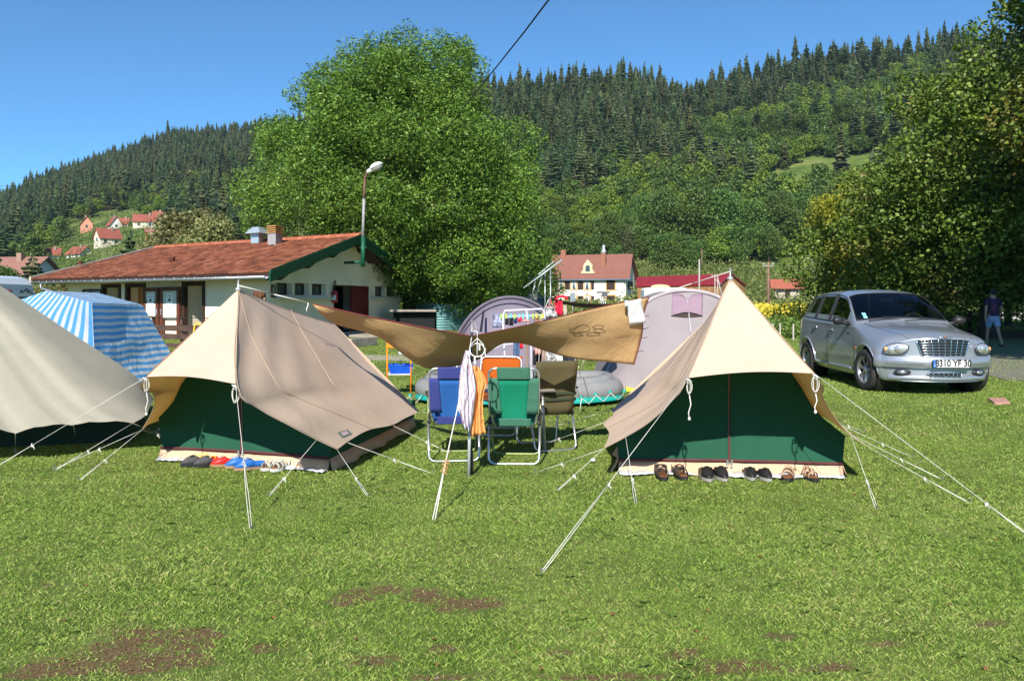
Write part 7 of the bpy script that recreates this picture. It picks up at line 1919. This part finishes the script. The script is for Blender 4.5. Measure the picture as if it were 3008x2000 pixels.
for px, py0, py1, wd, vv, nm in ((1637, 733, 765, .95, 4.6, 'chimney'), (1766, 745, 782, .85, 2.0, 'chimney')):
    u = upx(px); zt = CH+(HZ-py0)/F_*(150+vv); zb = CH+(HZ-py1)/F_*(150+vv)-.3; mb = MB(); mb.hexa([HT(u-wd/2, vv, zb), HT(u+wd/2, vv, zb), HT(u+wd/2, vv+wd, zb), HT(u-wd/2, vv+wd, zb)], [HT(u-wd/2, vv, zt), HT(u+wd/2, vv, zt), HT(u+wd/2, vv+wd, zt), HT(u-wd/2, vv+wd, zt)])
    if px < 1700: mb.hexa([HT(u-.8, vv-.2, zb), HT(u+1.2, vv-.2, zb), HT(u+1.2, vv+1, zb), HT(u-.8, vv+1, zb)], [HT(u-.45, vv-.1, zb+.9), HT(u+.45, vv-.1, zb+.9), HT(u+.45, vv+1, zb+.9), HT(u-.45, vv+1, zb+.9)])
    c_ = mb.build('chimney', mat('brown brick chimney', (.27, .12, .075), .9), hr)
    if px > 1700: mb = MB(); p = HT(u, vv+.4, zt); mb.tube([p, p+Vector((0, 0, .5)), p+Vector((0, 0, .9)), p+Vector((0, 0, 1.3)), p+Vector((0, 0, 1.6))], [.42, .42, .2, .3, .1], 10); mb.build('cowl', mat('bright metal cowl', (.7, .7, .72), .3, .5), c_)
# red barn
bA, bB, bC = P(1868, 842, 125), P(2117, 836, 112), P(2193, 838, 122)
bA.z = bB.z = bC.z = 3.7; rA, rB = P(1870, 822, 133), P(2150, 810, 117); rA.z = rB.z = 5.3
bn = empty('red_roofed_barn', ((bA+bC)/2).xy.to_3d(), 'long low timber barn with bright red roof right of the cream house', 'barn')
WOOD = mat('orange brown timber', (.36, .19, .075), .8, var=.2, vs=1.5)
bD = bC+(bA-bB)
mb = MB(); ins = .5
def dn(p, z=0): return Vector((p.x, p.y, z))
c_ = (bA+bC)/2
wl = [p.lerp(c_, .03) for p in (bA, bB, bC, bD)]
for i in range(4): a, b = wl[i], wl[(i+1) % 4]; mb.quad(dn(a), dn(b), b, a)
mb.tri(wl[1], wl[2], rB.lerp(c_, .03)); mb.build('wall', WOOD, bn, fix=False)
mb = MB(); U = Vector((0, 0, .18)); a = [bA, bB, rB, rA]; mb.hexa(a, [p+U for p in a]); a = [bD, bC, rB, rA]; mb.hexa(a, [p+U for p in a]); mb.build('roof', mat('bright red sheet roof', (.26, .018, .022), .6, var=.06), bn)
mb = MB(); 
for i in range(1, 14): a, b = wl[0].lerp(wl[1], i/14), 0; mb.box((a.x, a.y-.03, 1.8), (.09, .06, 3.5))
mb.build('wall_batten', mat('dark batten', (.2, .1, .04), .8), bn)
# white caravan by the barn, roof cover ochre
cv = empty('white_caravan', G(1950, 85), 'white caravan with ochre roof hatch in front of the red roofed barn', 'caravan')
x0, x1 = (1888-1504)/F_*85, (2013-1504)/F_*85
mb = MB(); mb.prism([(x0, 84, .4), (x1, 84, .4), (x1, 84, 2.75), (x1-.3, 84, 2.9), (x0+.25, 84, 2.9), (x0, 84, 2.7)], (0, 2.3, 0)); mb.build('body', WHITEP, cv, bevel=.06)
mb = MB(); mb.ball(P(1940, 843, 85), (1.05, .5, .28), 12, 8); mb.build('roof_hatch', mat('ochre cover', (.6, .45, .25), .7), cv)
mb = MB(); mb.box(((x0+x1)/2, 83.97, 1.7), (1.2, .04, .6)); mb.build('window', GLASSD, cv)
# stone hut
hb = hill_hit(2312, 880); gable_house('stone_hut', hb, 4.6, 4.2, 2.6, 1.3, R(-14), mat('old stone wall', (.42, .37, .30), .95, var=.35, vs=3), mat('rusty roof', (.34, .10, .06), .8), 'small stone hut with rusty red roof beyond the vegetable garden', over=.9, wins=0, cat='hut', chim=False)
mb = MB(); p = hb+Vector((.05, -.15, 1.1)); mb.box(p, (.9, .3, 2.2)); tag(mb.build('hut_door', SHU), 'dark door of the small stone hut', 'door')
o_ = [o for o in bpy.data.objects if o.name == 'hut_door'][0]; hp_ = [o for o in bpy.data.objects if o.name.startswith('stone_hut')][0]
o_.parent = hp_; o_.matrix_parent_inverse = wmat(hp_).inverted(); del o_['label']; del o_['category']; o_.name = 'door'
# caravan under the ash tree
cvb = G(1480, 50); c0, c1 = (1358-1504)/F_*50, (1578-1504)/F_*50
CVM = mat('pale grey green caravan skin', (.52, .55, .48), .45, var=.06)
cc = empty('old_caravan', cvb, 'old pale green caravan in dappled shade under the ash tree', 'caravan')
mb = MB(); mb.prism([(c0-.15, 49, .5), (c1, 49, .5), (c1, 49, 2.05), (c1-.15, 49, 2.2), (c0+.75, 49, 2.22), (c0+.35, 49, 2.0)], (0, 2.1, 0)); mb.build('body', CVM, cc, bevel=.06)
for a, b, z0, z1 in ((1438, 1485, 883, 905), (1552, 1578, 880, 905)):
    mb = MB(); X0, X1 = (a-1504)/F_*49, (b-1504)/F_*49; mb.box(((X0+X1)/2, 48.97, CH-(z0+z1-2*HZ)/2/F_*49), (X1-X0, .05, (z1-z0)/F_*49)); mb.build('window', GLASSD, cc)
mb = MB(); a0 = Vector((c1, 49.2, 2.0)); mb.hexa([a0+Vector((0,0,-1.6)), a0+Vector((1.3, .2, -1.6)), a0+Vector((1.3, 1.9, -1.6)), a0+Vector((0, 1.7, -1.6))], [a0, a0+Vector((.25, .2, -.1)), a0+Vector((.25, 1.7, -.1)), a0+Vector((0, 1.7, 0))])
mb.build('awning_tent', mat('slate blue canvas', (.04, .08, .11), .8), cc)
# corrugated tank and low shelter
tk = empty('corrugated_tank', G(1298, 38), 'blue green corrugated round water tank behind the path', 'tank'); mb = MB(); p = G(1298, 39.5)
prof = []
for i in range(41): z = i/40*1.25; prof.append((1.25+.03*math.sin(z*2*PI/.125), z))
mb.lathe(p, prof, 40); mb.build('wall', mat('blue green corrugated steel', (.10, .22, .22), .45, .4, var=.2), tk)
mb = MB(); mb.lathe(p, [(0, 1.2), (1.25, 1.2)], 30); mb.build('cover', mat('grey cover', (.2, .25, .25), .6), tk, fix=False)
mb = MB(); p = G(1205, 36); mb.box(p+Vector((.2, 0, .95)), (2.0, 1.4, .08)); sh_ = mb.build('low_shelter', CONC); tag(sh_, 'low dark flat roofed store between the washhouse and the tank', 'store')
mb = MB(); mb.box(p+Vector((.2, .2, .4)), (1.8, 1.0, .95)); mb.build('store_body', DARK, sh_)
# camper at far left
cp = empty('white_camper', G(30, 21.5), 'white camper van with rounded high roof at the left edge', 'van')
xr = -13.15; mb = MB(); pr = [(0, .35), (0, 1.70), (-.06, 1.95), (-.22, 2.12), (-.5, 2.18), (-4.6, 2.20), (-4.6, .35)]
mb.prism([(xr+a, 20.6, b) for a, b in pr], (0, 2.0, 0)); mb.build('body', mat('white camper paint', (.66, .70, .72), .35, coat=.4, var=.02), cp, bevel=.10)
mb = MB(); mb.box((xr-2.2, 20.57, 1.44), (4.2, .05, .42)); mb.box((xr+.02, 21.6, 1.42), (.05, 1.6, .4)); mb.build('window', GLASSD, cp, bevel=.02)
mb = MB(); X = xr+.012; L_ = lambda y, z: Vector((X, y, z))
for i in range(6): mb.tube([L_(20.95+.09*i, 1.75), L_(20.97+.09*i, 1.81), L_(21.0+.09*i, 1.75), L_(21.02+.09*i, 1.79)], .009, 4)
mb.tube([L_(20.93, 1.71), L_(21.5, 1.71)], .006, 4); mb.build('red_lettering', mat('dark red lettering', (.3, .05, .04), .5), cp)
mb = MB(); mb.tube([L_(21.75+.09*i, 1.78+.05*math.sin(i*2.1)) for i in range(8)], .018, 5); mb.tube([L_(21.7, 1.73), L_(22.1, 1.85), L_(22.4, 1.70)], .015, 5); mb.build('grey_swirl', mat('slate graphic', (.12, .16, .2), .5), cp)
# ---------------------------------------------------------------- poles
PWOOD = mat('wooden pole', (.20, .12, .08), .9, var=.2); PCON = mat('concrete pole', (.38, .36, .32), .9)
def pole(px, ybase, ytop, D, r, m, label, name='utility_pole', arm=None, extra=None):
    b = G(px, D); 
    if D > 150: b.z = CH-(ybase-HZ)/F_*D
    t = P(px, ytop, D); t.x = b.x; root = empty(name, b, label, 'pole')
    mb = MB(); mb.tube([b-Vector((0, 0, .5)), t], [r, r*.7], 8); mb.build('post', m, root)
    if extra: extra(root, b, t)
    return root
def ins(root, b, t):
    mb = MB(); mb.tube([t+Vector((-.4, 0, -.3)), t+Vector((.4, 0, -.3))], .05, 5)
    for x in (-.35, 0, .35): mb.ball(t+Vector((x, 0, -.15)), .1, 6, 4)
    mb.build('insulators', PCON, root)
pole(2257, 890, 770, 62, .13, PWOOD, 'red brown wooden pole between the cream tent and the stone hut', extra=ins)
pole(2054, 880, 762, 100, .12, PCON, 'grey pole rising in front of the red barn roof', extra=None)
pole(2062, 780, 732, 170, .14, PWOOD, 'thin wooden pole standing behind the barn roof against the scrub')
pole(2100, 880, 805, 98, .08, PCON, 'pole with white insulators before the barn gable, right of the grey pole', extra=ins)
def trestle(root, b, t):
    mb = MB(); mb.tube([t+Vector((0, 0, -.4)), b+Vector((1.0, 0, 0))], .06, 5); mb.tube([t+Vector((-.3, 0, -.6)), t+Vector((.5, 0, -1.2))], .05, 5); mb.build('brace', PCON, root)
pole(2108, 880, 806, 98, .07, PCON, 'braced lattice like pole standing close to the right tent peak', extra=trestle)
def lampx(root, b, t):
    mb = MB(); mb.tube([t, t+Vector((-.15, 0, .8)), t+Vector((-.6, 0, 1.3)), t+Vector((-1.1, 0, 1.45))], .03, 6); mb.build('arm', PCON, root)
    mb = MB(); mb.ball(t+Vector((-1.3, 0, 1.45)), (.28, .12, .07), 8, 5); mb.build('lamp_head', WHITEP, root)
pole(2389, 900, 790, 64, .06, PCON, 'grey street lamp with curved arm left of the silver car', 'road_lamp', extra=lampx)
pole(1682, 905, 838, 60, .05, PCON, 'thin grey pole with box standing before the cream house', extra=lambda r, b, t: (lambda m: m.build('box', ZINC, r))(MB().box(t+Vector((0, 0, -1.0)), (.35, .25, .9))))
def flood(root, b, t):
    mb = MB(); mb.box(t+Vector((.0, 0, .08)), (.95, .3, .12)); mb.box(t+Vector((.1, -.1, -.1)), (.4, .2, .25)); mb.build('floodlight', mat('dark floodlight', (.1, .1, .12), .5), root)
    mb = MB(); mb.tube([t+Vector((-.1, 0, -.2)), b+Vector((-.3, 0, 0))], .03, 5); mb.tube([t+Vector((.1, 0, -.2)), b+Vector((.3, 0, 0))], .03, 5); mb.build('stay', ZINC, root)
pole(1772, 905, 862, 60, .04, ZINC, 'floodlight on a small mast before the cream house', 'floodlight_mast', extra=flood)
def boom(px0, py0, px1, py1, D, base_px, label):
    b = G(base_px, D); root = empty('lifted_barrier', b, label, 'barrier')
    mb = MB(); mb.tube([b, P(base_px, (py0+py1)/2-12, D)], .03, 8); mb.build('post', ZINC, root)
    mb = MB(); mb.tube([P(px0, py0, D), P(px1, py1, D)], .032, 8); mb.build('boom', mat('pale steel boom', (.5, .55, .6), .4, .3), root)
    mb = MB(); mb.tube([P(px0+35, py0-20, D), P(px0+20, py0+40, D)], .015, 5); mb.tube([P(px0+55, py0-40, D), P(px0+35, py0+30, D)], .015, 5); mb.build('stay_wire', ZINC, root)
boom(1538, 846, 1652, 763, 36, 1617, 'long pale steel boom slanting up in front of the cream house, the nearer of two')
boom(1541, 842, 1626, 769, 38, 1601, 'shorter pale steel boom slanting up behind the longer one')
pole(1554, 900, 786, 40, .04, ZINC, 'thin steel mast at the foot of the slanting booms', 'steel_mast')
b = G(2850, 33); mb = MB(); mb.box(b+Vector((0, 0, .35)), (.12, .12, 1.25)); tag(mb.build('wooden_post', mat('dark wooden post', (.03, .022, .018), .9)), 'dark wooden post behind the right wing of the silver car', 'post')
b = G(3008*0+1636, 12.5)
# overhead cable
mb = MB(); mb.tube([P(1650, -60, 10), P(1612, 0, 11), P(1540, 95, 13.2), P(1440, 220, 17.5), P(1340, 345, 23), P(1240, 470, 30), P(1140, 580, 36)], [.014, .014, .014, .014, .015, .016, .016], 6)
tag(mb.build('overhead_cable', mat('black cable', (.015, .015, .018), .6)), 'black overhead cable crossing the sky above the ash tree', 'cable')
mb = MB(); mb.tube([P(-300, 538, 60), P(0, 546, 60), P(300, 560, 66), P(620, 568, 72)], .012, 5)
tag(mb.build('thin_wire', mat('black cable', (.015, .015, .018))), 'thin dark wire low in the sky at the left edge', 'wire')
# low pale wall along the far road
mb = MB(); a, b = G(2200, 60), G(3100, 60); mb.hexa([a, b, b+Vector((0, .3, 0)), a+Vector((0, .3, 0))], [p+Vector((0, 0, .55)) for p in (a, b, b+Vector((0, .3, 0)), a+Vector((0, .3, 0)))]); tag(mb.build('roadside_wall', mat('pale roadside wall', (.4, .4, .38), .9)), 'low pale wall running along the far road behind the garden', 'wall')
# ---------------------------------------------------------------- gardens and scrub
def scatter_leaves(boxes, size, seed, m, name, label, cat, aspect=.6, flat=.6):
    """boxes: list of (px0, px1, D0, D1, height, clumps, leaves per clump, radius)"""
    r = np.random.default_rng(seed); C = []
    for p0, p1, d0, d1, h, nc, nl, rad in boxes:
        for _ in range(nc):
            D = r.uniform(d0, d1); px = r.uniform(p0, p1); g = G(px, D); hh = h*r.uniform(.45, 1.15)
            q = r.normal(size=(nl, 3))*np.array([rad, rad, hh*.28]); q[:, 2] = np.abs(q[:, 2]+hh*.42); C.append(q+np.array([g.x, g.y, g.z]))
    C = np.concatenate(C); v, f = leaf_quads(C, size, r, flat, aspect)
    return tag(link(npmesh(name, v, f, m), name), label, cat, kind='stuff')
CROP = leafmat('garden crops', [(.2, (.08, .17, .03)), (.8, (.22, .34, .07))], .3, .8)
SCRUB = leafmat('slope scrub', [(.2, (.09, .13, .028)), (.55, (.16, .20, .045)), (.9, (.30, .29, .10))], .25, .15)
SUNF = leafmat('yellow petals', [(.2, (.48, .34, .03)), (.8, (.68, .52, .07))], .2, .8)
scatter_leaves([(2190, 2420, 30, 38, .62, 640, 26, .22), (2720, 2860, 34, 44, .6, 160, 26, .22)], .13, 31, CROP, 'vegetable_rows', 'leafy vegetable rows behind the lawn left of the silver car', 'vegetables')
scatter_leaves([(2200, 2420, 40, 50, 1.0, 520, 24, .25), (2700, 2880, 46, 56, 1.0, 200, 22, .25)], .16, 32, CROP, 'sunflower_foliage', 'green stems and leaves of the sunflower strip', 'plants')
def heads(lst, seed, name, label, s=.11):
    r = np.random.default_rng(seed); V, F = [], []; k = 0
    for p0, p1, d0, d1, z0, z1, n in lst:
        for _ in range(n):
            D = r.uniform(d0, d1); g = G(r.uniform(p0, p1), D); z = g.z+r.uniform(z0, z1); rr = s*r.uniform(.6, 1.2); a = r.uniform(-.6, .6); tlt = r.uniform(-.5, .3)
            ring = []
            for i in range(8):
                t = i*PI/4; ring.append((g.x+math.cos(t)*rr*math.cos(a), g.y+math.cos(t)*rr*math.sin(a)+math.sin(t)*rr*tlt, z+math.sin(t)*rr))
            V += ring; F.append(tuple(range(k, k+8))); k += 8
    return tag(link(npmesh(name, V, F, SUNF), name), label, 'flowers', kind='stuff')
heads([(2222, 2290, 38.5, 47, .6, 1.2, 130), (2300, 2400, 38.5, 49, .45, 1.2, 200), (2770, 2830, 44, 48, .5, 1.2, 60)], 33, 'sunflower_heads', 'band of bright yellow sunflower heads behind the garden')
scatter_leaves([(1440, 2900, 58, 110, 1.0, 2600, 14, .6), (1440, 2900, 95, 200, 1.7, 2600, 14, 1.1), (1850, 2250, 125, 215, 3.4, 700, 30, 1.7), (2375, 2480, 120, 215, 3.2, 220, 30, 1.6)], .55, 34, SCRUB, 'meadow_scrub', 'rough meadow grass and low scrub at the foot of the right hill', 'scrub')
heads([(2200, 2450, 62, 100, .4, 1.1, 130), (2140, 2280, 100, 140, .5, 1.3, 60)], 35, 'meadow_flowers', 'yellow wild flowers dotted over the rough meadow', .12)
scatter_leaves([(-300, 760, 90, 200, 2.2, 2200, 14, 1.4), (60, 500, 215, 440, 3.2, 420, 26, 1.7)], .7, 36, leafmat('left hedge scrub', [(.2, (.07, .12, .025)), (.9, (.17, .23, .05))], .25, .15), 'hedge_scrub', 'bushy green scrub filling the slope below the village', 'scrub')
for i, px in enumerate((2236, 2270, 2291, 2330, 2363)):
    b = G(px, 29.5-(i % 2)); mb = MB(); mb.box(b+Vector((0, 0, .2)), (.05, .05, .75)); tag(mb.build('garden_stake', mat('grey stake', (.4, .37, .3), .9)), 'pale stake standing in the vegetable garden edge', 'stake', 'stakes along the vegetable garden')
# named trees and shrubs in the middle distance ----------------------
GEO_D = [broad_geo(np.random.default_rng(200+i), 11, 5.0, 20, 130, .34) for i in range(4)]
_tm = {}
def mid_tree(px, D, h, wscale, m, label, g=0, conif=False, group=None, cat='tree', name=None, base=None):
    r = np.random.default_rng(int(abs(px)*7+D)); key = (g, m.name, conif)
    if key not in _tm:
        geo = CONG[g] if conif else GEO_D[g]; v, f, mi = geo
        a = npmesh('crown', v, f[mi == 0], m); b_ = npmesh('trunk', v, f[mi == 1], BARK); _tm[key] = (a, b_)
    a, b_ = _tm[key]; b = base if base is not None else G(px, D); H0 = 23 if conif else 11.5
    root = empty(name or ('conifer' if conif else 'leafy_tree'), b, label, cat, group)
    s = h/H0; rz = r.uniform(0, 6.28)
    for me_, nm in ((a, 'crown'), (b_, 'trunk')):
        o = bpy.data.objects.new(nm, me_); COL.objects.link(o); o.parent = root; o.scale = (s*wscale, s*wscale, s); o.rotation_euler = (0, 0, rz)
    return root
mid_tree(384, 62, 6.6, 1.35, CON_M, 'small dark conifer rising behind the left end of the washhouse roof', 5, True)
mid_tree(-20, 110, 10, 1.3, CON_M, 'dark conifer at the left edge above the brown roofed house', 0, True)
mid_tree(95, 105, 8.6, 1.6, CONB_M, 'wide dark conifer between the brown roof and the low red roofed house', 2, True)
mid_tree(660, 70, 8.6, 1.0, CONB_M, 'slim dark spruce just left of the ash tree', 3, True)
for px, D, h, ws, lb in ((530, 66, 9.0, 1.0, 'brownish willow behind the middle of the washhouse roof'), (585, 64, 9.3, 1.0, 'taller brownish willow to the right of its neighbour behind the roof'), (480, 68, 7.6, 1.0, 'lower brownish willow nearest the village behind the roof'), (628, 60, 8.0, .9, 'brownish willow closest to the ash tree')):
    mid_tree(px, D, h, ws, WIL_M, lb, int(px) % 4)
for i, (px, D, h, ws, m, lb) in enumerate(((130, 60, 3.4, 1.2, WIL_M, 'olive bush behind the striped shelter under the roof corner'), (200, 55, 2.9, 1.4, WIL_M, 'olive bush showing below the left eave of the washhouse'), (20, 62, 4.2, 1.1, DEC_M, 'green bush in front of the brown roofed house'), (165, 75, 4.4, 1.2, DECL_M, 'light green bush left of the washhouse roof end'), (250, 90, 6.3, 1.0, DEC_M, 'green tree standing below the village houses'), (60, 140, 9.5, 1.2, DEC_M, 'broad green tree above the brown roofed house'), (1310, 58, 7.0, 1.3, DEC_M, 'green tree standing behind the caravan and ash tree'), (1240, 60, 6.0, 1.4, DECL_M, 'light green tree behind the tank'), (1400, 64, 6.5, 1.4, DEC_M, 'green bushy tree just behind the old caravan'), (1500, 66, 6.0, 1.3, DEC_M, 'green tree to the right behind the old caravan'), (1580, 72, 5.5, 1.3, DEC_M, 'green tree behind the slanting booms'))):
    mid_tree(px, D, h, ws, m, lb, i % 4)
BIG = [(1690, 762, 110, DECL_M, 1.25, 'light green round tree directly behind the cream house'), (1790, 765, 150, DEC_M, 1.0, 'dark green tree right behind the house chimney'), (1600, 770, 120, DEC_M, 1.1, 'green tree behind the left end of the cream house roof'),
 (1890, 745, 190, DEC_M, .8, 'tall dark tree at the left end of the big dark grove'), (1960, 760, 215, DEC_M, .9, 'tall rounded dark tree in the big dark grove right of the house'), (2045, 770, 235, DEC_M, .95, 'tallest dark tree of the grove above the barn'), (2130, 772, 230, DEC_M, .95, 'dark tree of the grove above the right tent peak'), (2210, 765, 190, DEC_M, .95, 'dark tree of the grove right of the tent peak'), (2290, 758, 205, DEC_M, .9, 'dark tree of the grove below the slope meadow'), (2360, 745, 180, DEC_M, .95, 'dark tree at the right end of the grove'), (2440, 740, 190, DEC_M, 1.0, 'dark tree partly behind the yellowing tree'), (1835, 770, 120, CONB_M, .8, 'lower olive tree before the grove left end'),
 (2100, 470, 110, DEC_M, 1.1, 'round green tree in the upper broadleaf patch, leftmost'), (2180, 462, 130, DEC_M, 1.1, 'round green tree in the upper broadleaf patch, middle'), (2260, 452, 120, DEC_M, 1.1, 'round green tree in the upper broadleaf patch, rightmost'), (2350, 440, 110, DEC_M, 1.1, 'dark green tree above the pale slope meadow'), (2480, 420, 130, DEC_M, 1.1, 'green tree above the right end of the slope meadow')]
for i, (px, py, hp, m, ws, lb) in enumerate(BIG):
    b = hill_hit(px, py); mid_tree(px, b.y, hp*b.y/F_, ws, m, lb, i % 4, base=b)
# dark trees closing the view behind the maple
for i, (px, D, h, lb) in enumerate(((2960, 46, 9.0, 'shaded tree behind the walking man'), (3080, 44, 10.0, 'shaded tree at the right edge behind the walking man'), (2890, 50, 8.0, 'shaded tree directly behind the maple trunk'), (3060, 33, 8.0, 'shaded tree overhanging the road at the right edge'))):
    mid_tree(px, D, h, 1.25, MAPLE_M, lb, i % 4)
# ---------------------------------------------------------------- people
SKIN = mat('skin', (.46, .25, .17), .55, var=.05)
def person(name, loc, rot, label, joints, edges, radii, root_i, skin=SKIN):
    o = empty(name, loc, label, 'person', rz=rot)
    me = bpy.data.meshes.new('body'); me.from_pydata(joints, edges, []); ob = bpy.data.objects.new('body', me); COL.objects.link(ob)
    sk_ = ob.modifiers.new('s', 'SKIN'); sb = ob.modifiers.new('u', 'SUBSURF'); sb.levels = 2; sb.render_levels = 2
    for v, r_ in zip(me.skin_vertices[0].data, radii): v.radius = (r_, r_) if not isinstance(r_, tuple) else r_
    me.skin_vertices[0].data[root_i].use_root = True
    bpy.context.view_layer.update(); dg = bpy.context.evaluated_depsgraph_get(); m2 = bpy.data.meshes.new_from_object(ob.evaluated_get(dg)); ob.modifiers.clear(); ob.data = m2
    m2.materials.clear(); m2.materials.append(skin); ob.parent = o
    for p in m2.polygons: p.use_smooth = True
    return o, ob
def skin_mesh(name, joints, edges, radii, m, parent, root_i=0, lvl=2):
    me = bpy.data.meshes.new(name); me.from_pydata(joints, edges, []); ob = bpy.data.objects.new(name, me); COL.objects.link(ob)
    ob.modifiers.new('s', 'SKIN'); sb = ob.modifiers.new('u', 'SUBSURF'); sb.levels = lvl; sb.render_levels = lvl
    for v, r_ in zip(me.skin_vertices[0].data, radii): v.radius = (r_, r_) if not isinstance(r_, tuple) else r_
    me.skin_vertices[0].data[root_i].use_root = True
    bpy.context.view_layer.update(); dg = bpy.context.evaluated_depsgraph_get(); m2 = bpy.data.meshes.new_from_object(ob.evaluated_get(dg)); ob.modifiers.clear(); ob.data = m2
    m2.materials.clear(); m2.materials.append(m); ob.parent = parent
    for p in m2.polygons: p.use_smooth = True
    return ob
def build_person(loc, rot, label, H, stride, shirt, shorts, hair, armsw, shoe_c=None, long_hair=False):
    k = H/1.75
    # local: faces -y when rot=0 ; z up
    J = [(0, 0, .95), (0, 0, 1.12), (0, .0, 1.32), (0, .0, 1.47), (0, -.01, 1.55), (0, -.02, 1.63), (0, -.02, 1.73)]
    Rr = [(.125, .105), (.12, .095), (.15, .10), (.07, .065), (.052, .055), (.075, .09), (.065, .08)]
    E = [(0, 1), (1, 2), (2, 3), (3, 4), (4, 5), (5, 6)]
    def add(p, r_, a): J.append(p); Rr.append(r_); E.append((a, len(J)-1)); return len(J)-1
    for s in (-1, 1):
        st = stride*s
        hp = add((s*.09, 0, .88), .085, 0); kn = add((s*.10, -st*.30-.03, .50), .055, hp); an = add((s*.10, -st*.62+(.10 if st < 0 else .02), .10), .036, kn)
        hl = add((s*.10, -st*.62+.02+(.08 if st < 0 else .0), .05), .035, an); add((s*.11, -st*.62-.14+(.10 if st < 0 else 0), .035), .03, hl)
        sh = add((s*.18, 0, 1.41), .055, 3); el = add((s*.245, armsw*s*.10+.02, 1.14), .040, sh); wr = add((s*.26, armsw*s*.22-.05, .90), .026, el)
        hd = add((s*.26, armsw*s*.24-.06, .84), .030, wr)
        for f in range(4): a_ = add((s*(.262), armsw*s*.24-.09+.018*f, .79), .0085, hd); add((s*.255, armsw*s*.24-.092+.02*f, .745+.008*abs(f-1.5)), .0075, a_)
        th = add((s*.245, armsw*s*.24-.10, .83), .009, hd); add((s*.24, armsw*s*.24-.115, .80), .008, th)
    J = [tuple(c*k for c in p) for p in J]; Rr = [tuple(c*k for c in r_) if isinstance(r_, tuple) else r_*k for r_ in Rr]
    root, ob = person('person', loc, rot, label, J, E, Rr, 0)
    g = lambda p: tuple(c*k for c in p)
    # shirt
    sj = [g((0, 0, .93)), g((0, 0, 1.1)), g((0, 0, 1.32)), g((0, 0, 1.45))]; sr = [.155*k, .15*k, (.185*k, .135*k), (.09*k, .085*k)]; se = [(0, 1), (1, 2), (2, 3)]
    for s in (-1, 1): n = len(sj); sj += [g((s*.17, 0, 1.42)), g((s*.225, armsw*s*.05+.01, 1.24))]; sr += [.082*k, .068*k]; se += [(3, n), (n, n+1)]
    skin_mesh('shirt', sj, se, sr, shirt, root, 1)
    sj = [g((0, 0, .99)), g((0, 0, .88))]; sr = [(.16*k, .14*k), (.135*k, .13*k)]; se = [(0, 1)]
    for s in (-1, 1): st = stride*s; n = len(sj); sj += [g((s*.09, -st*.05, .80)), g((s*.10, -st*.24-.02, .58))]; sr += [.11*k, .095*k]; se += [(1, n), (n, n+1)]
    skin_mesh('shorts', sj, se, sr, shorts, root, 0)
    mb = MB(); mb.ball(g((0, .01, 1.685)), (.086*k, .105*k, .10*k), 14, 10)
    if long_hair:
        for i in range(14): a = i*.9; mb.ball(g((.07*math.cos(a), .03+.07*math.sin(a), 1.70+.03*math.sin(i*1.7))), .034*k, 7, 5)
    h_ = mb.build('hair', hair, None, fix=False); h_.parent = root
    mb = MB()
    for s in (-1, 1): mb.ball(g((s*.082, -.01, 1.63)), (.014*k, .02*k, .03*k), 8, 6); mb.ball(g((s*.03, -.093, 1.645)), .010*k, 8, 6)
    mb.ball(g((0, -.108, 1.615)), (.014*k, .018*k, .022*k), 8, 6); mb.ball(g((0, -.095, 1.575)), (.026*k, .01*k, .008*k), 8, 6)
    f_ = mb.build('face', SKIN, None, fix=False); f_.parent = root
    if shoe_c:
        for s in (-1, 1):
            st = stride*s; mb = MB(); mb.ball(g((s*.105, -st*.62-.05+(.09 if st < 0 else 0), .035)), (.052*k, .14*k, .045*k), 12, 8); q = mb.build('shoe', shoe_c, None, fix=False); q.parent = root
    return root
wl_ = GP(2918, 1017)
build_person(wl_, R(180-8), 'man in dark purple shirt and pale blue shorts walking away down the shaded road', 1.70, .42, mat('dark purple cotton', (.05, .025, .06), .9), mat('pale blue cotton', (.30, .38, .52), .9), mat('dark hair', (.03, .022, .018), .8), .6, mat('dark shoes', (.02, .02, .02), .6))
kid = G(765, 11.6); Hk = CH-(857-HZ)/F_*11.6-.14
build_person(kid, R(150), 'person with tousled brown hair whose head shows above the left tent', Hk*1.0, .1, mat('grey cotton', (.3, .3, .32), .9), mat('dark cotton', (.05, .05, .06), .9), mat('brown hair', (.11, .045, .02), .8, var=.4, vs=40), .2, None, True)
# ================================================================== air
def haze_box(den):
    mb = MB(); mb.hexa([(-1390, -30, -2), (1390, -30, -2), (1390, 1250, -2), (-1390, 1250, -2)], [(-1390, -30, 420), (1390, -30, 420), (1390, 1250, 420), (-1390, 1250, 420)])
    m = bpy.data.materials.new('haze air'); m.use_nodes = True; n = m.node_tree; n.nodes.remove(n.nodes['Principled BSDF'])
    v = n.nodes.new('ShaderNodeVolumePrincipled'); v.inputs['Color'].default_value = (.55, .72, .95, 1); v.inputs['Density'].default_value = den; v.inputs['Anisotropy'].default_value = 0.0
    n.links.new(v.outputs[0], n.nodes['Material Output'].inputs['Volume']); m.cycles.homogeneous_volume = True if hasattr(m, 'cycles') and hasattr(m.cycles, 'homogeneous_volume') else None
    o = mb.build('haze', m); tag(o, 'thin bluish summer haze over the whole valley', 'haze', kind='stuff')
haze_box(0.00007)
